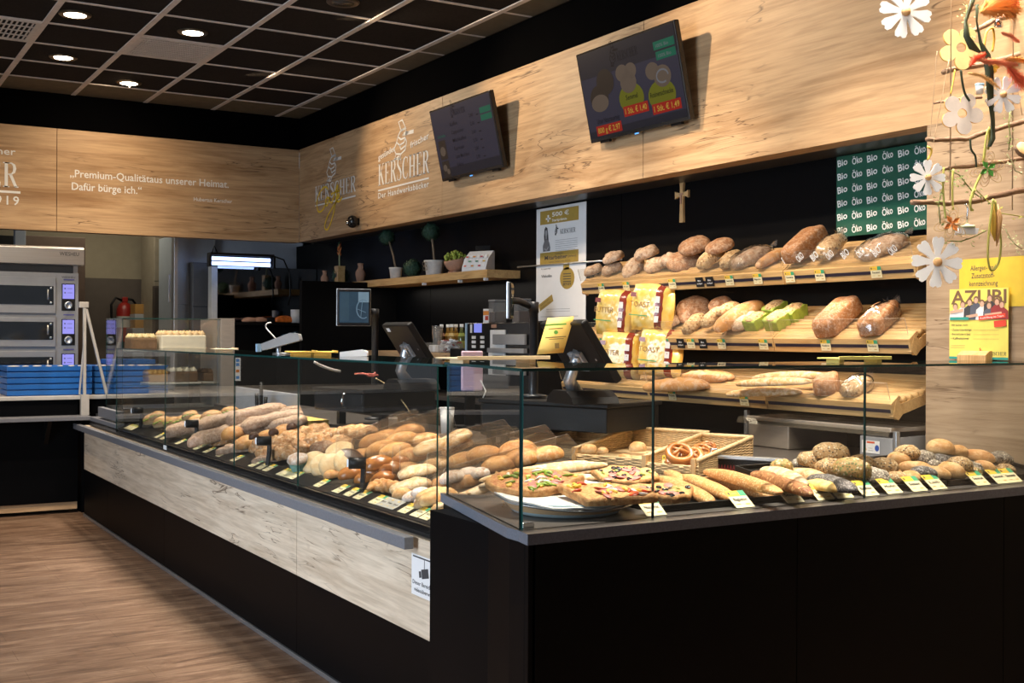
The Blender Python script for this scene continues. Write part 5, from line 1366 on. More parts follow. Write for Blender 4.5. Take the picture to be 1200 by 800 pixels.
# ---- shelves
def shpl(k): return (SH[k][0], SH[k][1], SH[k][2]+.035)
S0, S1, S2 = shpl(0), shpl(1), shpl(2)
WRAP = []
for kd, u, v, w, an, lf, pt, rl in (
  ('rye_loaf',695,321,23,0,0,0,0),('rye_loaf',718,308,26,0,.06,0,0),('rye_loaf',716,321,25,10,0,0,0),('oval_loaf',741,314,30,50,.0,-18,0),('rye_loaf',757,306,30,0,.06,0,0),('rye_loaf',768,316,29,0,.0,0,10),('rye_loaf',783,309,28,0,.02,0,0),
  ('round_loaf',800,308,42,10,.0,0,18),('round_loaf',812,294,38,0,.08,0,15),('round_loaf',842,292,34,0,.07,0,10),('seeded_loaf',832,306,36,35,.02,-10,0),('seeded_loaf',856,301,28,60,.0,0,0),('white_loaf',903,303,42,30,.0,0,0),('tin_loaf',942,291,54,35,.03,-8,0)):
    place('on the topmost bread shelf', kd, u, v, w*1.06, an, S0, lf+.008, pt, rl)
for kd, u, v, w, an, lf, pt, rl in (
  ('rye_loaf',755,375,42,0,0,0,0),('round_loaf',811,359,41,0,.02,0,42),('round_loaf',843,354,28,0,.05,0,25),('oval_loaf',783,381,34,20,0,0,0),('seeded_loaf',812,380,30,40,.0,-10,0),('seeded_loaf',836,369,34,30,.03,-8,0),('seeded_loaf',852,359,28,20,.06,0,0),('white_loaf',864,367,66,30,.02,0,0),('oval_loaf',872,378,36,50,.0,0,0),('tin_loaf',980,369,58,38,.0,-6,0)):
    place('on the middle bread shelf', kd, u, v, w*1.04, an, S1, lf+.008, pt, rl)
for a, b, lf, kd in (((754,449),(830,447),0,'panini_loaf'),((800,437),(850,440),.0,'panini_loaf'),((828,436),(858,440),.0,'panini_loaf'),((850,459),(940,456),0,'baguette'),((862,447),(952,444),.055,'baguette'),((880,440),(970,437),.05,'baguette')):
    place2('on the lowest bread shelf', kd, a, b, S2, lf)
place('on the lowest bread shelf', 'tin_loaf', 968, 450, 34, 70, S2, 0)
# loaves in crinkled plastic
def crinkle(L, W, H, seed):
    m = surf('w', L*1.05, W*1.07, H*1.05, ex=3.0, amp=.06, fr=38, seed=seed, nx=34, ny=20, ridged=.04)
    tail = MB(); n = 9
    vs = [(L*.5,0,H*.45)]
    for i in range(n+1):
        a = -1.1+2.2*i/n; vs.append((L*.5+.06*math.cos(a)*(.7+.3*(i%2)), .05*math.sin(a), H*.45+.03*(i%2)-.01))
    m.add(vs, [(0,i,i+1) for i in range(1,n+1)], 0); return m
def wrapped(zone, kd, u, v, w, an, pl, lf, pt, desc):
    o = place(zone, kd, u, v, w, an, pl, lf, pt, desc=desc)
    L, W, H = KD[kd]['d']
    t = thing('wrapped_loaf', '', 'bread', o.location); t.rotation_euler = o.rotation_euler; t.scale = o.scale
    key = (zone, kd+desc); L_ = ITEMS[key]; L_[-1] = (u, t, desc, 'bread')
    o.name = 'loaf'; o.parent = t; o.location = (0,0,0); o.rotation_euler = (0,0,0); o.scale = (1,1,1)
    obj('plastic_wrap', crinkle(L,W,H,u), M['wrap'], t)
wrapped('on the topmost bread shelf','oval_loaf',879,301,52,15,S0,0,0,'plastic wrapped floury loaf')
wrapped('on the topmost bread shelf','seeded_loaf',972,290,42,40,S0,.03,-8,'plastic wrapped seeded loaf with tied end')
wrapped('on the topmost bread shelf','oval_loaf',1032,294,62,10,S0,.0,0,'plastic wrapped domed brown loaf')
wrapped('on the middle bread shelf','tin_loaf',1029,376,54,46,S1,.0,0,'plastic wrapped brown loaf slice block')
wrapped('on the lowest bread shelf','seeded_loaf',1004,450,40,55,S2,.0,0,'plastic wrapped dark loaf')
# small loaves in green paper sleeves
M['green_paper'] = plain('lime_paper_sleeve', (.33,.44,.06), .6, var=.35, scale=30)
pe = surf('p',.13,.085,.03,amp=.06,fr=40,seed=2).mesh('seeded_top', CR['oat'])
sl_ = MB(); sl_.prism([(-.055,0),(.055,0),(.066,.062),(.05,.07),(-.05,.07),(-.066,.062)], -.043, .043, 'y'); sle = sl_.mesh('paper_sleeve', M['green_paper'], .006)
for u, v, w, lab in ((885,375,27,'nearest the long golden loaf'),(907,361,26,'at the back, standing behind the others'),(911,374,31,'standing in front'),(929,365,28,'nearest the oblong tin loaf')):
    pl_ = S1; p = P(u, v, pl=(pl_[0]+pl_[1]*.04, pl_[1])); s = w*depth(p)/F/.125
    t = thing('sleeved_loaf', 'small seeded loaf in lime green paper sleeve, '+lab, 'bread', p-pl_[1]*.045*s, R(35)-YAW, 'green sleeved loaves on the middle shelf'); t.scale = (s,s,s)
    t.rotation_euler = (R(6),R(-25),R(35)-YAW)
    link('paper_sleeve', sle, t); link('seeded_top', pe, t, (0,0,.058))
# yellow bread bags
def bagmat():
    m, nt, b = new_mat('yellow_bread_bag'); f = noise_t(nt, coords(nt,'Object'), 14, 4)
    nt.links.new(ramp(nt, f, [(.3,(.80,.46,.06)),(.5,(.86,.60,.16)),(.75,(.90,.76,.42))]), b.inputs['Base Color']); b.inputs['Roughness'].default_value = .18; b.inputs['Specular IOR Level'].default_value = .7
    bump(nt, b, f, .5, .008); return m
M['bag'] = bagmat(); M['bag_red'] = plain('bag_brown_red', (.24,.035,.018), .25)
def bread_bag(u, v, w, pl, yaw, lean, label, text, L=.26, W=.15, H=.27, lift=0):
    p = P(u, v, pl=(pl[0]+pl[1]*(H*.5), pl[1]))
    t = thing('bread_bag', label, 'bread bag', p-pl[1]*(H*.5-.018), 0, 'yellow bread bags on the shelves')
    t.rotation_euler = (0, lean, yaw)
    mb = MB(); nx, nz = 18, 12
    # pillow: front toward -y
    def pt(i, j, sgn):
        a = i/nx*2-1; c = j/nz*2-1
        bul = max(0,(1-a**4)*(1-c**4))**.5
        return (a*L/2*(1-.06*abs(c)), sgn*W/2*bul + .006*math.sin(i*1.7+j*2.3)*bul, (c*.5+.5)*H*(1-.04*a*a))
    for sgn in (-1, 1):
        b0 = len(mb.v); mb.v += [pt(i,j,sgn) for j in range(nz+1) for i in range(nx+1)]
        for j in range(nz):
            for i in range(nx):
                q = b0+j*(nx+1)+i; f = (q,q+1,q+nx+2,q+nx+1)
                mb.f.append(f if sgn < 0 else f[::-1]); mb.m.append(1 if i in (12,13,14) else 0); mb.sm.append(True)
    obj('bag', mb, [M['bag'], M['bag_red']], t)
    tb = MB()
    fr = frame((-L*.42,-W/2-.004,H*.42), (1,0,0),(0,0,1))
    put_text(tb, text, 0, .02, .030, .12, 0, .004, fr)
    rect(tb, 0, .075, .035, .10, 1, fr); rect(tb, .0, -.03, .11, -.024, 2, fr)
    fr2 = frame((L*.17,-W/2-.001,H*.2), (1,0,0),(0,0,1))
    for k in range(3): rect(tb, 0, .055*k, .026, .055*k+.036, 3, fr2, .002)
    obj('print', tb, [plain('bag_ink_brown',(.30,.14,.02)), M['bag_red'], plain('bag_ink_green',(.10,.35,.10)), plain('bag_ink_white',(.8,.75,.7))], t)
yb_ = -PI/2
bread_bag(713,372,0,S1,R(-62),R(5),'glossy yellow bread bag at the poster end of the middle shelf','BUTTER')
bread_bag(755,366,0,S1,R(-62),R(5),'glossy yellow bread bag standing behind the cracked rye loaf','TOAST')
bread_bag(722,420,0,S2,R(-55),R(4),'glossy yellow bread bag on the lowest shelf behind the near monitor','BUTTER')
bread_bag(768,417,0,S2,R(-55),R(5),'glossy yellow bread bag on the lowest shelf beside the slashed loaves','TOAST')

# ------------------------------------------------------------------ pizza
cpz = Vector((1.965, GY+.235, WT))
M['cer'] = plain('pale_ceramic', (.55,.68,.72), .3); M['clayc'] = plain('tan_clay_rim', (.55,.36,.2), .6)
M['crumpled'] = plain('crumpled_white_paper', (.74,.70,.64), .6, bmp=.8, scale=60, var=.1)
ph = thing('pizza_stand', 'round pale ceramic plate stand holding pizza pieces at the counter corner', 'plate', (cpz.x,cpz.y,WT))
obj('plate', MB().lathe([(0,0),(.150,0),(.162,.004),(.187,.034),(.190,.044),(.184,.044),(.15,.03),(0,.03)],44,caps=False), [M['cer']], ph)
obj('tan_face', MB().lathe([(.1695,.0125),(.1868,.0332)],44,caps=False), M['clayc'], ph)
TRT = Matrix.Rotation(R(5),4,(cy_,-sy_,0)) @ Matrix.Rotation(R(3),4,(sy_,cy_,0))
pp = thing('pizza_tray', 'thin round tray lined with crumpled white paper under the pizza pieces', 'tray', (cpz.x-.0,cpz.y+.012,WT+.054))
pp.rotation_euler = TRT.to_euler()
obj('metal_disc', MB().lathe([(0,-.012),(.20,-.012),(.222,-.004),(.224,-.002),(.20,-.006),(0,-.006)],44,caps=False), M['alu'], pp)
mb = MB(); n = 44; vs = [(0,0,.002)]
for j in range(n):
    a = 2*PI*j/n; vs.append((.214*math.cos(a)*(1+.02*math.sin(5*a)), .212*math.sin(a), .001+.003*math.sin(9*a)+.002))
vs2 = [(v[0],v[1],v[2]-.0045) for v in vs]
mb.add(vs+vs2, [(0,1+j,1+(j+1)%n) for j in range(n)]+[(n+1,n+2+(j+1)%n,n+2+j) for j in range(n)]+[(1+j,n+2+j,n+2+(j+1)%n,1+(j+1)%n) for j in range(n)])
obj('paper_sheet', mb, M['crumpled'], pp)
M['dough'] = crust('pizza_base', (.52,.26,.085), (.28,.095,.025), 45, .3, (.68,.44,.20), bmp=.8)
M['pzc'] = crust('pizza_cheese', (.56,.27,.075), (.36,.10,.03), 50, .6, (.72,.50,.20), bmp=1.0)
M['pzc2'] = crust('pizza_cheese_red', (.46,.15,.055), (.25,.055,.02), 55, .6, (.66,.40,.15), bmp=1.0)
M['ham'] = plain('ham_pink', (.50,.16,.13), .4, var=.3, scale=30); M['olive'] = plain('black_olive', (.012,.010,.013), .2, spec=.7)
M['pepper'] = plain('green_pepper', (.20,.28,.03), .35, var=.4); M['tomato'] = plain('tomato_red', (.55,.07,.02), .3, var=.3); M['corn'] = plain('yellow_topping', (.72,.46,.06), .4, var=.2); M['onion'] = plain('white_topping', (.78,.70,.6), .4)
def pizza(u, v, pts, label, seedn, tops, z, cheese, pitch=0):
    """a piece of pizza with outline pts (metres, about its middle)"""
    p = P(u, v, z=z+.012)
    t = thing('pizza_piece', label, 'pizza', (p.x,p.y,z), -YAW); t.rotation_euler = (R(pitch),0,-YAW); t.scale = (1,1,1.15)
    n = len(pts)
    from mathutils.geometry import interpolate_bezier
    ring = []
    for i in range(n):
        a, b = Vector(pts[i]), Vector(pts[(i+1)%n])
        for k in range(6): 
            q = a.lerp(b, k/6); q *= 1+.03*mnoise.noise(Vector((q.x*40,q.y*40,seedn))); ring.append(q)
    m_ = len(ring); mb = MB(); lev = [(1,0),(1.02,.010),(.985,.021),(.93,.020),(.70,.018),(.35,.019),(0.02,.018)]
    vs = [(q.x*s, q.y*s, h+.0035*mnoise.noise(Vector((q.x*s*70,q.y*s*70,seedn)))*(h>0)*2) for s, h in lev for q in ring]
    fs = [(i*m_+j,i*m_+(j+1)%m_,(i+1)*m_+(j+1)%m_,(i+1)*m_+j) for i in range(len(lev)-1) for j in range(m_)]
    mb.add(vs, fs, 0, True); mb.add([vs[j] for j in range(m_)], [tuple(range(m_))[::-1]])
    for i in range(len(fs)): mb.m[i] = 0 if i < 3*m_ else 1
    obj('crust', mb, [M['dough'], cheese], t)
    rnd = random.Random(seedn)
    def inside(): 
        q = ring[rnd.randrange(m_)]; s = math.sqrt(rnd.random())*.84; return q.x*s, q.y*s
    for nm, mt, cnt, kind_ in tops:
        mb = MB()
        for i in range(int(cnt*1.7) if cnt > 2 else cnt):
            x, y = inside(); a = rnd.uniform(0,6)
            mm = Matrix.Translation((x,y,.0185)) @ Matrix.Scale(.8,4) @ Matrix.Rotation(a,4,'Z') @ Matrix.Rotation(rnd.uniform(-.3,.3),4,'X')
            if kind_ == 'ring':
                mb.tube([(.009*math.cos(2*PI*k/10),.009*math.sin(2*PI*k/10),.002) for k in range(10)], .0038, 6, mat=mm, closed=True)
            elif kind_ == 'slice':
                k = rnd.uniform(.5,.85); mb.lathe([(0,0),(.026*k,0),(.028*k,.002),(.025*k,.004),(0,.005)],14,mat=mm@Matrix.Scale(1.4,4,(1,0,0)),caps=False)
            elif kind_ == 'strip':
                mb.tube([(-.022,.0,.002),(-.008,.006,.004),(.008,.004,.004),(.022,-.004,.002)],[.003,.006,.006,.003],6,mat=mm)
            elif kind_ == 'lump':
                mb.ball((0,0,.002),(rnd.uniform(.008,.014),rnd.uniform(.006,.010),.005),8,6,mat=mm)
        o = obj(nm, mb, mt, t)
        if cnt > 1: o['kind'] = 'stuff'
    return t
zt_ = WT+.072
half = [(-.155,-.015),(-.12,-.075),(-.05,-.105),(.02,-.10),(.085,-.045),(.15,.035),(.09,.075),(.02,.10),(-.06,.10),(-.125,.06)]
pizza(628,565,half,'browned pizza half with green pepper pieces on the round plate',3,[('ham','ham' and M['ham'],5,'slice'),('pepper_pieces',M['pepper'],14,'strip'),('onion_pieces',M['onion'],4,'strip'),('yellow_pieces',M['corn'],9,'lump')],zt_,M['pzc2'],12)
sl2 = [(-.135,.05),(-.06,-.10),(.04,-.085),(.15,-.055),(.14,-.0),(.02,.07)]
pizza(708,577,sl2,'pizza slice with tomato and yellow pepper strips on the round plate',5,[('tomato_slice',M['tomato'],2,'slice'),('ham',M['ham'],3,'slice'),('yellow_strips',M['corn'],6,'strip'),('white_topping',M['onion'],3,'strip'),('red_strips',M['tomato'],3,'strip')],zt_-.014,M['pzc'],9)
sl3 = [(-.12,.05),(-.08,-.05),(.02,-.07),(.11,-.01),(.09,.06),(-.02,.09)]
pizza(735,559,sl3,'pizza slice with ham and black olives behind the round plate',8,[('ham',M['ham'],5,'slice'),('olive_rings',M['olive'],9,'ring'),('pepper_pieces',M['pepper'],4,'lump')],WT+.03,M['pzc'],14)
sl4 = [(-.10,.045),(-.075,-.03),(.03,-.075),(.085,-.045),(.105,.03),(.0,.07)]
pizza(775,577,sl4,'pizza slice with ham and black olives on tray behind pane joint',11,[('ham',M['ham'],4,'slice'),('olive_rings',M['olive'],9,'ring'),('pepper_pieces',M['pepper'],3,'lump')],WT+.022,M['pzc'],10)
# crumbs on the dark top
mb = MB(); rnd = random.Random(12)
for i in range(40):
    u, v = rnd.uniform(555,650), rnd.uniform(580,618)
    p = P(u, v, z=WT+.001)
    if p.x > 1.74+(p.y-2.78)*.26 and p.y > GY+.015 and (Vector((p.x-cpz.x,p.y-cpz.y)).length > .15): mb.ball((p.x-1.8,p.y-2.9,.0008), rnd.uniform(.0012,.003), 6, 4)
p = P(550,579,z=WT); mb.ball((p.x-1.8,p.y-2.9,.003),(.008,.005,.004),8,6)
cr = obj('bread_crumbs', mb, CR['pale'], None, loc=(1.8,2.9,WT)); cr['kind'] = 'stuff'; tag(cr, 'scattered pale crumbs on the dark counter top before the pizza', 'crumbs')

# ------------------------------------------------------------------ labels for the bread
REF = {'in the corner counter': ('the oak wall panel', True), Z1: ('the chamfered corner', True), 'on the topmost bread shelf': ('the poster', False), 'on the middle bread shelf': ('the poster', False), 'on the lowest bread shelf': ('the poster', False), 'in a wicker basket': ('the slicer', True), 'crossing the chamfered corner': ('the pizza', True)}
for (zone, kd), L_ in ITEMS.items():
    ref, rev = REF[zone]
    L_.sort(key=lambda q: -q[0] if rev else q[0])
    for i, (u, o, desc, cat) in enumerate(L_):
        lab = desc + ' ' + zone
        if len(L_) > 1:
            lab += ', ' + (ORD[i] + ' ' if i else 'first ') + 'from ' + ref
        tag(o, lab, cat, (desc + 's ' + zone) if len(L_) > 1 else None)
# ================================================================== writing, screens and posters
M['letter'] = plain('white_lettering', (.84,.84,.82), .5, var=.02)
M['letter_y'] = plain('yellow_lettering', (.90,.60,.03), .5, var=.02)
XW = XF-.0025
def wall_frame(y, z): return frame((XW, y, z), (0,-1,0), (0,0,1))
def onw(u, v): return P(u, v, x=XF)
# house logo with cafe script
def logo(label, ua, va, ub, vb, cap):
    a, b = onw(ua, va), onw(ub, vb)
    w_ = a.y-b.y
    t = thing('wall_logo', label, 'logo', (XW, a.y, a.z))
    mb = MB(); fr = frame((0,0,0),(0,-1,0),(0,0,1))
    serif_word(mb, 'KERSCHER', 0, 0, cap, w_, 0, fr); rect(mb, 0, -.046, w_, -.032, 0, fr)
    obj('lettering', mb, M['letter'], t)
    return t, w_, fr
t, w1, fr = logo('white baker logo with yellow cafe script on the fascia next to the corner', 369.5, 236.5, 417, 226, .142)
mb = MB(); baker(mb, .30*w1, .155, .30, .014, 0, fr, 0, .36*w1); obj('baker_drawing', mb, M['letter'], t)
def curve(pts, n=6):
    out = []
    for i in range(len(pts)-1):
        p0, p1, p2, p3 = pts[max(i-1,0)], pts[i], pts[i+1], pts[min(i+2,len(pts)-1)]
        for q in range(n):
            tt = q/n; out.append(tuple(.5*((2*p1[j])+(-p0[j]+p2[j])*tt+(2*p0[j]-5*p1[j]+4*p2[j]-p3[j])*tt*tt+(-p0[j]+3*p1[j]-3*p2[j]+p3[j])*tt**3) for j in (0,1)))
    out.append(pts[-1]); return out
mb = MB()
def script_line(pts): strip(mb, curve([(.04*w1+(a-.2)*.72*w1, -.005+b*.30) for a, b in pts]), .019, 0, fr, .0006)
script_line([(.62,.30),(.50,.40),(.33,.28),(.22,.02),(.26,-.30),(.42,-.30),(.58,-.06)])
script_line([(.66,.02),(.58,.05),(.52,-.08),(.57,-.20),(.66,-.04),(.68,.04),(.68,-.10),(.76,-.14)])
script_line([(.76,-.14),(.90,.26),(.95,.34),(.92,.1),(.80,-.5),(.62,-.92),(.50,-.84),(.62,-.5),(.92,-.12)])
script_line([(.92,-.12),(1.0,.02),(.96,.06),(.92,-.08),(.98,-.16),(1.10,-.06)]); script_line([(.99,.16),(1.05,.24)]); script_line([(.72,.12),(.84,.15),(1.02,.16)])
obj('cafe_script', mb, M['letter_y'], t)
t, w2, fr = logo('large white baker logo with slogan lines on the fascia beside the smaller screen', 443.5, 218, 503, 203, .182)
mb = MB(); baker(mb, .33*w2, .175, .31, .015, 0, fr, 0, .38*w2); obj('baker_drawing', mb, M['letter'], t)
mb = MB(); put_text(mb, 'gesünder', 0, .215, .05, .35*w2, 0, .012, fr, rot=R(7)); obj('lettering', mb, M['letter'], t)
mb = MB(); put_text(mb, 'frischer', .65*w2, .235, .05, .35*w2, 0, .012, fr, rot=R(6)); obj('lettering', mb, M['letter'], t)
mb = MB(); put_text(mb, 'Der Handwerksbäcker', 0, -.105, .046, w2, 0, .022, fr, spacing=1.2); obj('lettering', mb, M['letter'], t)
# back fascia quote and half visible logo
def onb(u, v): return P(u, v, y=YB)
a = onb(82, 207); fr = frame((0,0,0),(1,0,0),(0,0,1))
t = thing('wall_quote', 'white handwritten quote in three lines on the back fascia', 'lettering', (a.x, YB-.0025, a.z))
b = onb(268, 216); wq = b.x-a.x
mb = MB(); put_text(mb, '„Premium-Qualitätaus unserer Heimat.', 0, 0, .066, wq, 0, .012, fr); obj('lettering', mb, M['letter'], t)
q = onb(84, 219.5); q2 = onb(166, 224)
mb = MB(); put_text(mb, 'Dafür bürge ich.“', q.x-a.x, q.z-a.z-.02, .066, q2.x-q.x, 0, .012, fr); obj('lettering', mb, M['letter'], t)
q = onb(227, 234); q2 = onb(272, 236)
mb = MB(); put_text(mb, 'Hubertus Kerscher', q.x-a.x, q.z-a.z-.01, .036, q2.x-q.x, 0, .01, fr); obj('lettering', mb, M['letter'], t)
b = onb(21, 220)
t = thing('wall_logo', 'cropped white house logo with founding year at the edge of the back fascia', 'logo', (b.x-1.02, YB-.0025, b.z-.0))
mb = MB(); serif_word(mb, 'KERSCHER', 0, 0, .215, 1.02, 0, fr); rect(mb, 0, -.05, 1.04, -.03, 0, fr); obj('lettering', mb, M['letter'], t)
mb = MB(); put_text(mb, 'frischer', 1.0, .28, .06, .34, 0, .008, fr, align='r'); obj('lettering', mb, M['letter'], t)
mb = MB(); put_text(mb, 'seit 1919', 1.03, -.15, .075, .52, 0, .015, fr, align='r', spacing=1.3); obj('lettering', mb, M['letter'], t)
# small black camera on fascia
p = onw(420, 260)
t = thing('wall_camera', 'small black security camera on the oak fascia above the vases', 'camera', (XF,p.y,p.z))
obj('bracket', MB().box((-.02,-.03,-.03),(0,.03,.03)), M['black_matt'], t, .004)
obj('housing', MB().ball((-.055,0,0),(.05,.055,.055),16,10), M['black_gloss'], t)
obj('lens', MB().tube([(-.095,.01,-.012),(-.108,.012,-.014)], .02, 14), M['chrome'], t)

# ------------------------------------------------------------------ ceiling-hung screens
def em(name, c, s=1.0): return glow(name, c, s)
EM = dict(bg=em('screen_lilac_grey',(.022,.021,.034)), bg2=em('screen_grey',(.013,.0125,.018)), dark=em('screen_dark_print',(.004,.0035,.005)), red=em('screen_red',(.20,.012,.008)), yel=em('screen_yellow_print',(.30,.20,.03)), olive=em('screen_olive',(.085,.085,.008)), green=em('screen_green',(.005,.075,.045)), tan=em('screen_tan',(.075,.055,.042)), brown=em('screen_brown',(.022,.016,.013)), pale=em('screen_pale_print',(.10,.10,.11)), led=em('screen_led',(.1,.35,.9),2.0))
def tv(label, yl, yr, zt, zb, xt, xb, kind_):
    w_, h_ = yl-yr, math.hypot(zt-zb, xt-xb); tilt = math.atan2(xb-xt, zt-zb)
    c = Vector(((xt+xb)/2, (yl+yr)/2, (zt+zb)/2))
    t = thing('wall_screen', label, 'screen', c, 0)
    # local frame: x right (toward -Y), y up the screen, z out of the screen
    fr = frame((0,0,0), (0,-1,0), (xt-xb,0,zt-zb))
    mb = MB(); mb.cbox((0,0,-.018),(w_,h_,.036),0,fr); obj('housing', mb, M['black_gloss'], t, .005)
    mb = MB(); mb.cbox((0,0,-.05),(w_*.7,h_*.6,.05),0,fr); obj('back_cover', mb, M['black_matt'], t, .01)
    W2, H2 = w_/2-.012, h_/2-.012
    mb = MB(); rect(mb,-W2,-H2+.01,W2,H2,0,fr,.001); obj('screen', mb, EM['bg'], t)
    for sx in (-1,1): obj('stand_clip', MB().cbox((sx*w_*.36,-h_/2-.006,-.018),(.09,.012,.02),0,fr), M['black_matt'], t)
    obj('status_light', MB().cbox((-.02,-h_/2-.004,-.008),(.03,.006,.006),0,fr), EM['led'], t)
    back = Vector((XF-c.x, 0, 0))
    obj('wall_arm', MB().tube([Vector((.04,0,0)), Vector((back.x-.01,0,.03))], .03, 10), M['black_matt'], t)
    obj('wall_plate', MB().box((back.x-.012,-.12,-.12),(back.x,.12,.14)), M['black_matt'], t)
    mb = MB(); ms = [EM[k] for k in ('bg2','dark','red','yel','olive','green','tan','brown','pale')]
    if kind_ == 2:
        rect(mb,-W2,H2*.42,W2,H2,0,fr,.0015); rect(mb,-W2,-H2+.01,W2,-H2*.80,0,fr,.0015)
        baker(mb,-.14,H2*.52,.14,.006,1,fr,.002); serif_word(mb,'KERSCHER',-.07,H2*.60,.05,.19,1,fr,.002)
        for i in range(2):
            x, y = W2-.19+.01*i, H2*.56-.055*i; rect(mb,x,y,W2-.01,y+.045,5,fr,.002); put_text(mb,'100% Bio',x+.02,y+.012,.018,.11,8,.004,fr,lift=.0025)
        def prod(x, y, r, m_): disc(mb,x,y,r,r*.8,m_,fr,.0025,18)
        disc(mb,-.30,-.02,.09,.075,7,fr,.002); disc(mb,-.22,.06,.085,.075,7,fr,.0022); disc(mb,-.30,-.05,.085,.05,6,fr,.0024)
        disc(mb,.0,-.07,.115,.085,4,fr,.002); prod(-.05,.08,.06,6); prod(.03,.08,.055,6); prod(-.005,.02,.075,6)
        disc(mb,.27,-.10,.12,.085,4,fr,.002); prod(.22,.04,.06,6); prod(.30,.0,.075,6); strip(mb,arc(.30,.0,.05,.035,0,300,14),.01,8,fr,.003)
        put_text(mb,'Unser Natursauerteig',-.36,-.165,.03,.22,1,.01,fr,lift=.003); put_text(mb,'Semmel',-.05,-.075,.028,.11,1,.01,fr,lift=.003); put_text(mb,'Rosinenschnecke',.17,-.10,.028,.2,1,.01,fr,lift=.003)
        for x, y, wd, s in ((-.38,-.235,.25,'800 g € 2,97'),(-.09,-.165,.23,'1 Stk. € 1,40'),(.17,-.195,.25,'1 Stk. € 1,49')):
            rect(mb,x,y,x+wd,y+.058,2,fr,.0032); put_text(mb,s,x+.015,y+.014,.032,wd-.03,3,.012,fr,lift=.004)
    else:
        rect(mb,-W2,-H2+.01,W2,-H2*.70,0,fr,.0015)
        baker(mb,-.13,H2*.66,.12,.005,1,fr,.002); serif_word(mb,'KERSCHER',-.08,H2*.70,.04,.16,1,fr,.002)
        for i in range(2):
            x, y = W2-.16, H2*.52-.05*i; rect(mb,x,y,W2-.01,y+.04,5,fr,.002)
        rect(mb,-W2+.04,-.11,-W2+.15,.03,7,fr,.002); rect(mb,-W2+.04,-.24,-W2+.15,-.12,7,fr,.002); disc(mb,-W2+.09,-.05,.04,.035,6,fr,.0025); disc(mb,-W2+.08,-.17,.03,.025,6,fr,.0025); disc(mb,-W2+.12,-.20,.022,.02,6,fr,.0025)
        put_text(mb,'Eis & Heißes',-W2+.05,.05,.02,.12,5,.004,fr,lift=.003)
        for i, s in enumerate(('Kaffee','Cappuccino','Milchkaffee','Espresso','Latte Macchiato','Kakao')):
            put_text(mb,s,-.17,.11-.058*i,.026,min(.2,.018*len(s)),1,.008,fr,lift=.003); put_text(mb,'2,%d0' % (4+i),.12,.13-.058*i,.024,.055,1,.006,fr,lift=.003)
            rect(mb,.22,.13-.058*i,.25,.137-.058*i,1,fr,.003)
    o = obj('screen_image', mb, ms, t)
    return t
tv('tilted wall screen showing a dim drinks list, next to the large baker logo', 7.768, 6.871, 3.06, 2.548, 3.915, 4.03, 1)
tv('tilted wall screen showing breads with red price labels, above the bread shelves', 5.829, 4.900, 3.083, 2.564, 3.915, 4.03, 2)

# wooden cross
p = P(801, 235, x=XN)
t = thing('wall_cross', 'small carved wooden cross on the black niche wall above the bread', 'cross', (XN-.001,p.y,p.z))
fr = frame((0,0,0),(0,-1,0),(0,0,1)); a = .095
poly = [(-.018,-.13),(.018,-.13),(.012,.01),(.015,.025),(.045,.02),(.06,.012),(.06,.058),(.045,.05),(.015,.045),(.012,.06),(.02,.12),(-.02,.12),(-.012,.06),(-.015,.045),(-.045,.05),(-.06,.058),(-.06,.012),(-.045,.02),(-.015,.025),(-.012,.01)]
mb = MB(); mb.prism([(-q[0],q[1]) for q in poly], -.016, 0, 'x'); obj('cross_body', mb, M['pine'], t, .002)
mb = MB(); mb.prism([(-.006,-.02),(.006,-.02),(.006,.03),(.018,.034),(.018,.042),(-.018,.042),(-.018,.034),(-.006,.03)], -.022, -.0165, 'x'); obj('carving', mb, M['terracotta'], t)

# green sign of repeated words
a = P(980.5,181.5,x=XN-.02); b = P(1085,263,x=XN-.02); c = P(981,278,x=XN-.02)
sy0, sy1, sz0, sz1 = b.y-.02, a.y, c.z-.0, a.z+.01
t = thing('word_sign', 'dark green sign repeating two short white words in rows', 'sign', (XN-.001,(sy0+sy1)/2,sz0))
w_, h_ = sy1-sy0, min(sz1, FB-.004)-sz0
obj('panel', MB().box((-.02,-w_/2,0),(0,w_/2,h_)), plain('dark_green_panel',(.006,.085,.052),.5), t, .001)
mb = MB(); fr = frame((-.0215,w_/2,0),(0,-1,0),(0,0,1)); nc, nr = 6, 6; cw, rh = w_/nc, h_/nr
for i in range(nc):
    for j in range(nr):
        put_text(mb, 'Bio' if i % 2 == 0 else 'Öko', cw*(i+.12), rh*(j+.2), rh*.5, cw*.68, 0, .018, fr, rot=R(8))
obj('lettering', mb, M['letter'], t)
# poster
a, b, c = P(629,244,x=XN-.004), P(687,236,x=XN-.004), P(628,376,x=XN-.004)
pw, phh = a.y-b.y, a.z-c.z-.04
t = thing('wall_poster', 'tall white and gold recruiting poster hanging left of the bread shelves'.replace(' left of',' beside'), 'poster', (XN-.001,(a.y+b.y)/2,c.z))
phh = min(a.z, FB-.01)-c.z
obj('sheet', MB().box((-.004,-pw/2,0),(0,pw/2,phh)), M['paper'], t)
M['gold'] = plain('gold_print',(.40,.27,.055),.5); M['ink'] = plain('grey_black_ink',(.05,.05,.055),.6); M['ink_l'] = plain('light_grey_ink',(.35,.35,.36),.6)
fr = frame((-.0045,pw/2,0),(0,-1,0),(0,0,1)); X0, X1 = pw*.08, pw*.86
mb = MB(); rect(mb,X0,phh*.855,X1,phh*.975,0,fr); rect(mb,X0,phh*.50,X1,phh*.605,0,fr); disc(mb,pw*.64,phh*.365,pw*.145,phh*.095,0,fr); rect(mb,pw*.56,phh*.44,pw*.68,phh*.5,0,fr)
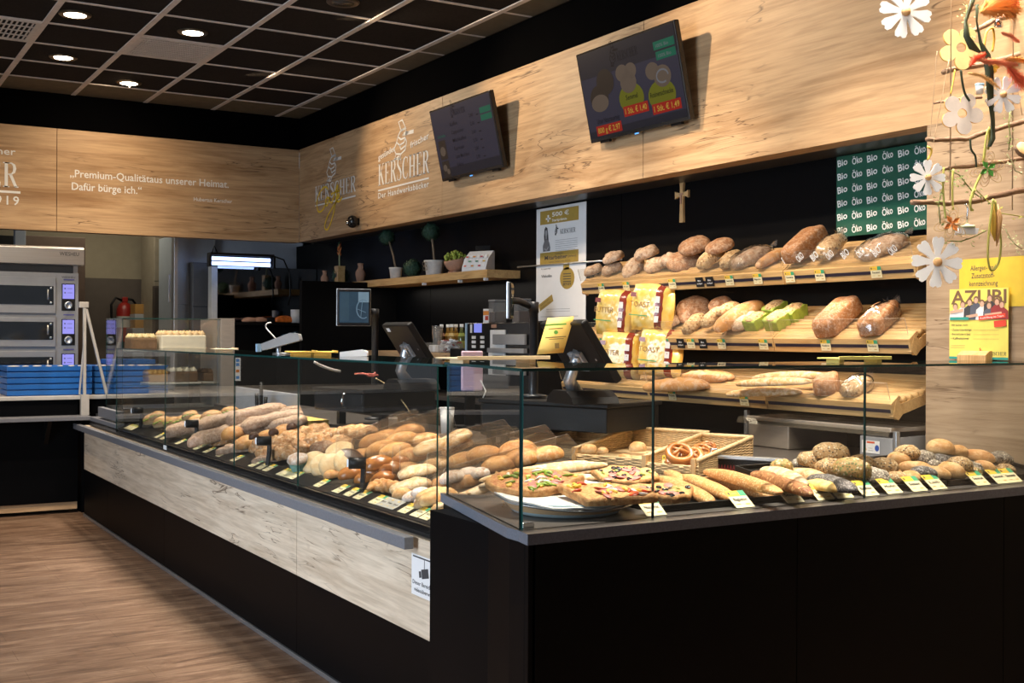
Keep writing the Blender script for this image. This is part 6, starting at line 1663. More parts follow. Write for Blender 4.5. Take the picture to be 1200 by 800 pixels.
m0 = frame((-.0045,pw/2,0),(0,-1,0),(0,0,1)) @ Matrix.Translation((pw*.2,phh*.155,0)) @ Matrix.Rotation(R(22),4,'Z'); rect(mb,-pw*.14,-phh*.032,pw*.16,phh*.032,0,m0)
obj('gold_fields', mb, M['gold'], t)
mb = MB(); rect(mb,pw*.20,phh*.895,pw*.30,phh*.91,0,fr,.0006); rect(mb,pw*.235,phh*.872,pw*.265,phh*.935,0,fr,.0006)
put_text(mb,'500 €',pw*.33,phh*.915,phh*.038,pw*.34,0,.015,fr,lift=.0006); put_text(mb,'Startprämie',pw*.33,phh*.872,phh*.022,pw*.3,0,.015,fr,lift=.0006); obj('white_print', mb, M['letter'], t)
mb = MB(); put_text(mb,'Mitarbeiter',pw*.18,phh*.54,phh*.035,pw*.46,0,.02,fr,lift=.0006); put_text(mb,'(m/w/d)',pw*.66,phh*.545,phh*.02,pw*.16,0,.0,fr,lift=.0006); put_text(mb,'Verkäufer',pw*.39,phh*.582,phh*.013,pw*.18,0,0,fr,lift=.0006); put_text(mb,'Vollzeit, Teilzeit oder Minijob',pw*.26,phh*.512,phh*.012,pw*.44,0,0,fr,lift=.0006)
put_text(mb,'Vilshofen',pw*.11,phh*.385,phh*.024,pw*.22,0,.012,fr,lift=.0006); put_text(mb,'Für unsere Filiale',pw*.11,phh*.455,phh*.013,pw*.2,0,0,fr,lift=.0006)
serif_word(mb,'KERSCHER',pw*.50,phh*.755,phh*.04,pw*.3,0,fr,.0006); baker(mb,pw*.39,phh*.75,phh*.09,.006,0,fr,.0006)
for i in range(4): rect(mb,pw*.56,phh*(.40-.022*i),pw*.72,phh*(.407-.022*i),0,fr,.0012)
put_text(mb,'JETZT',pw*.555,phh*.305,phh*.02,pw*.17,0,.02,fr,lift=.0012)
put_text(mb,'Wir bilden aus',-pw*.11,-phh*.0+.005,phh*.012,pw*.2,0,0,m0,lift=.0012); put_text(mb,'Komm ins Team',-pw*.11,-phh*.022,phh*.012,pw*.22,0,0,m0,lift=.0012)
obj('dark_print', mb, M['ink'], t)
mb = MB()
for i in range(6): rect(mb,pw*.40,phh*(.70-.018*i),pw*(.84 if i < 5 else .8),phh*(.7035-.018*i),0,fr,.0006)
for i in range(2): rect(mb,pw*.22,phh*(.10-.02*i),pw*.7,phh*(.1035-.02*i),0,fr,.0006)
rect(mb,pw*.1,phh*.035,pw*.86,phh*.039,0,fr,.0006)
obj('small_print', mb, M['ink_l'], t)
# grey portrait of a woman with long hair on the poster
mb = MB(); px, py, k = pw*.14, phh*.615, phh*.22
mb2 = [(-.0,0),(.30*k*1.1,0)]
hair = [(px+.12*k,py+.30*k),(px+.08*k,py+.62*k),(px+.12*k,py+.90*k),(px+.22*k,py+1.0*k),(px+.34*k,py+.93*k),(px+.40*k,py+.66*k),(px+.44*k,py+.36*k)]
mb.add([(a,b_,.0006) for a, b_ in hair],[tuple(range(len(hair)))],0,False,fr)
body = [(px+.02*k,py),(px+.0*k,py+.22*k),(px+.10*k,py+.40*k),(px+.22*k,py+.50*k),(px+.36*k,py+.46*k),(px+.48*k,py+.36*k),(px+.56*k,py+.14*k),(px+.54*k,py)]
mb.add([(a,b_,.0009) for a, b_ in body],[tuple(range(len(body)))[::-1]],2,False,fr)
disc(mb,px+.25*k,py+.73*k,.085*k,.13*k,1,fr,.0012); rect(mb,px+.21*k,py+.50*k,px+.29*k,py+.62*k,1,fr,.0011)
strip(mb,[(px+.12*k,py+.12*k),(px+.28*k,py+.04*k),(px+.44*k,py+.18*k)],.06*k,1,fr,.0014)
obj('portrait', mb, [M['ink'], M['ink_l'], plain('portrait_grey',(.16,.16,.17),.6)], t)

# yellow notices on the oak wall panel
t = thing('allergen_notice', 'yellow allergen notice on the oak wall panel behind the hanging flowers', 'notice', (XF-.001,3.06,1.53))
obj('sheet', MB().box((-.003,-.20,0),(0,.17,.198)), plain('yellow_notice',(.72,.50,.045),.5), t)
fr = frame((-.0035,.17,0),(0,-1,0),(0,0,1)); mb = MB()
for i, (s, x, wd) in enumerate((('Allergen- und',.055,.12),('Zusatzstoff-',.06,.11),('kennzeichnung',.05,.135))): put_text(mb,s,x,.150-.032*i,.021,wd,0,.006,fr)
mb.add([(.212,.03,.0005),(.220,.03,.0005),(.216,.022,.0005)],[(0,2,1)],0,False,fr)
obj('notice_print', mb, M['ink'], t)
zc_ = P(1147,420,x=XF-.03).z
ya, yb2 = P(1113,380,x=XF-.02).y, P(1182,380,x=XF-.02).y
zb_, zt2 = P(1147,421,x=XF-.02).z, P(1147,338,x=XF-.02).z
t = thing('team_flyer', 'yellow flyer with group photo of cheering young people in a wooden block', 'flyer', (XF-.02,(ya+yb2)/2,zb_))
w_, h_ = ya-yb2, zt2-zb_
obj('sheet', MB().box((-.002,-w_/2,0),(0,w_/2,h_)), plain('lemon_flyer',(.80,.68,.14),.5), t)
fr = frame((-.0025,w_/2,0),(0,-1,0),(0,0,1)); mb = MB(); ms = [plain('flyer_pale',(.72,.66,.55)), plain('flyer_brown',(.18,.10,.05)), plain('flyer_green',(.03,.30,.25)), plain('flyer_red',(.65,.06,.03)), M['ink'], plain('flyer_skin',(.62,.38,.27)), plain('flyer_white',(.82,.8,.78)), plain('flyer_denim',(.10,.11,.15)), plain('flyer_plaid',(.30,.04,.04)), plain('flyer_tan',(.50,.40,.12))]
rect(mb,0,0,w_,h_*.035,2,fr); put_text(mb,'AZUBI',w_*.03,h_*.79,h_*.19,w_*.94,1,.02,fr,lift=.0004)
for i,(x,y,c) in enumerate(((.11,.74,0),(.24,.77,6),(.36,.80,4),(.47,.83,7),(.57,.78,6),(.70,.85,4),(.69,.75,7),(.82,.80,8),(.90,.76,8))):
    bx0 = w_*x; by0 = h_*y
    bd = [(bx0-.11*w_,h_*.56),(bx0-.10*w_,by0-.08*h_),(bx0-.03*w_,by0-.03*h_),(bx0+.03*w_,by0-.03*h_),(bx0+.10*w_,by0-.08*h_),(bx0+.11*w_,h_*.56)]
    mb.add([(p_[0],max(p_[1],h_*.55),.0008+.0001*i) for p_ in bd],[tuple(range(6))[::-1]],[6,6,4,7,6,4,7,8,8][i],False,fr)
    disc(mb,bx0,by0+.015*h_,.045*w_,.050*h_,1,fr,.002+.0001*i,12); disc(mb,bx0,by0,.035*w_,.042*h_,5,fr,.0022+.0001*i,12)
for x0, y0, x1 in ((.02,.67,.25),(.30,.60,.5),(.62,.62,.9)): strip(mb,[(w_*x0,h_*y0),(w_*x1,h_*(y0+.03))],h_*.04,5,fr,.0032)
rect(mb,w_*.02,h_*.56,w_*.35,h_*.60,2,fr,.0035)
m0 = fr @ Matrix.Translation((w_*.52,h_*.55,.0036)) @ Matrix.Rotation(R(5),4,'Z'); rect(mb,0,0,w_*.45,h_*.06,3,m0); put_text(mb,'Ausbildung im Team',w_*.02,h_*.015,h_*.028,w_*.4,6,.005,m0,lift=.0004)
m0 = fr @ Matrix.Translation((w_*.78,h_*.45,.0036)) @ Matrix.Rotation(R(5),4,'Z'); rect(mb,0,0,w_*.2,h_*.09,3,m0)
put_text(mb,'Wir suchen noch:',w_*.03,h_*.475,h_*.028,w_*.3,4,.01,fr,lift=.0004)
for i, s in enumerate(('• Zuckertütenkönige','• Brot und Leiter in Spezi','• Kaffeekenner')): put_text(mb,s,w_*.03,h_*(.405-.062*i),h_*.03,w_*(.36-.02*i),4,.01,fr,lift=.0004); rect(mb,w_*.42,h_*(.41-.062*i),w_*.85,h_*(.416-.062*i),9,fr,.0004)
for i in range(2): rect(mb,w_*.03,h_*(.19-.03*i),w_*.28,h_*(.197-.03*i),9,fr,.0004)
serif_word(mb,'KERSCHER',w_*.63,h_*.06,h_*.05,w_*.34,4,fr,.0004); baker(mb,w_*.51,h_*.05,h_*.11,.003,3,fr,.0004); disc(mb,w_*.57,h_*.09,.02*w_,.03*h_,3,fr,.0005)
for i in range(3): rect(mb,w_*.2,h_*(.10-.025*i),w_*.42,h_*(.106-.025*i),9,fr,.0004)
obj('flyer_print', mb, ms, t)
hb = P(1147,427,x=XF-.03).z
mb = MB(); mb.prism([(-.045,hb-zb_),(-.003,hb-zb_),(-.003,.035),(-.018,.035),(-.045,.018)], -w_*.24, w_*.24, 'y'); obj('wood_block', mb, M['pine'], t, .002)
mb = MB(); mb.box((0.0,-w_*.2,-.02),(.02,w_*.2,.0)); obj('wall_tab', mb, M['pine'], t)

# camera notice on the counter front
a, b = P(482.5,647,x=LX-.002), P(514.5,700,x=LX-.002)
zn0 = P(498,700,x=LX).z; 
t = thing('camera_notice', 'white notice with black camera drawing on the pale oak counter front', 'notice', (LX-.0008,(a.y+b.y)/2,.500))
w_, h_ = a.y-b.y, .142
obj('sheet', MB().box((-.0015,-w_/2,0),(0,w_/2,h_)), M['paper'], t)
fr = frame((-.002,w_/2,0),(0,-1,0),(0,0,1)); mb = MB(); c_ = w_/2
rect(mb,w_*.05,h_*.93,w_*.95,h_*.965,0,fr); rect(mb,c_-.006,h_*.70,c_-.002,h_*.93,0,fr)
m0 = fr @ Matrix.Translation((c_,h_*.60,0)) @ Matrix.Rotation(R(12),4,'Z'); rect(mb,-.026,-.016,.028,.016,0,m0); rect(mb,-.046,-.011,-.029,.011,0,m0); 
put_text(mb,'Dieser Bereich wird',w_*.05,h_*.27,h_*.10,w_*.9,0,.012,fr); put_text(mb,'videoüberwacht!',w_*.1,h_*.10,h_*.10,w_*.8,0,.012,fr)
obj('notice_print', mb, M['ink'], t)

# ------------------------------------------------------------------ price tags
M['tag_c'] = plain('cream_tag',(.76,.68,.42),.5,var=.04); M['tag_y'] = plain('yellow_tag',(.80,.52,.04),.5,var=.06); M['tag_g'] = plain('green_tag',(.05,.32,.16),.5); M['tag_i'] = plain('tag_ink',(.07,.06,.05),.6); M['tag_o'] = plain('tag_gold',(.60,.40,.12),.6); M['tag_k'] = plain('black_tag',(.012,.012,.012),.4); M['tag_w'] = plain('white_tag_print',(.75,.75,.75),.5); M['tag_grey'] = plain('grey_tag',(.38,.37,.33),.5)
TM = [M['tag_c'],M['tag_y'],M['tag_g'],M['tag_i'],M['tag_o'],M['tag_k'],M['tag_w'],M['tag_grey']]
def tag_mesh(w_, h_, kind_, word, n=1):
    mb = MB(); fr = Matrix.Identity(4)
    mb.box((-w_/2,0,-.0012),(w_/2,h_,0), 5 if kind_ == 'k' else (7 if kind_ == 'g' else 0))
    cw = w_/n
    for i in range(n):
        x = -w_/2+cw*i
        if kind_ == 'k':
            put_text(mb,'Bio',x+cw*.3,h_*.58,h_*.16,cw*.4,6,.02,fr,lift=.0008); put_text(mb,'aus Bayern',x+cw*.15,h_*.28,h_*.16,cw*.7,6,.02,fr,lift=.0008); continue
        if kind_ != 'g':
            rect(mb,x+cw*.0,h_*.68,x+cw*.66,h_,1,fr,.0006); rect(mb,x+cw*.66,h_*.68,x+cw,h_,2,fr,.0006); disc(mb,x+cw*.12,h_*.84,h_*.07,h_*.09,3,fr,.001,8); rect(mb,x+cw*.24,h_*.80,x+cw*.55,h_*.87,4,fr,.001)
        else:
            rect(mb,x+cw*.1,h_*.72,x+cw*.4,h_*.86,4,fr,.0006)
        if word: put_text(mb,word,x+cw*.14,h_*.40,h_*.17,cw*.72,3,.02,fr,lift=.001)
        for q in range(2): rect(mb,x+cw*(.12+.05*q),h_*(.18+.0*q),x+cw*(.36),h_*.22,4,fr,.0008)
        rect(mb,x+cw*.62,h_*.14,x+cw*.86,h_*.22,4,fr,.0008)
    return mb.mesh('price_tag', TM)
words_ = ['Laib','Breze','Nussbrot','Semmel','Baguette','Kornbrot','Mohn','Sesam']
tagm = [tag_mesh(.062,.052,'c',w_) for w_ in words_]
tag2 = tag_mesh(.118,.052,'c','Semmel',2); tag4 = tag_mesh(.21,.052,'c','',5); tagk = tag_mesh(.062,.052,'k',''); tagg = tag_mesh(.15,.052,'g','Breze',3)
def set_tag(me, m, label, group):
    o = link('price_tag', me); o.matrix_world = m; return tag(o, label, 'price tag', group)
# on the sloped ledge of the long counter
s_led = math.atan2(.027,.061)
def ledge_tag(u, v, me, label):
    n = Vector((-math.sin(s_led),0,math.cos(s_led)))
    p = P(u, v, pl=(Vector((LX+.042,0,.7525)), n)); x_ = min(max(p.x, LX+.05), LX+.075)
    z_ = .7525+(x_-LX-.045)*math.tan(s_led)
    m = frame((LX+.044,p.y,.7532+.0022),(0,-1,0),(math.cos(s_led),0,math.sin(s_led))) @ Matrix.Diagonal((1.05,1.22,1,1))
    return set_tag(me, m, label, 'price tags on the long counter ledge')
ltags = [(162,497,tag4),(190,509,tagm[0]),(196,511,tagm[3]),(207,520,tagm[1]),(229,526,tagm[2]),(240,530,tagm[4]),(254,535,tagm[6]),(272,540,tagm[7]),(292,547,tagm[1]),(301,550,tagm[2]),(309,552,tagm[5]),(334,558,tag4),(372,569,tagm[0]),(394,576,tagm[3]),(407,580,tagm[1]),(419,583,tagm[4]),(437,589,tagm[7]),(452,593,tagg),(471,600,tagm[2]),(486,604,tagm[5]),(496,608,tagm[6]),(511,612,tagm[0])]
for i, (u, v, me) in enumerate(reversed(ltags)):
    k_ = {id(tag4): 'wide strip of joined price tags', id(tagg): 'grey faded price tag strip'}.get(id(me), 'small yellow topped price tag')
    ledge_tag(u, v, me, k_ + ' on the black ledge, %s from the chamfered corner' % (ORD[i] if i < 20 else ('twenty-first','twenty-second')[i-20]))
# along the corner counter, leaning back
def corner_tag(u, v, me, label):
    p = P(u, v, z=WT+.022); p.y = min(max(p.y, GY+.03), GY+.045)
    m = frame((p.x,GY+.018,WT+.0025),(1,0,0),(0,.80,.60)) @ Matrix.Diagonal((1.2,1.4,1,1))
    return set_tag(me, m, label, 'price tags along the corner counter')
ctags = [(775,597,tagm[2]),(876,587,tagm[4]),(937,582,tagm[7]),(974,579,tagm[3]),(997,577,tagm[5]),(1025,574,tagm[1]),(1050,571,tagm[6]),(1076,568,tagm[7]),(1100,566,tagm[0]),(1147,561,tagm[3]),(1176,558,tag2)]
for i, (u, v, me) in enumerate(reversed(ctags)):
    corner_tag(u, v, me, ('double' if me is tag2 else 'leaning') + ' yellow topped price tag at the front glass, %s from the oak wall panel' % ORD[i])
# on the shelf fronts
def shelf_tag(k_, u, v, me, label):
    xf, zf = SH[k_][2], SH[k_][3]; a_ = R(-14)
    m0 = Matrix.Translation((xf,0,zf)) @ Matrix.Rotation(a_,4,'Y')
    o = m0 @ Vector((-.019,0,-.068)); n = m0.to_3x3() @ Vector((-1,0,0))
    p = P(u, v, pl=(o, n)); up = m0.to_3x3() @ Vector((0,0,1))
    return set_tag(me, frame((o.x,p.y,o.z),(0,-1,0),up), label, 'price tags on the bread shelf fronts')
for k_, nm, L_ in ((0,'topmost',[(705,339,0),(734,337,1),(788,334,2),(820,332,'k'),(832,332,'k'),(855,330,3),(888,328,4),(926,327,5),(961,324,6),(1027,321,7)]),
    (1,'middle',[(703,404,4),(738,404,1),(780,404,5),(798,405,'k'),(810,405,3),(824,405,'k'),(846,405,6),(895,406,7),(968,407,2),(1023,408,5)]),
    (2,'lowest',[(788,465,4),(872,470,4)])):
    for i, (u, v, q) in enumerate(L_):
        shelf_tag(k_, u, v, tagk if q == 'k' else tagm[q], ('black' if q == 'k' else 'yellow topped') + ' price tag on the %s shelf front, %s from the poster' % (nm, ORD[i]))
# words on the clear guard of the top shelf
mb = MB(); m1 = Matrix.Translation((SH[0][2]-.012,0,SH[0][3]+.004)) @ Matrix.Rotation(R(-18),4,'Y')
fr = m1 @ frame((-.0025,0,0),(0,-1,0),(0,0,1))
for i, u in enumerate((923,940,957,975,993,1011,1030,1049)):
    p = P(u, 311, x=SH[0][2]-.02); put_text(mb, 'BIO' if i % 2 == 0 else 'ÖKO', -p.y-.02, .018, .034, .05, 0, .018, fr, rot=R(32))
o = wobj('guard_words', mb, M['letter'], top_shelf)
# card in pretzel basket
p = P(785,545,z=.905); t = obj('price_tag', MB(), TM) if False else None
o = link('price_tag', tagm[1]); pc_ = P(785,549,z=WT+.012); o.matrix_world = frame(pc_,(.75,-.65,0),(.2,.2,1)); tag(o,'price tag on the front of the pretzel basket','price tag')
# ================================================================== bakery room behind the hatch
M['steel_x'] = brushed('oven_steel', (.60,.58,.56), .36, 'x')
M['oven_grey'] = plain('oven_grey_metal', (.33,.345,.37), .4, metal=.3, var=.06)
M['oven_glass'] = plain('dark_oven_glass', (.012,.014,.017), .06, spec=.8, var=.3)
M['lcd'] = glow('oven_screen_lilac', (.36,.34,.95), .9)
BY0 = 9.62
bn = thing('oven_bench', 'black workbench with pale worktop edge carrying blue crates and the oven', 'bench', (1.0,10.1,0))
zb_ = P(60,464,y=BY0).z
wobj('top', MB().box((-2.0,BY0,zb_-.03),(2.6,10.9,zb_)), plain('pale_bench_top',(.55,.53,.50),.4), bn, .004)
wobj('front', MB().box((-2.0,BY0+.03,.09),(1.80,BY0+.06,zb_-.032)), M['black'], bn)
wobj('side', MB().box((1.83,BY0+.03,.0),(2.55,10.85,zb_-.032)), M['black'], bn)
zl_ = P(50,489,y=BY0-.16).z
wobj('ledge', MB().box((-2.0,BY0-.18,zl_-.03),(1.86,BY0+.03,zl_)), M['rail'], bn, .003)
wobj('ledge_bracket', MB().prism([(BY0-.15,zl_-.032),(BY0+.03,zl_-.032),(BY0+.03,zl_-.22)], 1.55, 1.58, 'x'), M['black_matt'], bn)
wobj('oak_kick', MB().box((-2.0,BY0+.045,.03),(1.80,BY0+.058,.088)), M['oak_x'], bn)
wobj('base', MB().box((-2.0,BY0+.2,0),(1.78,10.8,.085)), M['black'], bn)
# oven
OY = 10.25
def ox(u): return P(u, 350, y=OY).x
def oz(v, u=50): return P(u, v, y=OY).z
ov = thing('deck_oven', 'tall steel deck oven with lit lilac control screens', 'oven', (ox(0),OY+.3,zb_))
x1 = ox(92); xs_ = ox(67)
z0 = zb_+.002
wobj('body', MB().box((ox(-60),OY,z0),(x1,OY+.6,oz(319))), M['oven_grey'], ov, .004)
hz0, hz1 = oz(310), oz(291)
wobj('hood', MB().prism([(OY-.10,hz0),(OY-.10,hz1),(OY-.08,hz1+.015),(OY+.6,hz1+.015),(OY+.6,hz0)], ox(-60), ox(97)-.01, 'x'), M['steel_x'], ov, .004)
wobj('hood_gap', MB().box((ox(-60),OY+.02,oz(319)),(ox(90),OY+.58,hz0)), plain('hood_gap_panel',(.09,.085,.08),.5), ov)  # dark grey block filling the gap below the hood
wobj('hood_post', MB().box((ox(86),OY+.0,oz(319)),(ox(91),OY+.05,hz0)), M['alu'], ov)
mb = MB(); fr = frame((ox(67),OY-.1012,hz0+.075),(1,0,0),(0,0,1)); put_text(mb,'WIESHEU',0,0,.030,ox(91)-ox(67)-.01,0,.01,fr); wobj('maker_lettering', mb, M['ink'], ov)
mb = MB(); fr = frame((ox(72),OY-.0012,oz(325)),(1,0,0),(0,0,1)); put_text(mb,'WIESHEU',0,0,.016,ox(88)-ox(72),0,.01,fr); wobj('small_lettering', mb, M['ink'], ov)
for (va, vb, vc, vd) in ((325,367,335,357),(372,406,377,398),(411,450,418,440)):
    d = wobj('oven_door', MB().box((ox(-58),OY-.025,oz(vb)),(xs_-.015,OY-.001,oz(va))), M['oven_grey'], ov, .003)
    obj('door_window', MB().box((ox(-52),OY-.029,oz(vd)),(ox(62),OY-.0255,oz(vc))), M['oven_glass'], d)
    obj('door_handle', MB().tube([(ox(55.5),OY-.034,oz(vc+4)),(ox(55.5),OY-.034,oz(vd-6))], .007, 8), M['steel_x'], d)
    mb = MB()
    for vv in (vc+2.5,vd-2.5): mb.tube([(ox(59),OY-.029,oz(vv)),(ox(59),OY-.032,oz(vv))], .010, 10)
    obj('door_stud', mb, M['alu'], d)
for i, (va, vb) in enumerate(((331.5,363.5),(373.5,404.5),(414,446))):
    c = wobj('control_panel', MB().box((ox(72),OY-.006,oz(vb)),(ox(88),OY-.0005,oz(va))), M['black_gloss'], ov, .002)
    hh = (vb-va)
    obj('control_screen', MB().box((ox(73.3),OY-.008,oz(va+hh*.56)),(ox(86.8),OY-.0065,oz(va+hh*.03))), M['lcd'], c)
    mb = MB(); fr = frame((ox(74.2),OY-.0088,oz(va+hh*.50)),(1,0,0),(0,0,1)); rect(mb,.0,.14,.085,.15,0,fr)
    for q in range(3): rect(mb,.006,.03+.035*q,.018,.042+.035*q,0,fr); rect(mb,.03,.034+.035*q,.07,.038+.035*q,0,fr)
    obj('screen_menu', mb, plain('lcd_print',(.10,.10,.30),.5), c)
    m_ = Matrix.Translation((ox(80),OY-.007,oz(va+hh*.8))) @ Matrix.Rotation(PI/2,4,'X')
    obj('dial', MB().lathe([(.018,0),(.030,0),(.033,.006),(.030,.014),(.020,.014),(.018,.006),(0,.006)],20,mat=m_,caps=False), M['alu'], c)
# blue crates
M['crate'] = plain('blue_crate_plastic', (.012,.13,.46), .45, var=.25, scale=5)
M['flourdust'] = plain('flour_dust', (.72,.68,.62), .9)
def crate(x0, x1, y0, y1, z, h, label, top):
    t = thing('baking_crate', label, 'crate', ((x0+x1)/2,(y0+y1)/2,z), 0, 'blue crates on the oven bench')
    w, d = (x1-x0)/2, (y1-y0)/2
    obj('bottom', MB().box((-w+.006,-d+.006,0),(w-.006,d-.006,.008)), M['crate'], t)
    for nm, a in (('front_wall',(-w,-d,w,-d+.012)),('rear_wall',(-w,d-.012,w,d)),('side_wall',(-w,-d+.012,-w+.012,d-.012)),('side_wall',(w-.012,-d+.012,w,d-.012))):
        mb = MB(); mb.box((a[0],a[1],.004),(a[2],a[3],h-.004)); obj(nm, mb, M['crate'], t, .003)
    if top:
        mb = MB(); rnd = random.Random(int(x0*100))
        for k in range(7): 
            x = -w+.05+(2*w-.12)*k/6; mb.ball((x,-d+.008,h-.003),(rnd.uniform(.02,.05),.012,.006),10,6)
        o = obj('flour_dust', mb, M['flourdust'], t); o['kind'] = 'stuff'
    return t
cz0, cz1 = zb_+.002, P(50,428,y=BY0+.1).z; hh = (cz1-cz0)/5
cx0, cx1 = P(8,440,y=BY0+.08).x, P(108,440,y=BY0+.08).x
names5 = ['lowest','second from below','middle','second from the top','topmost']
for k in range(5): crate(cx0,cx1,BY0+.08,BY0+.48,cz0+hh*k,hh-.002,'blue baking crate in front of the oven, %s of its stack' % names5[k], k == 4)
cx2, cx3 = P(112,440,y=BY0+.08).x, 2.52
for k in range(5): crate(cx2,cx3,BY0+.10,BY0+.50,cz0+hh*k,hh-.002,'blue baking crate behind the end glass pane, %s of its stack' % names5[k], k == 4)
crate(2.06,2.42,BY0+.12,BY0+.48,cz0+hh*5,.045,'blue crate lying on the stack behind the end glass pane', False)
# folding trestle
T0 = P(100,356,y=9.75)
tr = thing('ladder_frame', 'pale metal folding frame leaning above the blue crates beside the oven', 'frame', (T0.x,9.56,zl_))
M['pale_alu'] = plain('pale_worn_aluminium',(.62,.58,.53),.45,metal=.3)
def wb(nm, pts, r, m=M['pale_alu']): 
    a, b = [Vector(p_) for p_ in pts]; d_ = (b-a); L_ = d_.length; mm = Matrix.Translation(a) @ d_.to_track_quat('Z','Y').to_matrix().to_4x4()
    return wobj(nm, MB().box((-r,-r*.6,0),(r,r*.6,L_),0,mm), m, tr, .002)
wb('upright', (P(99,462,y=9.60)+Vector((0,0,-.0)), P(99,357,y=9.60)), .018)
wb('brace', (P(125,462,y=9.58), P(101,362,y=9.58)), .016)
wb('brace', (P(93,462,y=9.66), P(98.5,400,y=9.66)), .010)
wobj('cap', MB().cbox(P(98,357,y=9.60),(.07,.05,.045)), M['pale_alu'], tr, .004)
fx = P(99,462,y=9.60); 
wobj('foot', MB().box((fx.x-.03,9.57,zl_+.001),(fx.x+.03,9.615,fx.z)), M['pale_alu'], tr)
# pipes and dark panels over the oven
mb = MB(); a = P(23,270,y=12.5).x
t = thing('pipe_post', 'pale upright post rising behind the oven hood', 'post', (a,12.5,0))
obj('post', MB().box((-.05,-.05,0),(.05,.05,2.98)), M['room_grey'], t, .004); obj('base_plate', MB().box((-.09,-.09,0),(.09,.09,.02)), M['room_grey'], t, .003)
M['brownboard'] = plain('brown_board', (.085,.052,.034), .6, var=.15)
xa, xb = P(28,300,y=13).x, P(100,300,y=13).x
t = obj('cabinet', MB().box((xa,13,0),(xb,13.6,P(60,277,y=13).z)), M['brownboard'], None, .004); t.name = 'brown_cabinet'; tag(t, 'dark brown cabinet behind the oven', 'cabinet')
xc, xd = -1.0, P(20,300,y=13).x
t = obj('cabinet', MB().box((xc,13.1,0),(xd,13.6,P(10,275,y=13).z)), M['black_matt'], None, .004); t.name = 'black_cabinet'; tag(t, 'black cabinet at the edge of the frame behind the oven hood', 'cabinet')
# fire extinguisher
p = P(146,370,y=13.85)
fe = thing('fire_extinguisher', 'red fire extinguisher with black hose in the back room', 'fire extinguisher', (p.x,13.85,p.z-.30))
M['fe_red'] = plain('extinguisher_red',(.28,.02,.015),.3)
zt_ = P(146,352,y=13.85).z-(p.z-.30)
obj('cylinder', MB().lathe([(0,0),(.085,0),(.09,.01),(.09,zt_-.10),(.06,zt_-.04),(.03,zt_-.02),(0,zt_-.02)],20,caps=False), M['fe_red'], fe)
obj('valve', MB().box((-.03,-.03,zt_-.02),(.03,.03,zt_+.04)), M['fe_red'], fe, .006)
obj('hose', MB().tube([(-.03,0,zt_),(-.10,0,zt_+.03),(-.15,0,zt_-.05),(-.14,0,zt_-.3),(-.10,0,zt_-.5)], .014, 8), M['black_matt'], fe)
obj('handle', MB().tube([(.02,0,zt_+.02),(.09,0,zt_+.01),(.13,0,zt_-.05)], .014, 8), M['black_matt'], fe)
obj('label_band', MB().lathe([(.0905,zt_*.35),(.0905,zt_*.62)],20,caps=False), plain('fe_label',(.45,.42,.38),.6), fe)
obj('bracket', MB().box((-.02,.09,zt_*.5),(.02,.14,zt_*.6)), M['black_matt'], fe)
# stacked wooden boxes
M['woodcrate'] = plain('orange_wood_crate',(.42,.22,.055),.7,var=.2,bmp=.2)
sh_ = thing('side_table', 'grey cupboard under the small wooden crates in the back room', 'cupboard', (P(166,370,y=13.5).x,13.6,0))
q0, q1 = P(158,372,y=13.5), P(180,372,y=13.5)
zq = P(168,372,y=13.5).z - .12
obj('body', MB().box((-.11,-.15,0),(.11,.3,zq)), M['oven_grey'], sh_, .004); obj('door', MB().box((-.10,-.158,.05),(.10,-.151,zq-.03)), M['oven_grey'], sh_, .002)
xcn = (q0.x+q1.x)/2; ww = (q1.x-q0.x)/2
def wcrate(z, h, dx, lab):
    t = thing('wooden_crate', lab, 'crate', (xcn+dx,13.6,z), 0, 'small wooden crates in the back room')
    obj('front', MB().box((-ww,-.12,0),(ww,-.105,h)), M['woodcrate'], t, .002); obj('rear', MB().box((-ww,.105,0),(ww,.12,h)), M['woodcrate'], t, .002)
    for sx in (-1,1): obj('side', MB().box((sx*ww-.012*(sx>0),-.105,0),(sx*ww+.012*(sx<0),.105,h)), M['woodcrate'], t, .002)
    obj('floor_board', MB().box((-ww+.012,-.105,0),(ww-.012,.105,.01)), M['woodcrate'], t)
wcrate(zq+.001,.10,0.0,'small orange wood crate, lower one of the pair behind the cake case')
obj_grey = obj('grey_box', MB().box((xcn-ww*1.05,13.48,zq+.102),(xcn+ww,13.72,zq+.16)), M['grey_panel'], None, .003); tag(obj_grey,'flat grey box between the two small wooden crates','box')
wcrate(zq+.161,.11,-.0,'small orange wood crate, upper one of the pair behind the cake case')
# tall refrigerators / grey cabinets
def cab(u0, u1, y, d, zt, m, label, seam=None, name='tall_cabinet', handle=None):
    xa, xb = P(u0,330,y=y).x, P(u1,330,y=y).x
    t = thing(name, label, 'cabinet', ((xa+xb)/2,y,0))
    w = (xb-xa)/2
    obj('body', MB().box((-w,0.02,0),(w,d,zt)), m, t, .004)
    cuts = [0.06] + (seam or []) + [zt-.01]
    for a, b in zip(cuts, cuts[1:]): obj('door', MB().box((-w+.004,0,a+.004),(w-.004,.019,b-.004)), m, t, .003)
    if handle: 
        for (hx, hz, hh_) in handle: obj('handle', MB().box((hx-.01,-.03,hz),(hx+.01,-.001,hz+hh_)), M['alu'], t, .003)
    return t
M['beige_unit'] = plain('beige_unit',(.24,.205,.15),.5); M['dkbrown_unit'] = plain('dark_brown_unit',(.05,.038,.03),.5)
cab(181,204,13.0,.6,2.62,M['beige_unit'],'beige tall unit with dark recessed grip beside the stainless fridge',[1.98],handle=[(-.02,2.12,.04)])
t = cab(181,203.5,12.9,.09,1.93,M['dkbrown_unit'],'dark brown panel unit below the beige tall unit')
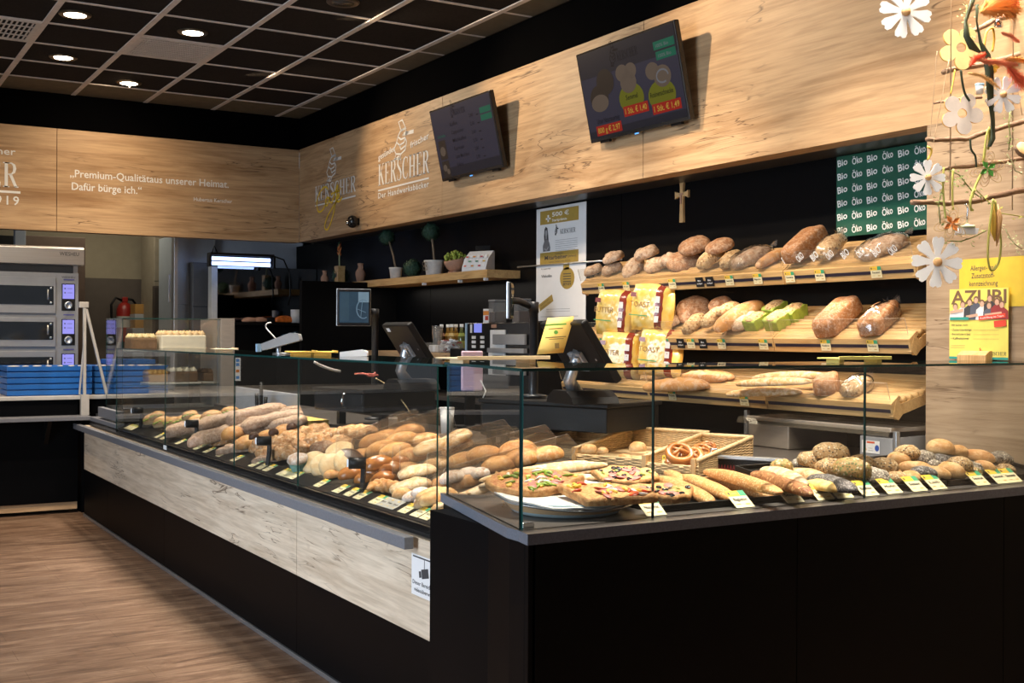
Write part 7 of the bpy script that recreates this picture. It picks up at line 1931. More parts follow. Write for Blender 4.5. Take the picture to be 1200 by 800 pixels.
M['fridge'] = plain('fridge_steel',(.40,.45,.50),.38,metal=.35,var=.05)
cab(207,252,11.75,.7,2.40,M['fridge'],'pale blue grey fridge under the insect lamp',[1.70],'refrigerator',handle=[(-.27,1.72,.28)])
cab(226,247,11.60,.14,2.12,plain('dark_grey_locker',(.10,.105,.115),.4),'dark grey locker in front of the fridge',[1.68],'locker')
t = obj('post', MB().box((P(204,330,y=11.4).x,11.4,0),(P(208.5,330,y=11.4).x,11.5,2.9)), M['alu'], None, .003); t.name = 'wall_rail_post'; tag(t,'narrow pale upright post beside the fridge','post')
t = obj('post', MB().box((P(248,330,y=11.3).x,11.3,0),(P(255,330,y=11.3).x,11.42,P(250,312,y=11.3).z)), plain('pale_post',(.5,.53,.56),.4), None, .003); t.name = 'edge_post'; tag(t,'pale metal edge post of the mirror panel','post')
# pale wall strip behind lamp
struct('wall_hatch', MB().box((P(252,300,y=11.9).x,11.9,0),(4.6,12.0,3.0)), M['room_grey'])
# mirror panel
M['mirror'] = plain('dark_mirror_panel',(.42,.43,.46),.04,metal=1.0,var=.25,scale=3)
xa, xb = P(255,340,y=11.30).x, 4.42
t = thing('mirror_panel', 'dark mirror splash panel reflecting the shelf under the insect lamp', 'mirror', ((xa+xb)/2,11.30,0)); w = (xb-xa)/2
zm0, zm1 = P(300,378,y=11.3).z, P(300,313,y=11.3).z
obj('panel', MB().box((-w,0,zm0),(w,.02,zm1)), M['mirror'], t); obj('cabinet_base', MB().box((-w,-.25,0),(w,.02,zm0-.03)), M['black_matt'], t, .004); obj('shelf_board', MB().box((-w,-.35,zm0-.029),(w,.0,zm0-.001)), M['black_matt'], t, .003)
# items on that shelf
rnd = random.Random(21); zsx = zm0+.0
its = [(293,370,'terracotta','small reddish bread piece on the mirror shelf'),(318,368,'black_matt','dark lump of pastry on the mirror shelf beside the orange pack'),(305,372,'terracotta','brown bread end on the mirror shelf')]
for u, v, m_, lab in its:
    p = P(u, v, y=11.08); o = obj('bread_piece', surf('b',.16,.10,.07,seed=u,amp=.06), M[m_], None, loc=(p.x,11.08,zsx)); tag(o, lab, 'bread')
p = P(333,370,y=11.05); o = obj('snack_pack', surf('b',.20,.08,.10,ex=4,seed=5,amp=.05), plain('orange_pack',(.65,.16,.03),.3,var=.6,scale=20), None, loc=(p.x,11.05,zsx)); tag(o,'orange and yellow snack pack on the mirror shelf','pack')
p = P(347,370,y=11.03); o = obj('white_pot', MB().lathe([(0,0),(.05,0),(.055,.13),(.05,.13),(.046,.01),(0,.01)],18,caps=False), M['white'], None, loc=(min(p.x,4.34),11.03,zsx)); tag(o,'white pot at the end of the mirror shelf','pot')
# insect lamp
M['uv'] = glow('uv_tube', (.40,.55,1.0), 3.2)
ya_ = 11.05; xa, xb = P(246,305,y=ya_).x, P(321,305,y=ya_).x; zc2 = P(283,306,y=ya_).z
t = thing('insect_lamp', 'glowing blue white insect lamp above the mirror panel', 'lamp', ((xa+xb)/2,ya_,zc2)); w = (xb-xa)/2
obj('housing', MB().box((-w,-.02,.05),(w,.10,.075)), M['black_matt'], t, .004)
for dz in (-.028,.018): obj('tube', MB().tube([(-w+.02,0,dz),(w-.04,0,dz)], .018, 12), M['uv'], t)
for sx in (-1,1): obj('end_cap', MB().box((sx*w-.012,-.02,-.06),(sx*w+.012,.06,.05)), M['black_matt'], t, .003)
obj('hanger', MB().tube([(-w+.03,.03,.075),(-w+.05,.03,.14),(-w+.08,.03,.075)], .006, 8), M['black_matt'], t)
obj('wall_bracket', MB().box((-.2,.10,.0),(.2,.245,.06)), M['black_matt'], t)
obj('cord', MB().tube([(w,.0,.06),(w+.10,.0,.03),(w+.16,.0,-.10),(w+.17,.0,-.30),(w+.15,.0,-.42)], .008, 8), M['black_matt'], t)
# ------------------------------------------------------------------ cake case
CX0, CX1 = 2.05, 0
cy1 = 9.02; c0 = P(144,372,y=cy1); c1_ = P(275,376,y=cy1); cz1 = (c0.z+c1_.z)/2
back = P(111.5,373.5,x=c0.x)
cyb = min(back.y, 9.58)
cb = .792
ck = thing('cake_case', 'tall glass cake case with steel post at the far end of the counter', 'display case', ((c0.x+c1_.x)/2,cy1+.25,cb))
wobj('base', MB().box((c0.x,cy1,cb),(c1_.x,cyb,cb+.05)), M['steel_x'], ck, .003)
def gpan(nm, a, b, z0_, z1_): pane(nm, ck, (a,b,z0_,z1_), .005)
gpan('front_glass', (c0.x,cy1),(c1_.x-.12,cy1), cb+.05, cz1)
gpan('side_glass', (c0.x,cyb),(c0.x,cy1+.004), cb+.05, cz1)
mb = MB(); mb.box((c0.x,cy1,cz1),(c1_.x,cyb,cz1+.006)); mb.m = [0,0,1,1,1,1]; wobj('top_glass', mb, [M['glass'],M['glass_edge']], ck)
wobj('steel_post', MB().box((c1_.x-.11,cy1-.004,cb+.051),(c1_.x,cyb,cz1+.012)), M['steel_m'], ck, .003)
sv = [P(200,411,y=cy1+.25).z, P(220,449,y=cy1+.2).z]
for z in sv:
    mb = MB(); mb.box((c0.x+.006,cy1+.03,z-.006),(c1_.x-.112,cyb-.03,z)); mb.m = [0,0,1,1,1,1]; wobj('glass_shelf', mb, [M['glass'],M['glass_edge']], ck)
wobj('shelf_rail', MB().box((c1_.x-.118,cy1+.05,cb+.05),(c1_.x-.111,cy1+.07,cz1)), M['alu'], ck)
# cakes
M['cream_c'] = plain('whipped_cream',(.80,.72,.56),.6,var=.08,bmp=.2); M['cake_br'] = plain('brown_cake',(.15,.08,.036),.8,var=.3,scale=40,bmp=.3); M['plate_w'] = plain('white_cake_board',(.78,.74,.66),.4)
def cake(u, v, wpx, y, z, h, m, top, label, loaf=False):
    p = P(u, v, y=y); L_ = wpx*depth(p)/F
    t = thing('cake', label, 'cake', (p.x,y,z+.0005))
    obj('cake_board', MB().box((-L_*.58,-.13,0),(L_*.58,.13,.012)), M['plate_w'], t, .003)
    n = 3; mb = MB(); mb.box((-L_/2,-.11,.013),(L_/2,.11,h)); obj('cake_body', mb, m, t, .012)
    mb = MB(); rnd = random.Random(u)
    k = max(4, int(L_/.045))
    for i in range(k):
        for j in range(3): mb.lathe([(0,0),(.024,0),(.027,.010),(.016,.024),(.003,.038),(0,.038)],10,c=(-L_/2+L_*(i+.5)/k,-.075+.075*j,h-.002),caps=False)
    o = obj('cream_dots', mb, top, t); o['kind'] = 'stuff'
cake(211.5,405,52,cy1+.25,sv[0],.125,M['cream_c'],plain('cream_dots_gold',(.78,.55,.30),.6),'white layer cake with cream dots on the upper glass shelf')
cake(165,402,30,cy1+.30,sv[0],.10,M['cake_br'],plain('pale_yellow_dots',(.70,.56,.30),.6),'low dark cake with pale topping on the upper glass shelf')
cake(212,440,32,cy1+.22,sv[1],.095,M['cake_br'],M['cream_c'],'brown cake under cream on the lower glass shelf beside the orange one')
cake(182,440,22,cy1+.26,sv[1],.075,plain('orange_cake',(.48,.24,.04),.5,var=.3),plain('orange_dots',(.55,.3,.06),.5),'flat orange cake on the lower glass shelf')
cake(246,443,24,cy1+.30,sv[1],.08,M['cake_br'],M['cake_br'],'dark brown cake near the steel post on the lower glass shelf')
# hanging paper price card on the case
p = P(277,430,y=cy1-.02)
t = obj('price_strip_card', MB().box((c1_.x-.0,cy1-.012,P(277,446,y=cy1).z),(c1_.x+.045,cy1-.010,P(277,419,y=cy1).z)), M['paper']); tag(t,'narrow white card with blue and orange pictures by the steel post','card')
mb = MB(); z0_, z1_ = P(277,446,y=cy1).z, P(277,419,y=cy1).z
fr = frame((c1_.x+.008,cy1-.0125,z0_),(1,0,0),(0,0,1)); hh = z1_-z0_
for k, (a, c) in enumerate(((.82,0),(.64,0),(.36,1),(.08,0))): rect(mb,0,hh*a,.028,hh*(a+.13),c,fr,.0003)
o = obj('pictures', mb, [plain('card_blue',(.08,.25,.6)), plain('card_orange',(.6,.2,.03))], t)

# ================================================================== hanging spring decoration at the right
DY = 2.86
M['daisy'] = plain('white_painted_wood', (.80,.78,.76), .6, var=.05); M['disc_wood'] = plain('round_wood_slice', (.60,.34,.14), .6, var=.15, scale=30)
M['branch'] = plain('rough_branch_bark', (.24,.145,.09), .85, var=.4, scale=40, bmp=.6, stretch=(1,4,4)); M['felt_y'] = plain('pale_yellow_felt',(.82,.70,.30),.9,var=.12,bmp=.3); M['felt_w'] = plain('white_orange_felt',(.82,.70,.60),.9,var=.15,bmp=.3); M['felt_e'] = plain('orange_felt_edge',(.75,.42,.10),.9)
M['ribbon'] = plain('dark_green_ribbon',(.035,.05,.022),.6,var=.3); M['yarn'] = plain('lime_yarn',(.50,.50,.13),.9,var=.2,bmp=.4); M['yarn_y'] = plain('yellow_yarn',(.72,.48,.08),.9); M['string'] = plain('thin_twine',(.40,.27,.16),.8)
def daisy(u, v, dpx, y, rot, label, tilt=0.0):
    p = P(u, v, y=y); r = dpx*depth(p)/F/2
    t = thing('wooden_daisy', label, 'flower ornament', p, -YAW, 'white wooden daisies'); t.rotation_euler = (0, rot, -YAW+tilt)
    outline = []
    for k in range(8):
        a0 = 2*PI*k/8
        for da, rr in ((-.39,.26),(-.27,.55),(-.29,.82),(-.21,.97),(-.09,1.0),(-.0,.93),(.09,1.0),(.21,.97),(.29,.82),(.27,.55)):
            a = a0+da*(1 if rr < .9 else 1); outline.append((r*rr*math.cos(a), r*rr*math.sin(a)))
    mb = MB(); n = len(outline)
    # petals as wedges so every petal stays flat and clean
    vs = [(0,-.003,0)] + [(a,-.003,b) for a, b in outline] + [(0,.003,0)] + [(a,.003,b) for a, b in outline]
    fs = []
    for i in range(n):
        j = (i+1) % n
        fs += [(0,1+i,1+j),(n+1,n+2+j,n+2+i),(1+i,n+2+i,n+2+j,1+j)]
    mb.add(vs, fs); obj('petals', mb, M['daisy'], t)
    m_ = Matrix.Translation((0,-.0035,0)) @ Matrix.Rotation(PI/2,4,'X')
    obj('wood_centre', MB().lathe([(0,0),(r*.17,0),(r*.17,.008),(r*.16,.010),(0,.010)],20,mat=m_,caps=False), M['disc_wood'], t)
    return t, p, r
hang = []
for u, v, d, y, rot, lab in ((1061,14,62,2.9,.2,'large white wooden daisy alone high on the oak fascia side'),(1098,307,60,2.86,.06,'large white wooden daisy hanging lowest, before the shelf end'),(1087,208,42,2.86,.0,'white wooden daisy hanging in front of the green word sign'),(1175,111,44,2.8,.3,'white wooden daisy under the orange plumes')):
    t, p, r = daisy(u, v, d, y, rot, lab); hang.append((p, r))
    if u == 1061:
        cd = obj('hanging_cord', MB().tube([(0,0,0),(0,0,ZC-p.z-r*.8)], .0012, 6), M['string'], None, loc=(p.x,p.y,p.z+r*.8)); tag(cd,'thin cord holding the single large daisy high on the fascia side','cord')
def felt_flower(u, v, dpx, y, label, m, rot, hole=.22):
    p = P(u, v, y=y); r = dpx*depth(p)/F/2
    t = thing('felt_flower', label, 'flower ornament', p, -YAW, 'felt flowers with hole')
    t.rotation_euler = (0, rot, -YAW); n = 90; outer = []; inner = []
    for i in range(n):
        a = 2*PI*i/n; k = abs(math.cos(2.5*a)); rr = r*(.50+.50*k**.62); outer.append((rr*math.cos(a), rr*math.sin(a))); inner.append((r*hole*math.cos(a), r*hole*math.sin(a)))
    mb = MB(); vs = []
    for yy in (-.005,.005): vs += [(a,yy,b) for a, b in outer] + [(a,yy,b) for a, b in inner]
    # puff: middle ring
    fs = []; es = []
    for i in range(n):
        j = (i+1) % n
        fs += [(i,j,n+j,n+i),(2*n+j,2*n+i,3*n+i,3*n+j)]; es += [(j,i,2*n+i,2*n+j),(n+i,n+j,3*n+j,3*n+i)]
    mb.add(vs, fs, 0); mb.add(vs, es, 1); obj('felt_body', mb, [m, M['felt_e']], t); return p, r
hang.append(felt_flower(1126,56,52,2.92,'pale yellow felt flower with round hole, upper one','x' and M['felt_y'],.2))
hang.append(felt_flower(1127,133,50,2.86,'white and orange felt flower with round hole above the branch','x' and M['felt_w'],.15))
def branch(pts, r, label, y=2.9):
    p3 = [P(u, v, y=y+dy) for u, v, dy in pts]; c = p3[0].copy(); out = []
    for i in range(len(p3)-1):
        for k in range(5):
            q = p3[i].lerp(p3[i+1], k/5); q = q + Vector((0,0,.006*mnoise.noise(q*14))) + Vector((0,.01*mnoise.noise(q*11+Vector((3,3,3))),0)); out.append(q-c)
    out.append(p3[-1]-c); n = len(out)
    o = obj('branch', MB().tube(out, [r*(.75+.35*i/n+.14*mnoise.noise(Vector((i*.9,r*90,0)))) for i in range(n)], 9), M['branch'], None, loc=c); tag(o, label, 'branch', 'bare branches of the hanging decoration'); return o
branch([(1068,237,0),(1110,238,0),(1150,233,0),(1200,222,0),(1290,205,0)], .013, 'bare branch lowest of the hanging decoration, carrying the white cup cake')
branch([(1086,163,0),(1130,163,.02),(1165,152,.0),(1200,142,0),(1280,120,0)], .011, 'bare branch under the white and orange felt flower')
branch([(1104,198,.03),(1140,194,.03),(1200,186,.03),(1280,178,.03)], .009, 'thin bare branch behind the green leaf ornament')
branch([(1105,84,.06),(1150,76,.06),(1210,60,.06),(1280,40,.06)], .013, 'bare branch behind the pale yellow felt flower')
branch([(1094,121,.05),(1115,118,.05),(1150,114,.05)], .006, 'short mossy twig beside the white and orange felt flower')
branch([(1134,38,.08),(1170,22,.08),(1230,5,.08)], .012, 'bare branch highest in the frame behind the orange plumes')
def yarn(pts, r, m, label, y=2.84, nm='yarn', cat='yarn'):
    p3 = [P(u, v, y=y) for u, v in pts]; c = p3[0].copy(); out = []
    for i in range(len(p3)-1):
        for k in range(5):
            tt = k/5; p0, p1, p2, p3_ = p3[max(i-1,0)], p3[i], p3[i+1], p3[min(i+2,len(p3)-1)]
            out.append(.5*((2*p1)+(-p0+p2)*tt+(2*p0-5*p1+4*p2-p3_)*tt*tt+(-p0+3*p1-3*p2+p3_)*tt**3)-c)
    out.append(p3[-1]-c); o = obj(nm, MB().tube(out, r, 6), m, None, loc=c); return tag(o, label, cat)
yarn([(1164,233),(1160,262),(1158,285),(1158,306),(1162,317),(1170,308),(1173,285),(1170,260),(1166,235)], .0045, M['yarn'], 'long lime yarn loop hanging in front of the allergen notice')
yarn([(1106,196),(1105,215),(1106,235),(1108,256)], .004, M['yarn'], 'lime yarn strand beside the daisy at the word sign')
yarn([(1117,198),(1116,222),(1117,246)], .004, M['yarn'], 'second lime yarn strand hanging over the lowest branch')
yarn([(1141,222),(1137,236),(1138,245),(1140,246)], .005, M['yarn'], 'short lime yarn tail between cup cake and yarn loop')
yarn([(1149,205),(1143,218),(1139,232)], .005, M['yarn'], 'lime yarn knot under the green leaf ornament')
yarn([(1155,173),(1152,190),(1156,160),(1160,150),(1158,175)], .0045, M['yarn'], 'lime yarn loop tied over the branch above the green leaf')
yarn([(1126,82),(1128,98),(1131,110),(1136,118)], .0045, M['ribbon'], 'dark green cord curling below the pale yellow felt flower')
yarn([(1137,163),(1138,175),(1143,183),(1144,196)], .004, M['ribbon'], 'dark green cord between the two middle branches')
yarn([(1087,187),(1091,180),(1091,175),(1087,172)], .004, M['yarn_y'], 'yellow pipe cleaner hook above the daisy at the word sign')
yarn([(1119,82),(1117,95),(1114,110)], .003, M['yarn_y'], 'thin yellow yarn tail under the pale yellow felt flower')
yarn([(1153,55),(1156,38),(1163,33),(1165,45),(1163,60)], .0045, M['yarn_y'], 'yellow yarn bow beneath the orange feather tuft')
for u0, v0, u1, v1, lab in ((1092,178,1112,70,'thin twine from the daisy at the word sign upwards'),(1090,160,1098,60,'thin twine carrying the middle branch'),(1198,135,1186,70,'thin twine at the frame edge')):
    yarn([(u0,v0),((u0+u1)/2,(v0+v1)/2),(u1,v1)], .0012, M['string'], lab, nm='twine', cat='string')
# cords that carry everything from the ceiling
for x_, lab in ((3.62,'long hanging cord carrying the branches, inner one'),(3.98,'long hanging cord carrying the branches, outer one by the wall')):
    o = obj('hanging_cord', MB().tube([(0,0,0),(0,0,ZC-P(1100,238,y=2.9).z)], .0025, 6), M['string'], None, loc=(x_,2.9,P(1100,238,y=2.9).z)); tag(o, lab, 'cord')
# dark ribbons
def ribbon(pts, wd, label, y=2.82):
    p3 = [P(u, v, y=y) for u, v in pts]; c = p3[0].copy(); mb = MB(); n = len(p3)
    for i, q in enumerate(p3):
        a = p3[min(i+1,n-1)]-p3[max(i-1,0)]; s = Vector((cy_,-sy_,0)); s = (s - a.normalized()*s.dot(a.normalized())).normalized()*wd[i]/2
        mb.v += [tuple(q-c-s), tuple(q-c+s+Vector((0,.012*math.sin(i*1.3),0)))]
    for i in range(n-1): mb.f.append((2*i,2*i+1,2*i+3,2*i+2)); mb.m.append(0); mb.sm.append(True)
    o = obj('ribbon', mb, M['ribbon'], None, loc=c); sd = o.modifiers.new('t','SOLIDIFY'); sd.thickness = .001; return tag(o, label, 'ribbon')
ribbon([(1141,-4),(1138,10),(1132,25),(1131,42),(1138,55),(1150,62)], [.02,.022,.016,.014,.02,.01], 'dark green ribbon curling over the pale yellow felt flower')
ribbon([(1145,5),(1146,25),(1150,50),(1155,65),(1158,85),(1161,115),(1165,140),(1164,162),(1158,172)], [.014,.016,.018,.022,.024,.026,.026,.022,.006], 'long dark green ribbon hanging past the daisy under the plumes')
# orange dried plumes
def plume(pts, r, col, label, y=2.74, n=800):
    p3 = [P(u, v, y=y) for u, v in pts]; c = p3[0].copy(); mb = MB(); rnd = random.Random(int(pts[0][0]*7+pts[0][1]))
    L_ = [(p3[i+1]-p3[i]).length for i in range(len(p3)-1)]
    mb.tube([q-c for q in p3], r*.12, 6)
    for i in range(n):
        s = rnd.random()*(len(p3)-1); k = int(s); q = p3[k].lerp(p3[k+1], s-k)-c; d = (p3[k+1]-p3[k]).normalized()
        t_ = s/(len(p3)-1); rr = r*(math.sin(PI*min(1,t_*.9+.1)))**.5
        a = d.orthogonal().normalized(); a.rotate(Matrix.Rotation(rnd.uniform(0,6.28),3,d)); e = q + a*rr*rnd.uniform(.5,1.1) + d*rr*rnd.uniform(.5,1.8)
        w_ = d.cross(a)*r*.07; mb.add([q-w_, q+w_, e], [(0,1,2)])
    o = obj('dried_plume', mb, col, None, loc=c); return tag(o, label, 'dried plume', None)
M['pl_o'] = plain('orange_plume',(.80,.33,.08),.9,var=.2); M['pl_r'] = plain('coral_red_plume',(.75,.12,.05),.9,var=.2); M['pl_c'] = plain('salmon_plume',(.80,.25,.13),.9,var=.2); M['pl_a'] = plain('apricot_plume',(.85,.50,.18),.9,var=.15)
plume([(1150,14),(1160,10),(1172,6),(1186,12)], .055, M['pl_o'], 'fluffy orange feather tuft at the upper edge', n=1400)
plume([(1160,-6),(1172,0),(1184,4)], .045, M['pl_r'], 'coral red feather tuft above the orange one', n=1000)
plume([(1136,78),(1142,70),(1154,63)], .018, M['pl_r'], 'short red dried plume touching the pale yellow felt flower')
plume([(1147,71),(1163,72),(1180,75),(1192,76)], .021, M['pl_c'], 'salmon dried plume lying level beside the red one')
plume([(1134,86),(1148,88),(1160,94),(1172,104)], .013, M['pl_a'], 'apricot dried plume pointing down to the daisy')
plume([(1173,38),(1184,42),(1194,49)], .014, M['pl_c'], 'small salmon plume beneath the orange feather tuft')
plume([(1180,78),(1188,86),(1198,96),(1210,104)], .034, M['pl_r'], 'thick coral red plume at the frame edge', n=700)
plume([(1178,70),(1192,70),(1210,72)], .018, M['pl_o'], 'orange plume at the frame edge above the coral red one')
plume([(1181,72),(1190,84),(1202,100)], .013, M['pl_a'], 'apricot plume crossing the coral red one')
# wire and leaf ornaments
def wire_flower(u, v, s, y, col, leafcol, label):
    p = P(u, v, y=y); k = s*depth(p)/F
    t = thing('wire_flower', label, 'flower ornament', p, -YAW)
    for i in range(6):
        a = i*PI/3+.3; mb = MB()
        for q in (1.0,.78,.58):
            cx2, cz2 = .55*k*math.cos(a)*q, .55*k*math.sin(a)*q
            mb.tube([(cx2+.42*k*q*math.cos(a)*math.cos(b)-.24*k*q*math.sin(a)*math.sin(b), 0, cz2+.42*k*q*math.sin(a)*math.cos(b)+.24*k*q*math.cos(a)*math.sin(b)) for b in [2*PI*j/16 for j in range(16)]], .0012, 5, closed=True)
        obj('wire_petal', mb, M['string'] if col is None else col, t)
    mb = MB()
    for i in range(4):
        a = i*PI/2+.6
        mb.add([(0,-.004,0),(.30*k*math.cos(a-.5),-.012,.30*k*math.sin(a-.5)),(.5*k*math.cos(a),-.006,.5*k*math.sin(a)),(.30*k*math.cos(a+.5),-.012,.30*k*math.sin(a+.5))],[(0,1,2,3)])
    o = obj('leaf_centre', mb, leafcol, t); sd = o.modifiers.new('t','SOLIDIFY'); sd.thickness = .003
M['wire_t'] = plain('tan_wire',(.55,.36,.15),.5)
wire_flower(1157,198,22,2.83,M['wire_t'],plain('bright_green_mesh',(.10,.34,.05),.7,var=.5,scale=90),'tan wire flower with bright green leaf in the middle')
wire_flower(1115,262,22,2.83,M['wire_t'],plain('orange_mesh',(.70,.22,.04),.7,var=.4,scale=90),'tan wire flower with orange leaf in the middle under the lowest branch')
p = P(1174,84,y=2.82) ; t = thing('yellow_blossom', 'small yellow felt blossom behind the salmon plume', 'flower ornament', P(1163,77,y=2.83), -YAW)
mb = MB()
for i in range(5):
    a = i*2*PI/5; mb.ball((.017*math.cos(a),0,.017*math.sin(a)),(.012,.004,.012),10,6)
obj('petals', mb, plain('yellow_felt',(.78,.50,.06),.9), t); obj('centre', MB().ball((0,-.005,0),.007,8,6), M['yarn_y'], t)
# hanging cup ornament and others
p = P(1133,271,y=2.84); k = 24*depth(p)/F
t = thing('cup_ornament', 'white cup shaped ornament with pale green top hanging on a hook', 'ornament', p, -YAW)
obj('cup', MB().prism([(-.5*k,-.16*k),(.42*k,-.16*k),(.5*k,.14*k),(-.46*k,.16*k)], -.25*k, .25*k, 'y'), M['white'], t, .004)
obj('green_top', MB().lathe([(0,.45*k),(.06*k,.40*k),(.12*k,.33*k),(.38*k,.28*k),(.40*k,.16*k),(0,.16*k)],20,caps=False), plain('pale_green_icing',(.60,.66,.42),.6), t)
obj('hook', MB().tube([(0,0,.42*k),(.02*k,0,.8*k),(.05*k,0,1.1*k),(-.05*k,0,1.38*k),(-.1*k,0,1.28*k)], .003, 6), M['chrome'], t)
p = P(1148,104,y=2.83); t = thing('cup_ornament', 'small white bucket ornament with pale blue rim above the white felt flower', 'ornament', p, -YAW); k = 10*depth(p)/F
obj('bucket', MB().lathe([(0,-.6*k),(.40*k,-.6*k),(.48*k,.35*k),(0,.35*k)],18,caps=False), M['white'], t); obj('rim', MB().lathe([(.50*k,.35*k),(.52*k,.6*k),(.40*k,.62*k),(0,.5*k)],18,caps=False), plain('pale_blue_rim',(.35,.58,.75),.5), t)
p = P(1170,33,y=2.83); t = thing('silver_bell', 'small crinkled silver ornament among the orange plumes', 'ornament', p, -YAW); k = 11*depth(p)/F
obj('bell_body', surf('s',.9*k,.6*k,1.3*k,seed=3,amp=.10,fr=160), M['chrome'], t); obj('loop', MB().tube([(-.1*k,0,1.2*k),(0,0,1.6*k),(.1*k,0,1.2*k)], .002, 6), M['chrome'], t)
p = P(1167,262,y=2.84); t = thing('feather_ornament', 'narrow yellow and tan leaf ornament hanging inside the yarn loop', 'ornament', p, -YAW); k = 46*depth(p)/F
for nm, dx, m_, q in (('yellow_leaf',-.05,M['yarn_y'],.9),('tan_leaf',.05,M['disc_wood'],1.15)):
    obj(nm, MB().tube([(dx*k,0,.5*k),(dx*k*1.6,0,.15*k),(dx*k*1.3,0,-.2*k),(dx*k*.4,0,-.5*k*q)], [.002,.09*k,.07*k,.002], 8), m_, t)
p = P(1198,177,y=2.82); t = thing('wood_slice', 'slanted wooden slice ornament at the frame edge', 'ornament', p, -YAW); t.rotation_euler = (R(60),R(20),-YAW)
obj('slice', MB().lathe([(0,0),(.030,0),(.033,.004),(.033,.016),(.030,.020),(0,.020)],20,caps=False), M['disc_wood'], t); obj('bark_ring', MB().lathe([(.0335,.001),(.036,.010),(.0335,.019)],20,caps=False), M['branch'], t)
# thin leafy vines
M['vine'] = plain('olive_vine',(.16,.19,.05),.7,var=.4); M['vine_p'] = plain('pale_vine_leaf',(.48,.50,.28),.7,var=.3)
def vine(pts, label, m, y=2.85, seed=1, dens=34, s=.010):
    p3 = [P(u, v, y=y) for u, v in pts]; c = p3[0].copy(); rnd = random.Random(seed)
    t = thing('leafy_vine', label, 'vine', c)
    obj('vine_stem', MB().tube([q-c for q in p3], .0022, 5), m, t)
    mb = MB()
    for i in range(dens):
        f = rnd.random()*(len(p3)-1); k = int(f); q = p3[k].lerp(p3[k+1], f-k)-c + Vector((rnd.uniform(-.03,.03),rnd.uniform(-.02,.02),rnd.uniform(-.03,.03)))
        a = Vector((rnd.uniform(-1,1),rnd.uniform(-.5,.5),rnd.uniform(-1,1))).normalized()*s; b = a.orthogonal().normalized()*s*.45
        mb.add([q-a, q+b, q+a, q-b], [(0,1,2,3)])
    o = obj('vine_leaves', mb, m, t); o['kind'] = 'stuff'
vine([(1114,200),(1124,205),(1132,215),(1140,225),(1150,232)], 'olive leafy vine beside the daisy at the word sign', M['vine'], seed=2, dens=60)
vine([(1108,205),(1104,222),(1100,240),(1102,262)], 'small olive vine hanging below the daisy at the word sign', M['vine'], seed=3)
vine([(1184,128),(1182,145),(1184,160),(1182,176)], 'olive leafy vine hanging past the middle branch', M['vine'], seed=4, dens=40)
vine([(1178,268),(1184,280),(1192,288),(1198,292)], 'pale flowering sprig beside the allergen notice', M['vine_p'], seed=5, dens=50, s=.008)
vine([(1143,222),(1158,236),(1174,250),(1200,254)], 'green vine stem swinging from the lowest branch', M['yarn'], seed=6, dens=12)
vine([(1133,5),(1132,20),(1136,40),(1138,58)], 'tiny leaved vine along the dark ribbon', M['vine'], seed=7, dens=70, s=.007)
vine([(1110,282),(1125,283),(1140,278),(1156,270)], 'sparse olive twig behind the white cup ornament', M['vine'], seed=8, dens=30, s=.009)
vine([(1180,180),(1186,190),(1190,200),(1198,204)], 'pale leafed sprig below the middle branch', M['vine_p'], seed=9, dens=36, s=.009)
# ================================================================== light
w = bpy.data.worlds.new('world'); sc.world = w; w.use_nodes = True
bg = w.node_tree.nodes['Background']; bg.inputs['Color'].default_value = (.72,.84,1.0,1); bg.inputs['Strength'].default_value = .22
def lamp(kind, name, loc, power, col, target=None, size=.1, size_y=None, spot=60, blend=.6, spread=None):
    d = bpy.data.lights.new(name, kind); d.energy = power; d.color = col
    if kind == 'AREA':
        d.size = size
        if size_y: d.shape = 'RECTANGLE'; d.size_y = size_y
        if spread: d.spread = R(spread)
    elif kind == 'SPOT':
        d.spot_size = R(spot); d.spot_blend = blend; d.shadow_soft_size = size
    else: d.shadow_soft_size = size
    o = bpy.data.objects.new(name, d); C.objects.link(o); o.location = loc
    if target is not None:
        o.rotation_euler = (Vector(target) - Vector(loc)).to_track_quat('-Z', 'Y').to_euler()
    return o
WARM = (1.0,.74,.47); WARM2 = (1.0,.82,.62); NEUT = (1.0,.90,.77)
def down(name, loc, power, col, sx, sy, tilt=0, spread=180):
    o = lamp('AREA', name, loc, power, col, None, sx, sy, spread=spread); o.rotation_euler = (0, tilt, 0); return o
# rows of ceiling lamps over the long counter, the corner counter and the shelves
down('ceiling_row', (2.35,5.9,ZC-.04), 95, NEUT, .25, 4.8, 0, 75)
down('ceiling_row', (2.95,2.85,ZC-.04), 62, NEUT, 2.3, .25, 0, 75)
for y in (3.6,4.7,5.8): lamp('SPOT','shelf_spot', (2.75,y+.3,ZC-.03), 200, WARM2, (4.25,y,1.45), .06, spot=50, blend=.8)
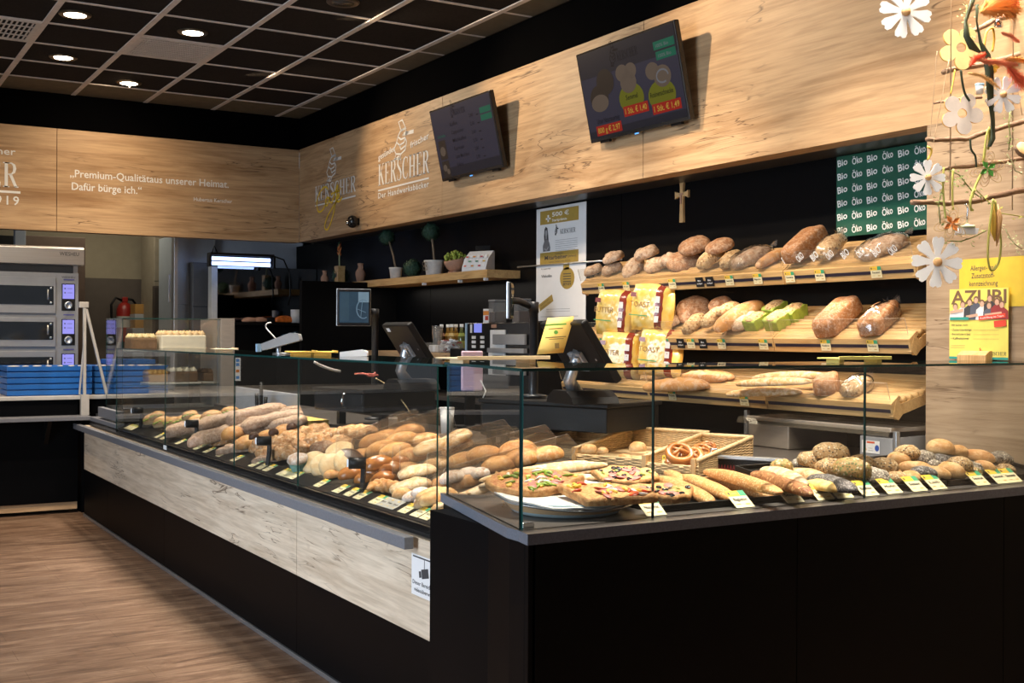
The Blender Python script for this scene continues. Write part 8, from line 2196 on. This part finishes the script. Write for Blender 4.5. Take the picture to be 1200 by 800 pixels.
# wall washers along the right fascia
for y, p in ((2.4,92),(4.5,98),(6.5,100),(8.5,80)): lamp('SPOT','fascia_spot', (3.0,y+.9,ZC-.03), p, WARM, (4.1,y-.1,2.55), .03, spot=92, blend=1)
for x in (.2,2.2): lamp('SPOT','fascia_spot', (x,9.9,ZC-.03), 55, WARM, (x,YB,2.4), .04, spot=120, blend=1)
for p in LAMPS: lamp('SPOT','downlight_beam', (p.x,p.y,ZC-.03), 80, WARM2, (p.x,p.y,0), .05, spot=100, blend=.8)
for x, y in ((.2,3.0),(.4,5.5)): lamp('SPOT','unseen_ceiling_spot', (x,y,ZC-.03), 45, WARM2, (x+.1,y,0), .06, spot=90, blend=.8)
lamp('SPOT','unseen_ceiling_spot', (.9,7.6,ZC-.03), 260, WARM2, (1.3,10.0,1.3), .08, spot=70, blend=.8)  # added lamp out of view, brightens the oven hood and crates
lamp('SPOT','unseen_ceiling_spot', (2.0,.6,ZC-.03), 120, WARM2, (3.6,2.9,2.2), .05, spot=50, blend=.8)  # added lamp out of view, lights the hanging daisies from the front
# strip lamps under the shelves and over the back ledge
down('shelf_strip', (4.13,4.75,1.645), 5, WARM2, .03, 2.4)
down('shelf_strip', (4.10,4.75,1.315), 5, WARM2, .03, 2.4)
down('bench_strip', (4.28,8.2,1.80), 3, NEUT, .05, 2.0)
# back room
lamp('AREA','back_room_light', (2.6,12.6,2.9), 16, (1,.9,.7), (2.6,12.8,0), 1.2, 1.2)
# shopfront daylight behind the camera
lamp('AREA','shopfront_window', (-3.5,3.5,1.25), 175, (.76,.87,1.0), (1.8,5.0,.35), 2.2, 5.0, spread=110)
sc.view_settings.view_transform = 'Standard'; sc.view_settings.look = 'None'; sc.view_settings.gamma = 1; sc.view_settings.exposure = 0.1
sc.view_settings.use_curve_mapping = False
cy = sc.cycles
cy.max_bounces = 8; cy.diffuse_bounces = 3; cy.glossy_bounces = 4; cy.transmission_bounces = 4; cy.transparent_max_bounces = 40
cy.caustics_reflective = False; cy.caustics_refractive = False; cy.sample_clamp_indirect = 6; cy.use_denoising = True
